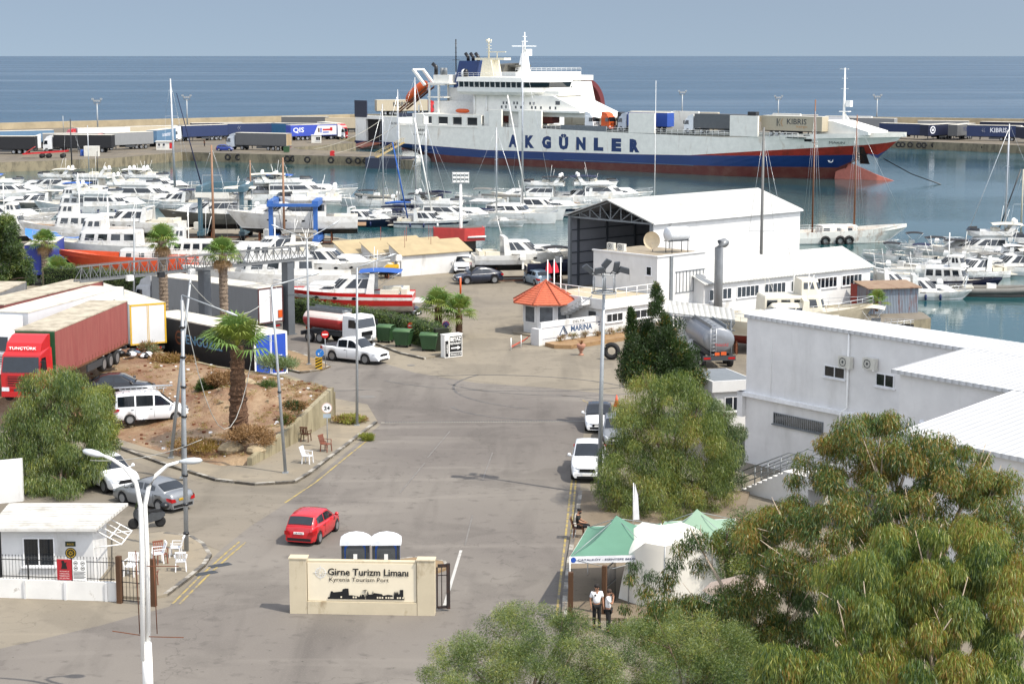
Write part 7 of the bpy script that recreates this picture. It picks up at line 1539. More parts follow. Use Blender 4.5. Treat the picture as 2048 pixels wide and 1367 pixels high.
# free standing masts and lone spars of the yard
def spar(px,yb,yt,label,m,r=.14,zb=0,cross=None,lean=0,group='masts standing among the boats',name='mast'):
    p=P(px,yb,zb); zt=CH-(yt-HY)*p.y/F; t=thing(name,label,'mast',p,0,group); b=MB(); b.tube([(0,0,0),(lean,0,zt-zb)],[r,r*.6],8); b.build('pole',m,t)
    if cross:
        b=MB(); zc=CH-(cross-HY)*p.y/F-zb; f=zc/(zt-zb); b.beam((lean*f-1.1,0,zc),(lean*f+1.1,0,zc),.06); b.build('spreader',BLKP if m is WOOD else ALU,t)
        b=MB()
        for s in (-1,1): b.tube([(lean*f+s*1.1,0,zc),(lean*.98,0,(zt-zb)*.97)],.015,3); b.tube([(lean*f+s*1.1,0,zc),(s*1.7,0,.3)],.015,3)
        b.tube([(lean*.98,0,(zt-zb)*.97),(3.5,-.5,.5)],.015,3); b.build('stay',SSTEEL,t)
    return t
WM=M('tan_wooden_mast',(178,135,105),.6,k=.55,var=.12,scale=3)
spar(428,500,287,'left of the three brown wooden masts in the yard',WM,.17,cross=347)
spar(502,415,317,'middle brown mast with a red pennant behind the teal lift',WM,.16,WZ,cross=355)
spar(569,498,312,'right of the three brown wooden masts beside the blue lift',WM,.17,cross=363)
spar(351,400,156,'tall white mast in front of the navy pier truck',ALU,.22,WZ,cross=230,lean=-.3)
spar(145,365,236,'black mast in front of the DURUST lettered truck'.replace('DURUST lettered','black lettered'),BLKP,.15,WZ,cross=262)
spar(179,366,248,'thin white mast beside the small quay container',ALU,.11,WZ)
spar(196,358,300,'short black mast right of the thin white one',BLKP,.1,WZ)
spar(1520,622,252,'tall grey mast rising in front of the workshop annex',M('weathered_grey_mast',(135,135,132),.5,k=.5),.16,cross=459)
spar(1308,500,160,'hair thin white antenna pole above the hangar roof',WHT,.035,0)
spar(2041,478,335,'cream mast at the right edge of the photo',M('cream_mast',(215,205,180),.5,k=.65),.14,WZ,cross=405)
b=MB(); a=PY(1993,472,250); c=PY(2042,338,250); b.tube([a,c],.09,6); tag(b.build('furled_forestay',BLKP),'dark slanting furled stay at the right edge beside the cream mast','sail')
b=MB(); a=PY(353,186,300); c=PY(407,385,300); b.tube([a,c],[.06,.12],6); tag(b.build('furled_sail',CAND),'dark slanting furled sail right of the tall white mast','sail')
b=MB(); a=PY(785,285,262); c=PY(816,440,262); b.tube([a,c],.11,6); tag(b.build('blue_furled_sail',CANB),'bright blue furled sail slanting above the middle sailing boats','sail')
b=MB(); a=PY(829,236,262); c=PY(866,436,262); b.tube([a,c],.12,6); tag(b.build('white_furled_sail',M('white_sail_cloth',(240,238,230),.8,k=.8)),'white furled sail slanting over the middle sailing boats','sail')
b=MB(); a=PY(1015,190,262); c=PY(1052,395,262); b.tube([a,c],.1,6); tag(b.build('furled_genoa',MATS['white_sail_cloth']),'white furled sail slanting down to the catamaran bow','sail')
# tarpaulin
b=MB(); rows=[]
for i in range(13):
    t=i/12; x=50+t*182; top=456+16*math.sin(math.pi*min(1,t*1.1))*.5+ (10 if t>.4 else 0)-(0 if t<.9 else 6); bot=top+ (42*math.sin(math.pi*min(1,t*1.25+.1)) if t<.75 else 12)
    pt_=PY(x,top,203-1.2*t); pb=PY(x+6*math.sin(t*9),bot,202-1.2*t); rows.append([pt_,pt_.lerp(pb,.5)+Vector((0,-.25*math.sin(i*1.7),0)),pb])
b.loft(rows,0,closed=False,caps=False,sm=True); tag(b.build('blue_tarpaulin',M('bright_blue_tarpaulin',(60,130,220),.5,k=.75,var=.1),fix=False),'bright blue tarpaulin hanging below the old wheelhouse boat','tarpaulin')
# travel lifts
def lift(label,x0,x1,yb,yt,col,dx,dy,name='travel_lift',dp=6.5,h=None):
    a=P(x0,yb);c=P(x1,yb+dy); w=(c-a).length; t=thing(name,label,'boat lift',a,head(a,c)); zt=h
    b=MB()
    for x in (0,w):
        for y in (0,dp): b.box(x-.24,x+.24,y-.24,y+.24,.9,zt)
        b.box(x-.35,x+.35,-.6,dp+.6,.7,1.2)
    b.box(-.4,w+.4,dp-.35,dp+.35,zt,zt+.75); b.box(-.4,w+.4,-.62,-.37,zt+.05,zt+.4); b.box(-.35,.35,-.4,dp-.36,zt,zt+.7); b.box(w-.35,w+.35,-.4,dp-.36,zt,zt+.7); b.build('steel_frame',col,t)
    b=MB()
    for x in (0,w):
        for y in (0,dp): b.lathe([(.01,-.25),(.55,-.25),(.55,.25),(.01,.25)],14,(x,y,.55),0,True,'x')
    b.build('wheel',BLK,t)
    b=MB()
    for y in (1.8,dp-1.8):
        for x in (.6,w-.6): b.tube([(x,y,zt),(x+(.5 if x<w/2 else -.5),y,1.2)],.03,4)
    b.build('sling_cable',BLKP,t); b=MB(); b.box(-1.1,-.4,1.5,2.6,1.2,2.1); b.build('engine_box',WHTD,t); return t
TEAL=stained('faded_teal_steel',(80,120,138),(120,135,140),.6,.45,.7,k=.55)
t=lift('faded teal travel lift straddling the grey hulled yacht',402,485,482,0,TEAL,0,0,h=5.9,dp=7)
b=MB(); b.box(-.5,3.6,-.6,-.42,5.3,6.2); b.build('white_name_beam',WHTD,t)
lift('bright blue travel lift in front of the big white yacht on stands',543,632,498,4,M('lift_blue_steel',(55,110,190),.5,k=.65,var=.1),0,0,h=4.9,dp=6)
# floodlight tower in the marina
p=P(921,512); zt=CH-(345-HY)*p.y/F; t=thing('floodlight_tower','white floodlight tower with a square rack of lamps behind the red quay cabin','floodlight tower',(p.x,p.y+2,0))
b=MB(); b.tube([(0,0,0),(0,0,zt-1.2)],[.22,.14],8); b.build('mast',WHT,t); b=MB()
for i in range(3): b.beam((-.95,0,zt-1.0+i*.5),(.95,0,zt-1.0+i*.5),.1)
for i in range(5): b.beam((-.9+i*.45,0,zt-1.1),(-.9+i*.45,0,zt+.1),.07)
for i in range(4):
    for j in range(3): b.box(-.82+i*.45,-.55+i*.45,-.22,-.08,zt-1.05+j*.45,zt-.8+j*.45)
b.build('lamp_rack',WHT,t); b=MB()
for i in range(40): a_=i*.7; b.tube([(.25+.35*math.cos(a_)*1,.35*math.sin(a_),zt*.45+i*.07),(.25+.35*math.cos(a_+.7),.35*math.sin(a_+.7),zt*.45+(i+1)*.07)],.015,3)
b.build('cable_coil',WHT,t)
# pier light masts
for px,yb,yt,lab in ((196,262,196,'leftmost pier floodlight mast, above the rear trailers'),(375,252,189,'pier floodlight mast just right of the tall white boat mast'),(1364,236,180,'pier floodlight mast left of the three behind the ferry'),(1556,238,190,'pier floodlight mast in the middle of the three behind the ferry'),(1753,246,188,'pier floodlight mast right of the ferry foremast')):
    p=P(px,yb+5); zt=CH-(yt-HY)*p.y/F; t=thing('pier_light_mast',lab,'light mast',p,0,'floodlight masts on the far pier'); b=MB(); b.tube([(0,0,0),(0,0,zt-1)],[.25,.16],7); b.build('pole',GALV,t)
    b=MB(); b.tube([(-.7,0,zt-1.4),(.7,0,zt-1.4)],.1,5); b.tube([(-.7,0,zt-1.4),(-1.2,0,zt)],.1,5); b.tube([(.7,0,zt-1.4),(1.2,0,zt)],.1,5)
    for x in (-1.2,-.6,0,.6,1.2): b.box(x-.28,x+.28,-.3,.2,zt-.3-(.5 if abs(x)<1 else 0),zt+.2-(.5 if abs(x)<1 else 0))
    b.build('lamp_head',GALV,t)
p=P(127,268); b=MB(); b.tube([(0,0,0),(0,0,5)],.1,5); tag(b.build('thin_pole',GALV,None,p),'short thin pole on the breakwater left of the first light mast','pole')
# ================= STREET FURNITURE, SMALL THINGS, PEOPLE =================
def ztop(p,yt): return CH-(yt-HY)*p.y/F
LG='street lamps round the junction'
# double arm lamp in front
Y0=61.5; a=PY(296,1367,Y0); t=thing('double_street_lamp','tall white double armed street lamp in the foreground left','street lamp',(a.x,Y0,0),0)
zt=9.2; b=MB(); b.tube([(0,0,0),(0,0,CH-(1315-HY)*Y0/F)],[.2,.17],12); b.build('base_column',WHT,t)
zc=CH-(1315-HY)*Y0/F; x_=lambda px:(px-1024)/F*(Y0*cp_+0)*1.01-a.x
for s,px_,py_,pts in ((-1,165,900,[(286,1320),(284,1100),(281,1010),(272,965),(250,935),(225,918),(205,910)]),(1,405,920,[(298,1320),(294,1100),(290,1010),(297,975),(312,950),(335,930),(362,922)])):
    b=MB(); pp=[PY(x,y,Y0+(.12*s))-Vector((a.x,Y0,0)) for x,y in pts]; b.tube(pp,[.085,.085,.08,.075,.07,.06,.05],8); b.build('arm',WHT,t)
    c=PY(px_,py_,Y0+.12*s)-Vector((a.x,Y0,0)); e=pp[-1]; b=MB(); rings=[]; u=(c-e); v=Vector((0,1,0)); w_=u.cross(v).normalized()
    if w_.z<0: w_=-w_
    for f,r in ((-.1,.05),(.0,.09),(.25,.17),(.6,.19),(.9,.13),(1.0,.02)): rings.append([e+u*f+v*(r*1.2*math.cos(2*math.pi*k/10))+w_*(r*.6*math.sin(2*math.pi*k/10)) for k in range(10)])
    b.loft(rings,0,True,True,True); b.build('lamp_head',M('lamp_head_pale_grey',(205,210,212),.35,k=.72),t)
b=MB()
for x0 in (-.18,.42): b.tube([(x0-.03,-.1,zc+.35),(x0-.08,-.1,zc+3.3)],.018,5)
b.beam((-1.15,-.1,zc+.45),(-.05,-.1,zc+.28),.025); b.beam((.1,-.1,zc+.25),(1.3,-.1,zc+.22),.025); b.beam((.1,-.1,zc+2.75),(1.2,-.1,zc+2.75),.025); b.build('rusty_rod',RUST,t)
def lamp(px,py,pxt,pyt,arms,label,zb=0,bands=0,name='street_lamp',r=.09):
    p=P(px,py,zb); tp=PY(pxt,pyt,p.y)-p; t=thing(name,label,'street lamp',p,0,LG); b=MB(); b.tube([(0,0,0),tp*.5,tp],[r,r*.85,r*.65],8); b.box(-.16,.16,-.16,.16,0,.05); b.build('pole',GALV,t)
    for ax,ay,dy in arms:
        q=PY(ax,ay,p.y+dy)-p; b=MB(); b.tube([tp,tp.lerp(q,.82)],[.045,.035],6); b.build('arm',GALV,t)
        c=tp.lerp(q,.8); b=MB(); u=q-c; v=Vector((0,1,0)); rings=[[c+u*f+v*(rr*math.cos(2*math.pi*k/8))+Vector((0,0,rr*.5*math.sin(2*math.pi*k/8))) for k in range(8)] for f,rr in ((0,.05),(.2,.13),(.7,.15),(1.15,.03))]; b.loft(rings,0,True,True,True); b.build('lamp_head',MATS['lamp_head_pale_grey'],t)
    if bands:
        b=MB()
        for k in range(bands): q=tp*((k+.7)/(bands+.6)); b.tube([q-Vector((0,0,.05)),q+Vector((0,0,.05))],r*1.25,8)
        b.build('black_band',BLKP,t)
    return t
lamp(373,1106,364,600,[],'galvanised pole with black bands beside the foreground double lamp',bands=8,name='banded_pole',r=.11)
lamp(342,915,381,558,[],'leaning galvanised pole at the edge of the dirt lot',.15,name='leaning_pole',r=.1)
p=P(362,948,.13); lamp(366,955,364,590,[(472,630,-2)],'street lamp whose arm reaches in front of the tall palm',.13,name='street_lamp',r=.085)
lamp(571,945,543,572,[(640,545,3)],'leaning street lamp standing by the kerb left of the white plastic chair',.13,bands=1)
lamp(714,850,714,535,[(790,508,2)],'slim street lamp at the drain channel beside the retaining wall',.13)
lamp(618,728,614,478,[(545,450,-2),(678,442,3)],'street lamp with two wide arms behind the traffic island',.13)
lamp(268,640,268,428,[],'white lamp pole rising behind the gantry beam',0)
# floodlight mast on the right of the road
p=P(1199,985,.12); Yp=p.y; t=thing('floodlight_mast','tall steel mast with a ring platform and five floodlights beside the feathery tree','floodlight mast',p,0)
zr=CH-(588-HY)*Yp/F; b=MB(); b.tube([(0,0,0),(.05,0,zr*.5),(.15,0,zr)],[.13,.11,.08],10); b.build('pole',GALV,t)
b=MB()
def ring(z,r,cx=.15,n=24,w=.035): b.tube([(cx+r*math.cos(2*math.pi*k/n),r*math.sin(2*math.pi*k/n),z) for k in range(n+1)],w,5,cap=False)
ring(zr,.62); ring(zr+.08,.45); ring(zr+.95,.6,w=.025)
for k in range(6): a_=R(60*k+20); b.tube([(.15+.6*math.cos(a_),.6*math.sin(a_),zr),(.15+.6*math.cos(a_),.6*math.sin(a_),zr+.95)],.025,5); b.tube([(.15,0,zr),(.15+.6*math.cos(a_),.6*math.sin(a_),zr)],.02,4)
b.tube([(.15,0,zr),(.15,0,zr+1.2)],.05,6); b.beam((-.45,0,zr-.15),(-.95,-.1,zr-.5),.04); b.build('ring_platform',GALV,t)
for k,(dx,dz,dy,tl) in enumerate(((-.65,1.25,-.2,-40),(-.1,1.2,-.5,10),(.25,1.45,.3,50),(.75,1.3,0,80),(1.15,1.2,-.3,-15))):
    b=MB(); cs,sn=math.cos(R(tl)),math.sin(R(tl)); 
    q=[(-.3,-.15),(.3,-.15),(.22,.12),(-.22,.12)]; b.prism([(dx+x*cs-z*sn,zr+dz+x*sn+z*cs) for x,z in q],dy-.25,dy+.25,0,'y'); b.tube([(dx,dy,zr+dz),(.15+.5*(dx-.15),dy*.8,zr+.95)],.025,4); b.build('floodlight',GRYD,t)
a=P(921,592); b=MB(); z=ztop(a,553); b.tube([(0,0,0),(0,0,z)],.09,8); tag(b.build('orange_post',ORG,None,a),'slim orange post standing in the marina yard','post')
# gantry over the lot
GG=M('gantry_grey_steel',(118,124,130),.5,k=.5,var=.08); a=P(578,668); zg=ztop(a,520); e=Vector((-31.6,134.2,0)); d=(e-a); L_=d.length; t=thing('port_gantry','long grey lattice gantry beam on box columns over the truck lot','gantry',a,head(a,e))
for x in (0,8.2,L_-.6):
    b=MB(); b.box(x-.33,x+.33,-.38,.38,0,zg-.02); b.box(x-.45,x+.45,-.5,.5,0,.06); b.box(x-.36,x+.36,-.42,.42,zg*.55,zg*.55+.1); b.build('column',GG,t)
b=MB(); x0,x1=-2.4,L_+.2
for y in (-.4,.4): b.beam((x0,y,zg+.1),(x1,y,zg+.1),.14)
b.beam((x0,0,zg+1.15),(x1,0,zg+1.15),.1); n=26
for i in range(n):
    u0=x0+(x1-x0)*i/n; u1=x0+(x1-x0)*(i+1)/n; um=(u0+u1)/2
    for y in (-.4,.4): b.beam((u0,y,zg+.1),(um,0,zg+1.1),.05); b.beam((um,0,zg+1.1),(u1,y,zg+.1),.05); 
    b.beam((u0,-.4,zg+.1),(u1,.4,zg+.1),.04); b.tube([(u0,.4,zg+.1),(u0,.4,zg+1.3)],.02,4)
b.tube([(x0,.4,zg+1.3),(x1,.4,zg+1.3)],.02,4); b.build('lattice_beam',M('galvanised_lattice',(135,138,140),.5,k=.5),t)
for k,x in enumerate((9.8,12.6,15.4)):
    b=MB(); b.box(x-.25,x+.25,.45,.75,zg-.15,zg+.25); b.build('floodlight',BLKP if k%2 else WHT,t)
# cables
CB=M('pale_cable',(205,205,198),.6,k=.6)
def cable(a,c,sag,label,r=.022,m=CB): return rope(a,c,label,sag,r,m,'cable')
pA=PY(381,560,101); pB=PY(364,592,99); cable(PY(381,565,101),PY(553,575,110),1.7,'pale cable sagging from the leaning pole to the silver truck doors')
cable(PY(366,600,97),PY(515,640,103),6.6,'deep loop of pale cable hanging before the black ENGÜZEL truck'.replace('ENGÜZEL','lettered'))
cable(PY(404,878,77),PY(180,920,77),.3,'thin pale wire from the banded pole to the left tree',.014)
# road signs
def sign(px,py,yt,label,kind,r=.3,zb=.13,name='road_sign',cat='road sign'):
    p=P(px,py,zb); z=ztop(p,yt)-zb; t=thing(name,label,cat,p,R(6)); b=MB(); b.tube([(0,0,0),(0,0,z+r)],.03,6); b.build('post',GALV,t)
    b=MB(); pl=lambda rr,yy,mm=0,r0=0: disc(b,(0,yy,z),rr,(1,0,0),(0,0,1),mm,26,r0)
    if kind=='noentry': b.lathe([(.01,-.045),(r,-.045),(r,-.035),(.01,-.035)],26,(0,0,z),0,False,'y'); b.box(-r*.72,r*.72,-.055,-.046,z-r*.17,z+r*.17,1); b.build('sign_plate',[RED,WHT],t)
    if kind=='blue': b.lathe([(.01,-.045),(r,-.045),(r,-.035),(.01,-.035)],26,(0,0,z),0,False,'y'); b.beam((r*.4,-.05,z+r*.55),(-r*.35,-.05,z-r*.45),.06,.01,1); b.beam((-r*.35,-.05,z-r*.45),(-r*.35,-.05,z-.0),.05,.01,1); b.beam((-r*.35,-.05,z-r*.45),(r*.1,-.05,z-r*.45),.05,.01,1); b.build('sign_plate',[M('sign_blue',(40,120,200),.4,k=.75),WHT],t)
    if kind=='nopark': b.lathe([(.01,-.045),(r,-.045),(r,-.035),(.01,-.035)],26,(0,0,z),1,False,'y'); pl(r,-.05,0,r*.78); b.beam((-r*.6,-.052,z+r*.6),(r*.6,-.052,z-r*.6),.07,.006,0); b.beam((-r*.6,-.058,z-r*.6),(r*.6,-.058,z+r*.6),.07,.006,0); b.build('sign_plate',[M('sign_faded_red',(150,50,80),.5,k=.6),M('sign_dark_blue',(45,50,120),.4,k=.6)],t)
    if kind=='24':
        b.lathe([(.01,-.045),(r,-.045),(r,-.035),(.01,-.035)],26,(0,0,z),0,False,'y'); pl(r,-.05,1,r*.86); s=b.build('sign_plate',[WHT,M('faded_pink_ring',(225,190,180),.5,k=.75)],t); txt(s,'24',r*.75,BLKP,(0,-.052,z),width=r*1.15,bold=.03)
        b=MB(); b.box(-.22,.22,-.045,-.035,z-r-.28,z-r-.05); b.build('sub_plate',M('faded_blue_plate',(175,190,200),.5,k=.7),t)
    return t
sign(822,686,650,'red no entry sign beside the right hand green bin','noentry',.27); sign(651,734,668,'red no entry sign on the traffic island','noentry',.27,.13)
sign(892,700,648,'faded blue and red no parking sign between the short palms','nopark',.28,0) ; sign(655,895,819,'round 24 sign with a blank blue sub plate by the retaining wall','24',.3)
sign(640,735,706,'round blue sign with a white arrow above the striped bollard','blue',.3,.13)
p=P(638,737,.13); t=thing('striped_bollard','yellow and black diagonally striped bollard board on the traffic island','bollard',(p.x,p.y-.1,.13),0); b=MB(); b.box(-.24,.24,-.06,.06,0,.85); b.build('board',YEL,t); b=MB()
for k in range(4): z=.0+k*.22; b.add([(-.235,-.064,z),(-.235,-.064,min(.84,z+.11)),(.235,-.064,min(.84,z+.33)),(.235,-.064,min(.84,z+.22))],[(0,1,2,3)])
b.build('stripe',BLKP,t)
# restaurant board
p=P(889,716); q=P(925,712); t=thing('restaurant_sign_board','black and white board lettered BEYAZ RESTAURANT with an arrow','sign board',p,head(p,q)); b=MB(); b.box(0,.38,-.05,.5,.02,1.7); b.box(.38,1.55,-.05,.5,.02,1.68); b.box(-.03,1.58,-.08,.53,1.7,1.76); b.build('board',WHT,t)
b=MB(); b.box(.43,1.5,-.058,-.051,.42,1.6); b.box(.43,1.5,-.058,-.051,.08,.36); b.box(.04,.33,-.058,-.051,.08,1.3); b.build('black_panel',BLKP,t)
txt(t,'BEYAZ',.3,WHT,(.965,-.06,1.38),width=.95,bold=.03); txt(t,'RESTAURANT',.17,WHT,(.965,-.06,1.05),width=.95,bold=.02); txt(t,'0533 835 30 30',.13,WHT,(.965,-.06,.22),width=.95,bold=.02); txt(t,'DENİZ',.12,WHT,(.19,-.06,.7),(0,0,1),(-1,0,0),width=.7,bold=.03)
b=MB(); b.box(.55,1.15,-.066,-.061,.66,.76); b.add([(1.12,-.066,.56),(1.12,-.066,.86),(1.4,-.066,.71)],[(0,1,2)]); b.build('arrow',WHT,t)
# green bins
GB='green wheeled bins before the hedge'; BG=M('bin_green_plastic',(62,104,62),.55,k=.5,var=.12)
for k,(x,y,lab) in enumerate(((770,686,'left'),(806,695,'middle'),(859,703,'right'))):
    p=P(x,y,.13); t=thing('wheeled_bin',lab+' one of three dark green wheeled refuse bins before the hedge','bin',(p.x,p.y+.4,.13),R((-22,-18,-12)[k]),GB)
    b=MB(); b.loft([[(-.5,-.38,.18),(.5,-.38,.18),(.5,.38,.18),(-.5,.38,.18)],[(-.66,-.5,1.15),(.66,-.5,1.15),(.66,.5,1.15),(-.66,.5,1.15)]]); b.box(-.7,.7,-.54,.54,1.15,1.22)
    for j in range(4): b.add([(-.45+j*.3,-.42,.25),(-.41+j*.3,-.42,.25),(-.43+j*.34-.02,-.53,1.12),(-.47+j*.34-.02,-.53,1.12)],[(0,1,2,3)])
    b.build('body',BG,t)
    b=MB(); rr=[[(-.7,y_,z_),(-.68,y_,z_+.03),(.68,y_,z_+.03),(.7,y_,z_)] for y_,z_ in ((-.55,1.23),(-.3,1.36),(.0,1.4),(.3,1.38),(.55,1.24))]; b.loft(rr,0,False,True,True); b.build('lid',M('bin_lid_green',(85,125,75),.5,k=.55),t)
    for sx in (-.45,.45):
        for sy in (-.3,.3): b=MB(); b.lathe([(.01,-.03),(.1,-.03),(.1,.03),(.01,.03)],10,(sx,sy,.1),0,True,'y'); b.box(sx-.03,sx+.03,sy-.03,sy+.03,.1,.2); b.build('castor',BLK,t)
# tyre, urn, cone, barrier
p=P(1223,719); b=MB(); b.tube([(.47*math.cos(2*math.pi*j/28),0,.66+.47*math.sin(2*math.pi*j/28)) for j in range(29)],.185,10,cap=False); tag(b.build('standing_tyre',BLK,None,p,R(-12)),'big black lorry tyre standing upright on the concrete','tyre')
TC=M('pink_terracotta',(205,150,125),.8,k=.6,var=.15); p=P(1162,710); b=MB(); b.lathe([(.2,0),(.22,.06),(.12,.14),(.09,.25),(.2,.3),(.1,.36),(.2,.42),(.3,.62),(.34,.82),(.3,.86),(.26,.8)],16); t=thing('urn_planter','terracotta urn planter with a dead plant before the sign wall','planter',p); b.build('urn',TC,t)
b=MB(); rr=random.Random(2)
for k in range(30): a_=rr.random()*6.3; b.tube([(0,0,.8),(.3*math.cos(a_)*rr.random(),.3*math.sin(a_)*rr.random(),1.1+.1*rr.random())],.01,3)
b.build('dead_plant',M('dry_brown_stems',(170,120,75),.9,k=.45),t)
p=P(1233,812); t=thing('traffic_cone','orange traffic cone behind the white saloon','traffic cone',p); b=MB(); b.box(-.22,.22,-.22,.22,0,.04); b.lathe([(.17,.04),(.03,.75),(.01,.75)],14); b.build('cone',M('cone_orange',(230,95,60),.5,k=.75),t)
p=P(1022,700); q=P(1062,688); t=thing('entrance_barrier','white posts with fallen red and white barrier rail by the kiosk','barrier',p,head(p,q)); b=MB(); L_=(q-p).length
for f in (0,.5,1): b.tube([(L_*f,0,0),(L_*f,0,.95)],.04,6)
b.build('post',WHT,t); b=MB(); b.tube([(0,.0,.3),(L_,.3,.45)],.035,5); b.tube([(.5,.3,.1),(L_,.5,.3)],.03,5); b.tube([(L_*.4,.5,.05),(L_*1.0,.1,.65)],.03,5); b.build('rail',M('orange_red_rail',(215,95,70),.6,k=.65),t)
# chairs
def chair(label,p,rz,m,name='plastic_chair',slats=True,group='chairs on the pavements'):
    t=thing(name,label,'chair',p,rz,group)   # faces +x
    b=MB(); b.box(-.22,.24,-.23,.23,.42,.45); b.build('seat',m,t)
    b=MB(); rr=[]
    for k in range(5): y=-.2+k*.1; b.add([(-.22,y-.03,.47),(-.22,y+.03,.47),(-.36,y+.03,.88),(-.36,y-.03,.88),(-.25,y-.03,.47),(-.25,y+.03,.47),(-.39,y+.03,.88),(-.39,y-.03,.88)],[(0,1,2,3),(7,6,5,4),(0,3,7,4),(1,2,6,5)])
    b.beam((-.375,-.24,.9),(-.375,.24,.9),.05,.07); b.beam((-.24,-.23,.47),(-.24,.23,.47),.04); b.build('backrest',m,t)
    for x in (-.2,.21):
        for y in (-.21,.21): b=MB(); b.beam((x*1.15,y*1.1,0),(x,y,.43),.045); b.build('leg',m,t)
    for s in (-1,1): b=MB(); b.beam((-.3,s*.25,.66),(.2,s*.27,.66),.05,.025); b.beam((.18,s*.27,.66),(.2,s*.22,.44),.035); b.build('armrest',m,t)
    return t
BRP=M('brown_plastic',(150,90,68),.5,k=.6); DBR=M('weathered_brown_plastic',(118,78,55),.6,k=.55); WPL=M('white_plastic',(242,243,245),.45,k=.85)
chair('dark brown slatted chair with its back to us by the retaining wall',P(612,882,.13),R(75),DBR,'garden_chair'); chair('red brown plastic chair beside the round 24 sign',P(652,902,.13),R(-30),BRP); chair('white plastic chair alone on the pavement near the kerb',P(615,926,.13),R(-20),WPL)
chair('white plastic chair beside the boundary fence behind the gate',P(262,1150,.12),R(-100),WPL); chair('brown plastic chair behind the white chairs left of the banded pole',P(322,1125,.12),R(-60),BRP); chair('white plastic chair stacked on the brown one left of the banded pole',P(316,1138,.12)+Vector((0,0,.3)),R(200),WPL); chair('white plastic chair facing left just behind the banded pole',P(352,1112,.12),R(180),WPL); chair('white plastic chair with arms nearest the black white kerb',P(362,1140,.12),R(100),WPL); chair('brown plastic chair seen through the gate bars',P(303,1172,.12),R(90),BRP)
# litter heap and rubble
rr=random.Random(5); b=MB(); c=P(255,712,1.9)
for k in range(46):
    x,y=rr.gauss(0,1.0),rr.gauss(0,.7); s=.12+.22*rr.random(); b.ball((x,y,max(.05,.35-.2*abs(x))),s,7,rr.choice((0,0,1,2,3)),.6)
tag(b.build('rubbish_heap',[M('black_bag',(28,28,32),.4,k=.6),WHTC,M('blue_grey_litter',(110,130,150),.7,k=.55),M('brown_litter',(150,110,85),.8,k=.5)],None,(c.x,c.y,1.85)),'heap of black bags and litter behind the maroon trailer','rubbish')['kind']='stuff'
ST=M('pale_stone',(200,180,145),.9,k=.52,var=.2,scale=3,bump=.5,bscale=6)
for k,(x,y,s,lab) in enumerate(((445,775,.55,'angular pale boulder left of the tall palm foot'),(492,782,.5,'rounded pale boulder right of the tall palm'),(512,912,.45,'broken concrete lump at the lower wall end'),(462,905,.6,'flat pale rock half buried at the lot edge'))):
    p=P(x,y,1.6 if y<850 else .3); b=MB(); r_=random.Random(k); rings=[]
    for z,q in ((0,.9),(.3,1.1),(.6,.9),(.8,.4)): rings.append([(q*s*(1+.25*r_.random())*math.cos(2*math.pi*j/7),q*s*(1+.25*r_.random())*math.sin(2*math.pi*j/7),z*s*1.2) for j in range(7)])
    b.loft(rings); tag(b.build('boulder',ST,None,(p.x,p.y,lotz(p.x,p.y)-.05)),lab,'rock','boulders on the dirt lot')
# bollard posts by the shed, ball bin, pipes
for k,(x,y) in enumerate(((762,552),(775,553),(796,550),(816,551))):
    p=P(x,y); b=MB(); b.tube([(0,0,0),(0,0,1.3)],.06,6); tag(b.build('steel_post',BLKP,None,p),('leftmost','second','third','rightmost')[k]+' of four dark steel posts before the shed','post','dark posts before the shed')
p=P(744,548); 
for k,(x,y) in enumerate(((1480,650),)): pass
p=P(1368,658); b=MB(); b.ball((0,0,.3),.5,10,0,.6); tag(b.build('orange_cover',M('orange_cover',(225,140,70),.7,k=.65),None,p),'orange covered bundle in front of the store block','cover')
for k,(x,y) in enumerate(((1755,625),(1768,626))):
    p=P(x,y); b=MB(); b.lathe([(.22,0),(.28,.5),(.3,.55),(.01,.5)],12); tag(b.build('palm_pot',M('pot_red_brown',(150,70,60),.7,k=.55),None,p),('left','right')[k]+' red brown pot beneath the quay side palm','plant pot','pots under the quay palm')
p=P(1705,600); 
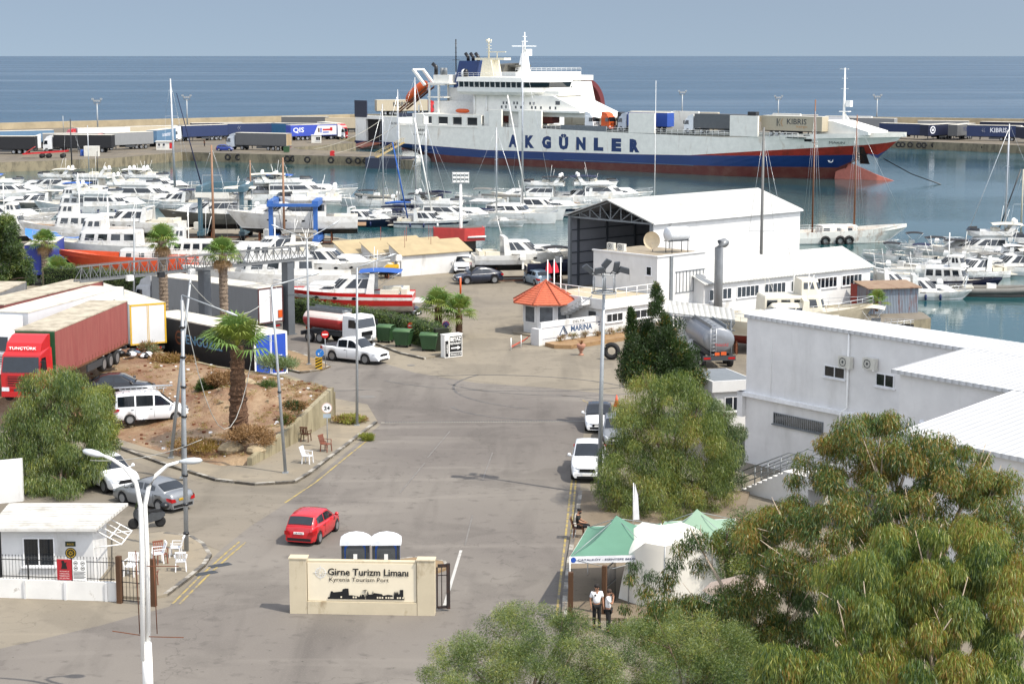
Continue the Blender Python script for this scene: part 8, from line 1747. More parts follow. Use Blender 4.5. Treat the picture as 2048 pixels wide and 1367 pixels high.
# tents
tg=M('green_tent_canvas',(118,172,146),.85,k=.5,var=.06,scale=1); tg2=M('pale_green_tent_canvas',(165,198,172),.85,k=.56,var=.05,scale=1); tw=M('white_tent_canvas',(244,240,228),.85,k=.82,var=.05,scale=1)
def tent(label,cs,pk,mat,z=2.2,name='pop_up_tent',val=None,group='tents by the trees'):
    t=thing(name,label,'tent',(pk.x,pk.y,0),0,group); O=Vector((pk.x,pk.y,0)); b=MB(); N=8; c=[Vector(q)-O for q in cs]; p=pk-O
    for i in range(4):
        a0,a1=c[i],c[(i+1)%4]; rows=[]
        for k in range(N+1):
            f=k/N; l=a0.lerp(p,f); r_=a1.lerp(p,f); sag=-.28*math.sin(math.pi*f)*(1); row=[]
            for j in range(7):
                g=j/6; v=l.lerp(r_,g); v.z+=sag*(1.0) - (.14*math.sin(math.pi*g)*(1-f)*math.sin(math.pi*min(1,f*1.5+.1))); row.append(v)
            rows.append(row)
        b.loft(rows,0,closed=False,caps=False,sm=True)
    b.build('canopy',mat,t,fix=False)
    b=MB()
    for i in range(4):
        a0,a1=c[i],c[(i+1)%4]; d=Vector((0,0,-.3)); nn=Vector((0,0,0)); b.add([a0,a1,a1+d,a0+d],[(0,1,2,3)])
    b.build('valance',val or mat,t,fix=False)
    for q in c: b=MB(); b.tube([(q.x,q.y,0),(q.x,q.y,q.z)],.025,6); b.build('leg',WHT,t)
    b=MB(); 
    for i in range(4): m=c[i].lerp(c[(i+1)%4],.5); b.tube([c[i]-Vector((0,0,.1)),m-Vector((0,0,.55)),c[(i+1)%4]-Vector((0,0,.1))],.015,4)
    for q in c: b.tube([q-Vector((0,0,.05)),(p+(q-p)*.02)-Vector((0,0,.12))],.015,4)
    b.build('tent_frame',GALV,t); return t
c1=[P(1140,1112,2.25),P(1312,1108,2.25),P(1322,1046,2.25),P(1176,1052,2.25)]; pk=(c1[0]+c1[2])/2; pk.z=3.35; pk=PY(1233,1030,(c1[0].y+c1[2].y)/2)
t=tent('green peaked tent with a white lettered valance',c1,pk,tg,val=WHTC)
O=Vector((pk.x,pk.y,0)); a,c=c1[0]-O,c1[1]-O; d=(c-a).normalized(); m=a.lerp(c,.5); txt(t,'ÇATALKÖY - ESENTEPE BELEDİYESİ',.13,NAVY,m+Vector((0,-.01,-.15)),d,(0,0,1),width=(c-a).length*.82,bold=.02)
b=MB(); disc(b,a+d*.14+Vector((0,-.012,-.15)),.11,d,(0,0,1)); b.build('round_emblem',BLUE,t)
c2=[P(1300,1082,2.35),P(1462,1078,2.35),P(1470,1036,2.35),P(1330,1042,2.35)]; pk=PY(1394,1017,(c2[0].y+c2[2].y)/2)
tent('pale green peaked tent behind the green one',c2,pk,tg2,val=WHTC)
# white marquee sheet
t=thing('white_marquee','big sagging white canvas marquee between the tents and the eucalyptus','tent',P(1320,1210),0,'tents by the trees'); O=P(1320,1210); b=MB(); rows=[]
tp=[(1258,1108,2.2,0),(1290,1085,2.9,1),(1330,1092,2.7,1),(1370,1085,2.9,1),(1410,1100,2.4,1),(1440,1130,1.9,1)]; bt_=[(1236,1198,.05),(1275,1212,.05),(1320,1218,.05),(1370,1215,.1),(1415,1205,.3),(1450,1190,.6)]
for k in range(9):
    f=k/8; row=[]
    for j in range(6):
        A_=P(tp[j][0],tp[j][1],tp[j][2]);B_=P(*bt_[j]); v=A_.lerp(B_,f)-O; v.z+=.18*math.sin(math.pi*f)+.05*math.sin(3*j+4*f); row.append(v)
    rows.append(row)
b.loft(rows,0,False,False,True); b.build('canvas',tw,t,fix=False)
rows=[]
for k in range(6):
    f=k/5; row=[]
    for j in range(6):
        A_=P(tp[j][0],tp[j][1],tp[j][2])-O; v=A_+Vector((.1*f,3.0*f,.2*f-.1*f*f)); row.append(v)
    rows.append(row)
b=MB(); b.loft(rows,0,False,False,True); b.build('roof_canvas',tw,t,fix=False); b=MB()
for j in (0,2,4): A_=P(tp[j][0],tp[j][1],tp[j][2])-O; b.tube([(A_.x,A_.y,0),A_],.03,5); 
b.tube([r[0]+Vector((0,-.01,0)) for r in rows],.015,4); b.build('pole',GALV,t)
# umbrella
c=P(1487,1190,1.9); c=Vector((c.x,c.y,0)); t=thing('beige_parasol','beige parasol canopy beneath the eucalyptus branches','parasol',c); b=MB()
for i in range(8): a0,a1=R(45*i),R(45*i+45); b.add([(0,0,2.75),(1.6*math.cos(a0),1.6*math.sin(a0),2.1),(1.6*math.cos(a1),1.6*math.sin(a1),2.1)],[(0,1,2)])
b.build('canopy',M('beige_canvas',(200,180,165),.85,k=.6),t,fix=False); b=MB(); b.tube([(0,0,0),(0,0,2.75)],.03,6); b.build('pole',GALV,t)
# feather flag, timber post, small gate of tents
p=P(1266,1060); b=MB(); b.tube([(0,0,0),(0,0,2.2)],.02,5); b.add([(0,0,.4),(.3,.0,.4),(.22,0,1.6),(.06,0,2.2)],[(0,1,2,3)]); tag(b.build('feather_flag',WHTC,None,(p.x,p.y,.12)),'narrow white feather flag between the two tents','flag')
p=P(1141,1240); b=MB(); b.box(-.1,.1,-.1,.1,0,2.0); tag(b.build('timber_post',TIMB,None,p),'square brown timber post below the green tent corner','post')
p=P(1210,1225,.12); t=thing('iron_gate','dark iron gate leaf between timber posts under the green tent','gate',p,R(70)); b=MB()
for z in (.15,1.0,1.8): b.box(0,1.5,-.02,.02,z,z+.05)
for k in range(9): b.tube([(k*.18,0,.1),(k*.18,0,1.85)],.014,4)
b.build('barred_leaf',BLKP,t); b=MB(); b.box(-.2,-.02,-.09,.09,0,2.0); b.build('post',TIMB,t)
# ---------------- people ----------------
def skinmesh(nodes,edges,mat,name,parent,sub=2):
    me=bpy.data.meshes.new(name); names=list(nodes); me.from_pydata([nodes[k][0] for k in names],[(names.index(a),names.index(c)) for a,c in edges],[])
    o=bpy.data.objects.new(name,me); COL.objects.link(o); m=o.modifiers.new('s','SKIN'); sv=me.skin_vertices[0].data
    for i,k in enumerate(names):
        r=nodes[k][1]; sv[i].radius=(r,r) if not isinstance(r,tuple) else r; sv[i].use_root=(i==0)
    m2=o.modifiers.new('u','SUBSURF'); m2.levels=sub; m2.render_levels=sub
    dg=bpy.context.evaluated_depsgraph_get(); e=o.evaluated_get(dg); nm=bpy.data.meshes.new_from_object(e); bpy.data.objects.remove(o)
    nm.materials.clear(); nm.materials.append(mat); 
    for p_ in nm.polygons: p_.use_smooth=True
    ob=bpy.data.objects.new(name,nm); COL.objects.link(ob); ob.parent=parent; return ob
def person(label,loc,rz,J,shirt,trou,hair,shoes=BLKP,extra=None,sleeve='short',beard=False,glasses=False,group=None):
    """J: joint positions, figure faces -y"""
    t=thing('person',label,'person',loc,rz,group)
    N={'pel':(J['pel'],(.14,.1)),'wai':(J['wai'],(.125,.09)),'che':(J['che'],(.16,.11)),'nek':(J['nek'],(.06,.06)),'hd0':(J['hd0'],(.07,.075)),'hd1':(J['hd1'],(.085,.105)),'hd2':(J['hd2'],(.07,.085))}
    E=[('pel','wai'),('wai','che'),('che','nek'),('nek','hd0'),('hd0','hd1'),('hd1','hd2')]
    for s in 'LR':
        N['sh'+s]=(J['sh'+s],.06);N['el'+s]=(J['el'+s],.042);N['wr'+s]=(J['wr'+s],.028);N['pa'+s]=(J['pa'+s],(.036,.02))
        N['hi'+s]=(J['hi'+s],.09);N['kn'+s]=(J['kn'+s],.06);N['an'+s]=(J['an'+s],.04);N['to'+s]=(J['to'+s],.035)
        E+=[('che','sh'+s),('sh'+s,'el'+s),('el'+s,'wr'+s),('wr'+s,'pa'+s),('pel','hi'+s),('hi'+s,'kn'+s),('kn'+s,'an'+s),('an'+s,'to'+s)]
    body=skinmesh(N,E,SKIN,'body',t)
    # fingers, face features join the same mesh
    b=MB()
    for s in 'LR':
        pa=Vector(J['pa'+s]); wr=Vector(J['wr'+s]); d=(pa-wr).normalized(); u=Vector((0,1,0)) if abs(d.y)<.8 else Vector((1,0,0)); side=(u-d*u.dot(d)).normalized(); nrm=d.cross(side).normalized()
        for k,l in enumerate((.07,.08,.075,.06)):
            o_=pa+side*(-.027+.018*k); b.tube([o_,o_+d*l*.5+nrm*.006,o_+d*l+nrm*.022],[.010,.009,.007],6)
        o_=wr.lerp(pa,.4)-side*.03; b.tube([o_,o_-side*.02+d*.035,o_-side*.02+d*.06+nrm*.01],[.011,.010,.008],6)
    h1=Vector(J['hd1']); f=Vector(J.get('face',(0,-1,0))).normalized(); rt=f.cross(Vector((0,0,1))).normalized()
    b.tube([h1+f*.10+Vector((0,0,.02)),h1+f*.13-Vector((0,0,.015)),h1+f*.105-Vector((0,0,.02))],[.01,.014,.01],6)
    for s in (-1,1): b.tube([h1+rt*s*.085+Vector((0,0,.02)),h1+rt*s*.095-Vector((0,0,.02))],[.018,.012],6)
    import bmesh
    bm=bmesh.new(); bm.from_mesh(body.data); vv=[bm.verts.new(v) for v in b.v]
    for fc in b.f:
        try: bm.faces.new([vv[i] for i in fc])
        except Exception: pass
    bm.to_mesh(body.data); bm.free()
    b=MB()
    for s in (-1,1): b.ball(h1+f*.098+rt*s*.032+Vector((0,0,.022)),.012,6)
    b.tube([h1+f*.1+rt*.025-Vector((0,0,.05)),h1+f*.1-rt*.025-Vector((0,0,.05))],.005,4); b.build('face_features',M('dark_eye_mouth',(60,35,32),.5,k=.6),t)
    if glasses:
        b=MB()
        for s in (-1,1): c=h1+f*.112+rt*s*.035+Vector((0,0,.02)); disc(b,c,.027,rt,(0,0,1),0,10)
        b.tube([h1+f*.113+rt*.08+Vector((0,0,.025)),h1+f*.115+Vector((0,0,.025)),h1+f*.113-rt*.08+Vector((0,0,.025))],.004,4); b.build('sunglasses',BLKP,t)
    b=MB(); hc=h1+Vector((0,0,.035))-f*.02; b.lathe([(.098,-.03),(.104,.02),(.095,.06),(.065,.095),(.01,.112)],12,hc); b.build('hair',hair,t)
    if beard: b=MB(); b.ball(h1+f*.045-Vector((0,0,.065)),.07,10,0,.75); b.build('beard',hair,t)
    # shirt
    S={k:N[k] for k in ('pel','wai','che')}; S['pel']=(tuple(Vector(J['pel']).lerp(Vector(J['wai']),.15)),(.16,.125)); S['wai']=(J['wai'],(.15,.115)); S['che']=(J['che'],(.18,.13)); S['col']=(tuple(Vector(J['che']).lerp(Vector(J['nek']),.62)),(.085,.08)); SE=[('pel','wai'),('wai','che'),('che','col')]
    for s in 'LR':
        S['sh'+s]=(J['sh'+s],.078); e=Vector(J['el'+s]); sh_=Vector(J['sh'+s])
        if sleeve=='short': S['el'+s]=(tuple(sh_.lerp(e,.75)),.066)
        else: S['el'+s]=(tuple(e),.058)
        SE+=[('che','sh'+s),('sh'+s,'el'+s)]
    skinmesh(S,SE,shirt,'shirt',t)
    T={'pel':(J['pel'],(.155,.12))}; TE=[]
    for s in 'LR': T['hi'+s]=(J['hi'+s],.105);T['kn'+s]=(J['kn'+s],.078);T['an'+s]=(tuple(Vector(J['an'+s])+Vector((0,0,.03))),.062);TE+=[('pel','hi'+s),('hi'+s,'kn'+s),('kn'+s,'an'+s)]
    skinmesh(T,TE,trou,'trousers',t)
    for s in 'LR':
        an=Vector(J['an'+s]);to=Vector(J['to'+s]); d=to-an; d.z=0; d=d.normalized(); sd_=Vector((-d.y,d.x,0)); z0=min(an.z,to.z)-.05; b=MB()
        b.loft([[an+d*f_+sd_*w_+Vector((0,0,zz)) for w_,zz in ((-w,-.075),(w,-.075),(w*.8,h_),(-w*.8,h_))] for f_,w,h_ in ((-.08,.035,.02),(-.02,.045,.03),(.1,.05,.0),(.19,.03,-.04))]); b.build('shoe',shoes,t)
    return t
stand=dict(pel=(0,0,.95),wai=(0,0,1.12),che=(0,0,1.36),nek=(0,-.01,1.5),hd0=(0,-.02,1.57),hd1=(0,-.03,1.65),hd2=(0,-.01,1.73),
 shL=(.19,0,1.43),elL=(.25,.02,1.15),wrL=(.26,-.06,.9),paL=(.26,-.09,.82),shR=(-.19,0,1.43),elR=(-.25,.03,1.15),wrR=(-.24,-.05,.9),paR=(-.235,-.08,.82),
 hiL=(.09,0,.9),knL=(.1,-.02,.5),anL=(.11,.0,.09),toL=(.12,-.14,.04),hiR=(-.09,0,.9),knR=(-.1,-.02,.5),anR=(-.11,.0,.09),toR=(-.12,-.14,.04),face=(.35,-1,0))
p=P(1193,1254); g=person('guard standing in a white short sleeved shirt, black trousers and sunglasses',p,R(10),stand,WHTC,BLKC,M('short_dark_hair',(35,28,25),.8,k=.6),glasses=True)
b=MB(); disc(b,(-.09,-.135,1.36),.04,(1,0,0),(0,0,1)); b.build('chest_badge',BLKP,g)
lean=dict(stand); lean.update(elR=(-.2,-.2,1.22),wrR=(-.06,-.22,1.42),paR=(-.02,-.2,1.5),hd1=(0,-.06,1.63),hd2=(0,-.05,1.71),face=(0,-1,-.2))
p=P(1216,1264); person('man in a white shirt smoking beside the guard, half hidden by foliage',p,R(75),lean,WHTC,BLKC,M('short_brown_hair',(70,52,42),.8,k=.6),beard=True)
p=P(1157,1078); cp=Vector((p.x,p.y,.12)); chair('brown wooden armchair carrying the seated man by the kerb',cp,R(-8),DBR,'armchair',group=None)
sit=dict(pel=(0,0,.56),wai=(0,.04,.72),che=(0,.06,.96),nek=(0,.03,1.1),hd0=(0,0,1.16),hd1=(0,-.02,1.24),hd2=(0,-.01,1.32),
 shL=(.19,.05,1.02),elL=(.22,-.06,.78),wrL=(.12,-.26,.72),paL=(.08,-.33,.71),shR=(-.19,.05,1.02),elR=(-.22,-.06,.78),wrR=(-.1,-.28,.71),paR=(-.05,-.34,.7),
 hiL=(.1,-.04,.54),knL=(.13,-.46,.56),anL=(.13,-.5,.1),toL=(.13,-.64,.05),hiR=(-.1,-.04,.54),knR=(-.12,-.46,.56),anR=(-.14,-.42,.1),toR=(-.14,-.56,.05),face=(-.8,-1,0))
person('bearded man in dark clothes sitting on the wooden armchair by the kerb',cp+Vector((0.02,0,0)),R(82),sit,M('dark_green_black_cloth',(32,36,34),.9,k=.7),BLKC,M('black_hair',(22,18,18),.8,k=.6),beard=True)
p=P(943,552); person('person in red by the white suv at the shed corner',(p.x,p.y+1.4,0),R(0),stand,M('red_cloth',(190,40,45),.8,k=.7),BLKC,MATS['black_hair'])
p=P(1908,560,-1.2); person('person in dark clothes standing on a boat in the right basin',(p.x,p.y,-.9),R(180),stand,BLKC,M('tan_cloth',(170,130,95),.8,k=.6),MATS['black_hair'])
p=P(409,293); person('distant person in dark clothes walking on the pier',p,R(60),stand,BLKC,BLKC,MATS['black_hair'])
# ================= VEGETATION =================
LF={'gA':leafmat('leaf_olive_green',(132,145,70),.5),'gB':leafmat('leaf_mid_green',(98,122,60),.5),'gC':leafmat('leaf_deep_green',(62,88,45),.5),'gD':leafmat('leaf_yellow_green',(168,170,82),.5),'or':leafmat('leaf_orange_tint',(168,134,66),.45),'gr':leafmat('leaf_grey_green',(140,155,115),.5),'dk':leafmat('leaf_dark_conifer',(62,80,48),.5),'pf':leafmat('palm_frond_green',(112,142,72),.5,.2),'dr':leafmat('dry_leaf_brown',(160,125,85),.5,.1),'ol':leafmat('leaf_bronze',(150,125,55),.5)}
BARK=M('grey_brown_bark',(150,128,108),.9,k=.45,var=.3,scale=3,bump=.5,bscale=10); BARKP=M('pale_eucalyptus_bark',(215,195,170),.8,k=.55,var=.25,scale=3)
def leaves(name,clumps,n,ll,lw,droop,spread,mats,weights,parent=None,seed=0,shell=.45,out=.3,curve=True,loc=None):
    """clumps: array rows (x,y,z,rx,ry,rz,count weight); each leaf a narrow two-quad blade"""
    rg=np.random.default_rng(seed); C=np.array(clumps,float); pw=C[:,6]*C[:,3]*C[:,4]; pw=pw/pw.sum(); idx=rg.choice(len(C),n,p=pw)
    v=rg.normal(size=(n,3)); v/=np.linalg.norm(v,axis=1)[:,None]; r=rg.random(n)**shell; p=C[idx,:3]+v*C[idx,3:6]*r[:,None]
    d=rg.normal(size=(n,3))*spread+v*out; d[:,2]-=droop; d/=np.linalg.norm(d,axis=1)[:,None]
    s=np.cross(d,rg.normal(size=(n,3))); s/=np.linalg.norm(s,axis=1)[:,None]; L=ll*(.6+.8*rg.random(n))[:,None]; W=lw*(.7+.6*rg.random(n))[:,None]
    mid=p+d*L*.5; 
    if curve: mid=mid+np.cross(s,d)*L*.08
    end=p+d*L; end[:,2]-=L[:,0]*.12*droop
    V=np.empty((n,4,3)); V[:,0]=p; V[:,1]=mid+s*W/2; V[:,2]=end; V[:,3]=mid-s*W/2
    me=bpy.data.meshes.new(name); me.vertices.add(n*4); me.vertices.foreach_set('co',V.reshape(-1).astype('f')); me.loops.add(n*4); me.loops.foreach_set('vertex_index',np.arange(n*4,dtype='i')); me.polygons.add(n); me.polygons.foreach_set('loop_start',np.arange(0,n*4,4,dtype='i'))
    cb=rg.random(len(C)); wsum=np.cumsum(weights)/sum(weights); rnd_=np.clip(.55*rg.random(n)+.45*cb[idx],0,.999); rnd_=(rnd_-.1)/.8; rnd_=np.clip(rnd_,0,.999); mi=np.searchsorted(wsum,rnd_).astype('i'); mi=np.minimum(mi,len(mats)-1)
    for m in mats: me.materials.append(LF[m])
    me.polygons.foreach_set('material_index',mi); me.update(calc_edges=True)
    o=bpy.data.objects.new(name,me); COL.objects.link(o)
    if parent: o.parent=parent
    return o
def clumpset(rg,c,rad,k,cr,zs=.7,bottom=-.6,dens=1):
    out=[]
    for i in range(k):
        while True:
            v=rg.normal(size=3); v/=np.linalg.norm(v)
            if v[2]>bottom: break
        f=.55+.45*rg.random(); q=np.array(c)+v*np.array(rad)*f; r=cr*(.6+.8*rg.random()); out.append([*q,r,r,r*zs,dens])
    return out
def tree(name,label,base,top,crown,clumps,n,ll,lw,droop,spread,mats,weights,seed,trunk=.25,bark=None,group=None,limbs=10,cat='tree',shell=.45,out=.3):
    """all coordinates world; base ground point; crown=(centre)"""
    t=thing(name,label,cat,base,0,group); B=np.array(base); C=[list(np.array(c[:3])-B)+list(c[3:]) for c in clumps]
    leaves('crown',C,n,ll,lw,droop,spread,mats,weights,t,seed,shell,out)
    rg=random.Random(seed); b=MB(); cc=Vector(crown)-Vector(base); m=cc*.55; m.x*=.6; m.y*=.6
    b.tube([(0,0,-.1),m*.5+Vector((rg.uniform(-.1,.1),0,0)),m],[trunk,trunk*.8,trunk*.62],8)
    for i in range(limbs):
        q=Vector(C[rg.randrange(len(C))][:3]); s0=m*(.55+.45*rg.random()); md=s0.lerp(q,.5)+Vector((rg.uniform(-.2,.2),rg.uniform(-.2,.2),.15)); b.tube([s0,md,q],[trunk*.42,trunk*.25,trunk*.08],6)
        for k in range(3):
            e=q+Vector((rg.uniform(-.6,.6),rg.uniform(-.6,.6),rg.uniform(-.3,.6))); b.tube([md.lerp(q,.4+.2*k),e],[trunk*.1,trunk*.03],4)
    b.build('trunk',bark or BARK,t); return t
def W(x,y,Y): p=PY(x,y,Y); return [p.x,p.y,p.z]
def cl(lst,Y,ppm=None,dens=1):
    """clumps from photo px: (x,y,radius_px[,dY,[zs]])"""
    out=[]; 
    for e in lst:
        x,y,r=e[:3]; dY=e[3] if len(e)>3 else 0; YY=Y+dY; q=W(x,y,YY); rr=r*YY/F; out.append([*q,rr,rr*1.1,rr*(e[4] if len(e)>4 else .8),dens])
    return out
rg=np.random.default_rng(1)
def fillc(poly,Y,step,r,dYr,rgen,zs=.8,jit=.35,dens=1,depthfn=None):
    """fill a photo polygon with clumps"""
    xs_=[p[0] for p in poly]; ys_=[p[1] for p in poly]; out=[]
    def inside(x,y):
        c=False; j=len(poly)-1
        for i in range(len(poly)):
            if (poly[i][1]>y)!=(poly[j][1]>y) and x<(poly[j][0]-poly[i][0])*(y-poly[i][1])/(poly[j][1]-poly[i][1])+poly[i][0]: c=not c
            j=i
        return c
    x=min(xs_)
    while x<max(xs_):
        y=min(ys_)
        while y<max(ys_):
            px=x+rgen.normal()*step*jit; py=y+rgen.normal()*step*jit
            if inside(px,py):
                YY=Y+(depthfn(px,py) if depthfn else 0)+rgen.uniform(-dYr,dYr); rr=r*(.6+.8*rgen.random()); q=W(px,py,YY); m=rr*YY/F; out.append([*q,m,m*1.2,m*zs,dens*(.6+.8*rgen.random())])
            y+=step
        x+=step
    return out
# --- big bronze-green eucalyptus, upper right ---
Y=62
poly=[(1545,1010),(1580,945),(1620,900),(1690,865),(1745,825),(1800,840),(1835,880),(1870,860),(1905,900),(1960,890),(2010,950),(2048,990),(2060,1180),(1800,1190),(1660,1150),(1560,1180),(1500,1120),(1475,1060)]
df=lambda x,y: -(y-850)*.018+abs(x-1780)*.004
c=fillc(poly,Y,31,29,1.5,rg,.9,.5,depthfn=df)+cl([(1755,845,30),(1700,870,28),(1650,885,26),(1890,880,24),(1590,960,24),(1925,900,22),(1550,1020,20),(1780,830,20)],Y)
base=(14.0,60,0); tree('eucalyptus_tree','big bronze tinted eucalyptus before the white depot roofs',base,None,W(1760,1010,60),c,120000,.16,.026,1.1,.45,['gC','gB','ol','gA','or'],[2.4,2.8,1.9,2.2,.9],3,.35,BARKP,limbs=32)
# --- nearer weeping one, lower right ---
Y=50
poly=[(1680,1110),(1760,1070),(1850,1075),(1930,1060),(2000,1080),(2060,1100),(2080,1400),(1500,1400),(1560,1290),(1640,1240),(1660,1170)]
df=lambda x,y: -(y-1080)*.02
c=fillc(poly,Y,33,34,1.5,rg,.95,.55,depthfn=df)
tree('eucalyptus_tree','weeping yellow green eucalyptus filling the lower right corner',(11.5,47,0),None,W(1850,1250,47),c,130000,.18,.024,1.5,.4,['gC','gB','gA','gD','ol','or'],[1.8,2.2,2.6,1.6,1.2,.4],4,.35,BARKP,limbs=20)
# --- limbs over the tents ---
Y=62
c=cl([(1390,1075,32),(1365,1095,26),(1420,1085,30),(1350,1125,22),(1400,1130,26),(1340,1150,24),(1270,1130,18),(1262,1155,18),(1300,1150,20),(1330,1170,24),(1290,1180,22),(1440,1090,20),(1500,1080,34),(1530,1120,34),(1560,1160,34),(1600,1190,34),(1480,1220,34),(1430,1215,30),(1360,1200,26),(1390,1230,30),(1320,1215,26),(1540,1230,34),(1600,1250,34),(1500,1150,20),(1450,1180,22),(1300,1240,24),(1250,1215,16),(1560,1060,30),(1620,1120,34),(1240,1250,24)],Y,dens=1)+fillc([(1255,1225),(1330,1200),(1420,1195),(1480,1150),(1560,1150),(1690,1150),(1700,1300),(1600,1400),(1480,1400),(1380,1330),(1260,1290)],Y-2,34,34,1,rg,.8)
tree('eucalyptus_tree','dark leaved eucalyptus branch sprawling over the white marquee',(9.0,60.5,0),None,W(1480,1180,60),c,75000,.15,.024,1.2,.45,['gC','gC','gB','ol','gA'],[2.6,1.8,2,1.3,.8],5,.26,BARKP,limbs=18)
# --- feathery shrubs bottom centre ---
Y=57
c=fillc([(835,1400),(850,1330),(905,1280),(960,1245),(1010,1225),(1055,1195),(1105,1225),(1160,1240),(1200,1275),(1235,1400)],Y,24,26,1.0,rg,.85,depthfn=lambda x,y:-(y-1220)*.02)+cl([(1030,1208,13),(1085,1212,11),(1000,1225,14),(880,1300,13),(1120,1245,13),(860,1340,14),(1150,1230,8)],Y)
tree('feathery_acacia','feathery green acacia at the bottom centre before the port sign wall',(.2,55,0),None,W(1040,1330,55),c,85000,.11,.013,.1,.7,['gC','gB','gA','gr','gD'],[2,2.6,2.4,1.6,1],6,.14,BARK,limbs=18,out=.7)
c=fillc([(1200,1400),(1215,1320),(1220,1260),(1290,1240),(1350,1235),(1420,1230),(1480,1250),(1520,1300),(1540,1400)],Y,26,28,1.0,rg,.85,depthfn=lambda x,y:-(y-1220)*.02)
tree('feathery_acacia','fine leaved acacia below the marquee, right of the two standing men',(5.5,55,0),None,W(1370,1320,55),c,70000,.11,.013,.15,.7,['gC','gB','gA','gr','gD'],[2.4,2.4,2.2,1.2,1],7,.14,BARK,limbs=16,out=.7)
c=fillc([(1420,1140),(1440,1060),(1480,1010),(1530,1000),(1560,1050),(1540,1120),(1490,1160)],73,24,26,.8,rg,.85)
tree('round_green_shrub','rounded fresh green tree right of the pale green tent',(8.6,73,0),None,W(1490,1080,73),c,22000,.10,.03,.1,.8,['gC','gB','gA','gD'],[2,3,2,1],8,.15,limbs=8)
# --- feathery casuarina group centre right ---
Y=91
c=fillc([(1195,985),(1205,930),(1215,880),(1240,820),(1262,770),(1300,748),(1360,745),(1400,780),(1435,840),(1462,880),(1470,960),(1455,1010),(1400,1035),(1330,1040),(1260,1025),(1205,1010)],Y,20,23,1.3,rg,.95,depthfn=lambda x,y:-(y-760)*.012+abs(x-1330)*.008)
tree('feathery_tree','huge feathery olive green tree beside the parked white pickup',(8.2,91,0),None,W(1330,900,91),c,105000,.17,.02,1.1,.42,['gC','gB','gA','gD','ol'],[1.3,2.4,3.2,1.7,.5],9,.3,limbs=20)
c=fillc([(1400,790),(1440,800),(1478,840),(1490,890),(1485,940),(1470,975),(1440,980),(1430,880)],94,18,20,1.0,rg,.95)
tree('silvery_tree','darker silvery tree on the right flank of the huge feathery one',(10.8,93.5,0),None,W(1455,890,94),c,26000,.15,.022,1.0,.45,['gC','gr','gB','gr'],[2.6,2,2,1],10,.2,limbs=10)
# --- conifer behind ---
Y=110; c=[]
for (x0,yt,xw,yb) in ((1312,572,52,760),(1262,622,24,760),(1335,650,50,770),(1290,660,40,770),(1365,690,40,775)):
    for k in range(46):
        f=k/46; y=yt+(yb-yt)*f; a_=rg.random()*6.28; w_=xw*f**.8*(.5+.5*rg.random()); c+=cl([(x0+w_*math.cos(a_),y,6.5+9*f,w_*math.sin(a_)*Y/F,1.1)],Y,dens=1+2.5*(1-f))
c+=fillc([(1250,705),(1272,665),(1305,645),(1350,650),(1388,705),(1405,760),(1395,800),(1260,780)],Y,18,18,.8,rg,.9)
tree('dark_conifer','dark spiky conifer rising behind the feathery tree',(9.0,110.5,0),None,W(1320,690,Y),c,80000,.16,.045,-.7,.5,['dk','gC','gC','gB','ol'],[3,2.4,1,1,.3],11,.22,limbs=12,out=.7)
# --- left weeping tree ---
Y=95
c=fillc([(5,860),(20,800),(60,760),(110,738),(160,750),(190,790),(215,840),(200,900),(185,960),(150,1000),(90,1005),(40,985),(10,955),(-5,900)],Y,20,23,1.3,rg,.95,depthfn=lambda x,y:-(y-760)*.01+abs(x-110)*.01)
tree('weeping_eucalyptus','bushy weeping eucalyptus at the left above the police hut',(-23.2,94.5,0),None,W(110,870,94),c,80000,.19,.026,1.3,.38,['gC','gB','gA','gr','gD'],[1.8,2.4,2.6,1.6,1.1],12,.28,limbs=18)
c=fillc([(180,780),(205,785),(235,815),(245,850),(225,890),(190,910),(170,860)],98,17,18,.8,rg,.95)
tree('bright_green_tree','smaller brighter green tree tucked right of the left weeping eucalyptus',(-21.8,98.5,0),None,W(205,850,98),c,20000,.13,.035,.2,.7,['gC','gB','gD','gA'],[1.5,2,2.6,2],13,.18,limbs=8)
# --- far left conifer ---
c=fillc([(-30,560),(-20,470),(0,440),(12,432),(28,460),(40,490),(62,520),(65,555),(30,565)],165,14,14,1.2,rg,.95)
tree('left_conifer','tall green conifer at the left edge beside the blue trailer',(-45.5,165,0),None,W(10,500,165),c,24000,.3,.06,.2,.6,['dk','gC','gB','gA'],[1.6,2,2,2],14,.3,limbs=8)
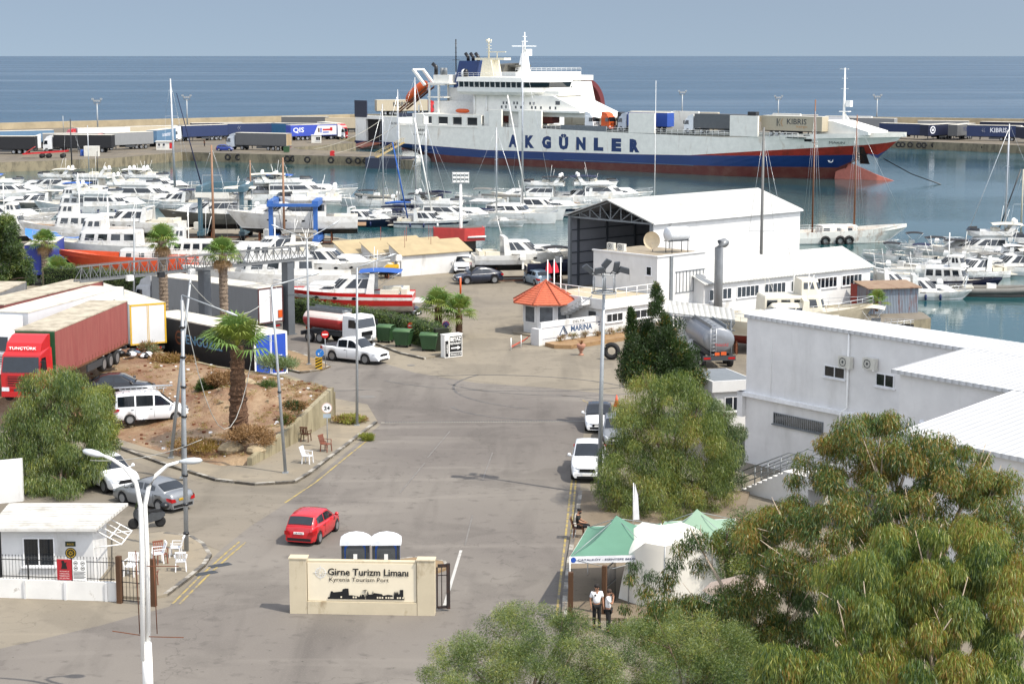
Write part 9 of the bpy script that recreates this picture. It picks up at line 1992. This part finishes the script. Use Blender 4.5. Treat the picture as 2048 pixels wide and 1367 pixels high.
# shrubs beside
def shrub(label,x,y,w,h,Yo,n,mats,wts,seed,z=0,ll=.14,lw=.03,name='shrub'):
    p=P(x,y,z); t=thing(name,label,'shrub',p); r=w*p.y/F/2; hh=h*p.y/F; rg_=np.random.default_rng(seed); C=[[rg_.uniform(-.6,.6)*r,rg_.uniform(-.4,.4)*r,hh*(.2+.55*rg_.random()),r*.45,r*.4,hh*.3,1] for k in range(9)]
    leaves('foliage',C,n,ll,lw,-.5,.6,mats,wts,t,seed); b=MB()
    for k in range(7): b.tube([(0,0,0),(rg_.uniform(-.6,.6)*r,rg_.uniform(-.4,.4)*r,hh*.7)],.015,4)
    b.build('stems',BARK,t); return t
for k,a_ in enumerate((('green shrub at the lot edge left of the tall palm',412,785,60,28,1.4,('gC','gB')),('grey green agave like shrub right of the palm before the blue doors',560,742,100,32,1.9,('gr','gB')),('dry brown bush on the mound left of the tall palm',440,775,60,34,1.8,('dr','dr')),('low dry scrub behind the mound',345,722,110,13,1.8,('dr','ol')),('green weed clump just right of the palm trunk',530,790,50,32,1.6,('gB','gC')),('dry brown scrub at the foot of the tall palm',500,885,110,34,.9,('dr','dr')),('dry scrub along the lot front edge',400,900,150,20,.3,('dr','ol')),('faded grey green weeds beside the litter heap',300,705,50,22,1.9,('gr','dr')),('small weed tuft on the right of the lot',590,820,60,20,1.8,('dr','gC')),('green tuft near the retaining wall top',575,850,40,20,1.5,('gB','dr')),('yellow green weed by the kerb near the drain',735,880,34,10,0,('gD','gA')),('dry grass tuft below the retaining wall',690,845,90,14,.13,('dr','gD')))):
    lab,x,y,w_,h_,z,mm=a_; shrub(lab,x,y,w_,h_,0,1500 if w_<60 else 3800,list(mm),[1,1],30+k,z,ll=.22,lw=.035)
# small plants along the marina planter
for k in range(9):
    x=1120+k*25; y=682-k*3.4; p=P(x,y,.3); shrub(('small dry plant in the marina planter bed, %s from the urn'%('first','second','third','fourth','fifth','sixth','seventh','eighth','ninth')[k]),x,y,26,14,0,350,['dr','gA'],[2,1],60+k,.3,name='bedding_plant')
# --- palms ---
PTR=M('palm_trunk_fibre',(120,88,64),.95,k=.5,var=.35,scale=7,bump=1,bscale=14); PTG=M('grey_palm_trunk',(165,145,125),.95,k=.5,var=.3,scale=6,bump=1,bscale=10)
def palm(label,base,h,tr,fr,n=34,seed=0,shag=False,skirt=True,name='fan_palm',group='fan palms',mt=None,trt=None,erect=.5):
    t=thing(name,label,'palm tree',base,0,group); rg_=random.Random(seed); b=MB(); N=int(h/.16)+2; rings=[]
    for k in range(N+1):
        z=h*k/N; r=(trt or tr)+(tr-(trt or tr))*(k/N); r=r*(1+.10*(k%2)); 
        if shag: r*=1.05+.15*rg_.random()
        rings.append([(r*(1+(.25 if shag else .08)*rg_.random())*math.cos(2*math.pi*j/14+k*.22),r*(1+(.25 if shag else .08)*rg_.random())*math.sin(2*math.pi*j/14+k*.22),z) for j in range(14)])
    b.loft(rings,0,True,True,False)
    for k in range(int(N*9 if shag else N*4)):  # leaf bases
        z=h*rg_.random(); a_=rg_.random()*6.28; r=tr*1.05; c,s=math.cos(a_),math.sin(a_); l=.12+.12*rg_.random()*(1.5 if shag else 1)
        b.add([(c*r*.9-s*.05,s*r*.9+c*.05,z),(c*r*.9+s*.05,s*r*.9-c*.05,z),(c*(r+l*.8),s*(r+l*.8),z+l*(1 if not shag else rg_.uniform(-.8,1)))],[(0,1,2)])
    b.build('trunk',mt or PTG,t)
    V=[];Fc=[];Mi=[]
    def frond(az,el,L,mi):
        d=Vector((math.cos(az)*math.cos(el),math.sin(az)*math.cos(el),math.sin(el))); o=Vector((0,0,h-.05)); pet=L*.5; e=o+d*pet-Vector((0,0,pet*.12)); side=d.cross(Vector((0,0,1))).normalized() if abs(d.z)<.98 else Vector((1,0,0)); up=side.cross(d).normalized()
        i=len(V); V.extend([o-side*.02,o+side*.02,e+side*.012,e-side*.012]); Fc.append((i,i+1,i+2,i+3)); Mi.append(2)
        m=17; R_=L*.58
        for k in range(m):
            a_=(k/(m-1)-.5)*R(215); dd=(d*math.cos(a_)+side*math.sin(a_)); l=R_*(.75+.25*math.cos(a_))*(.9+.2*rg_.random()); mid=e+dd*l*.55+up*.04*L*math.cos(a_*.5); tip=e+dd*l-Vector((0,0,l*(.22+.2*rg_.random())))
            w_=side*math.cos(a_)-d*math.sin(a_); ww=.026*L; i=len(V); V.extend([e,mid+w_*ww,tip,mid-w_*ww]); Fc.append((i,i+1,i+2,i+3)); Mi.append(mi)
    for k in range(n):
        az=k*2.399+rg_.random()*.3; f=k/n; el=R(86)-f**1.25*R(72+48*(1-erect))+R(rg_.uniform(-8,8)); frond(az,el,fr*(.85+.3*rg_.random()),0 if rg_.random()<.65 else 1)
    if skirt:
        for k in range(n//3): frond(rg_.random()*6.28,R(rg_.uniform(-75,-35)),fr*.75,3)
    me=bpy.data.meshes.new('crown'); me.from_pydata([tuple(v) for v in V],[],Fc)
    for m_ in ('pf','gA','gD','dr'): me.materials.append(LF[m_])
    me.polygons.foreach_set('material_index',Mi); o=bpy.data.objects.new('crown',me); COL.objects.link(o); o.parent=t; return t
p=P(478,872,1.0); hp=CH-(690-HY)*p.y/F-1.0; palm('big shaggy trunked palm in the middle of the dirt lot',(p.x,p.y,.85),hp+.1,.27,2.25,32,1,True,False,trt=.42,mt=PTR,erect=.9)
p=P(450,700); palm('tall grey palm between the gantry columns',p,CH-(505-HY)*p.y/F,.3,1.65,36,2,erect=.3)
p=P(330,676); palm('tall palm standing before the silver grey truck cab',p,CH-(478-HY)*p.y/F,.32,1.65,36,3,erect=.3)
p=P(92,572); palm('palm left of the hedge beside the blue trailer',p,CH-(480-HY)*p.y/F,.32,1.6,36,4,erect=.3)
p=P(877,672); palm('left one of the two short palms by the restaurant board',p,CH-(612-HY)*p.y/F,.28,1.9,30,5,skirt=False,erect=.3,mt=PTR)
p=P(918,675); palm('right one of the two short palms by the restaurant board',p,CH-(622-HY)*p.y/F,.25,1.8,30,6,skirt=False,erect=.2,mt=PTR)
p=P(1752,630); palm('small potted palm on the right hand quay',(p.x,p.y-.3,.4),.9,.12,1.25,22,7,skirt=False,erect=.4,mt=PTR)
p=P(28,640); palm('pale young palm in front of the left conifer',(p.x-.5,p.y+18,0),2.2,.25,1.7,24,8,skirt=False,erect=.2)
p=P(505,618); palm('small palm clump behind the silver grey truck',(p.x,p.y+6,0),2.2,.2,1.0,20,9,skirt=False)
# --- hedges ---
def hedge(label,pts,h,w_,n,seed,mats=('gC','gB','gA'),wt=(3,2.4,.8)):
    pts=[Vector(p) for p in pts]; O=pts[0].copy(); t=thing('clipped_hedge',label,'hedge',O); C=[]; rg_=np.random.default_rng(seed)
    b=MB()
    for a,c in zip(pts,pts[1:]):
        L=(c-a).length; k=int(L/.32)+1; d=(c-a).normalized(); nn=Vector((-d.y,d.x,0))
        for i in range(k):
            for z in np.arange(.25,h,.38):
                for s in (-.5,0,.5): q=a+d*(L*i/k)+nn*(s*w_)-O; C.append([q.x+rg_.normal()*.06,q.y+rg_.normal()*.06,z+rg_.normal()*.07,.3,.3,.26,1])
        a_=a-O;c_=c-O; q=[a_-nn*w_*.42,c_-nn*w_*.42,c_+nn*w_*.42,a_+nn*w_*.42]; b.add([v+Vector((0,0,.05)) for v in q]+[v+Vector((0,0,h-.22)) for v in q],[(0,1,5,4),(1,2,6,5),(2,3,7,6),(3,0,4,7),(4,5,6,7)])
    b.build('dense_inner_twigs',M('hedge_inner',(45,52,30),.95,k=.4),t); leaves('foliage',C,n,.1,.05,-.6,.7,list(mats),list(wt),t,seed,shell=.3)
hedge('clipped dark hedge behind the green bins and tanker',[P(590,640),P(660,655),P(760,670),P(845,690),P(885,705)],2.05,1.3,60000,20)
hedge('clipped hedge behind the gantry between the left palms',[P(95,588),P(160,590),P(245,600),P(335,615)],2.7,1.4,45000,21)
# ground litter of dry grass on the lot
rg_=np.random.default_rng(44); pts=[]
for k in range(420):
    u=rg_.uniform(.35,.98); v=rg_.uniform(.02,.98); a=interp(fr,u);c=interp(bk,u); p=a.lerp(c,v)
    if rg_.random()< (1.0 if (u>.62) else .35): pts.append([p.x,p.y,lotz(p.x,p.y)+.02,.3,.3,.05,1])
o=leaves('dry_grass',pts,15000,.12,.02,-.5,.8,['dr','ol','gD'],[3,1,1],None,44); o['kind']='stuff'; o['label']='dry brown grass and litter scattered over the dirt lot'; o['category']='dry grass'
rg_=np.random.default_rng(45); b=MB()
for k in range(500):
    u=rg_.uniform(.3,.98); v=rg_.uniform(.02,.98); a=interp(fr,u);c=interp(bk,u); p=a.lerp(c,v); s=.03+.07*rg_.random(); z=lotz(p.x,p.y); b.box(p.x-s,p.x+s,p.y-s*.8,p.y+s*.8,z,z+s,int(rg_.choice([0,0,0,0,1,2,2])))
o=b.build('lot_rubble',[ST,WHTC,RUST]); o['kind']='stuff'; o['label']='small stones and litter strewn over the dirt lot'; o['category']='rubble'
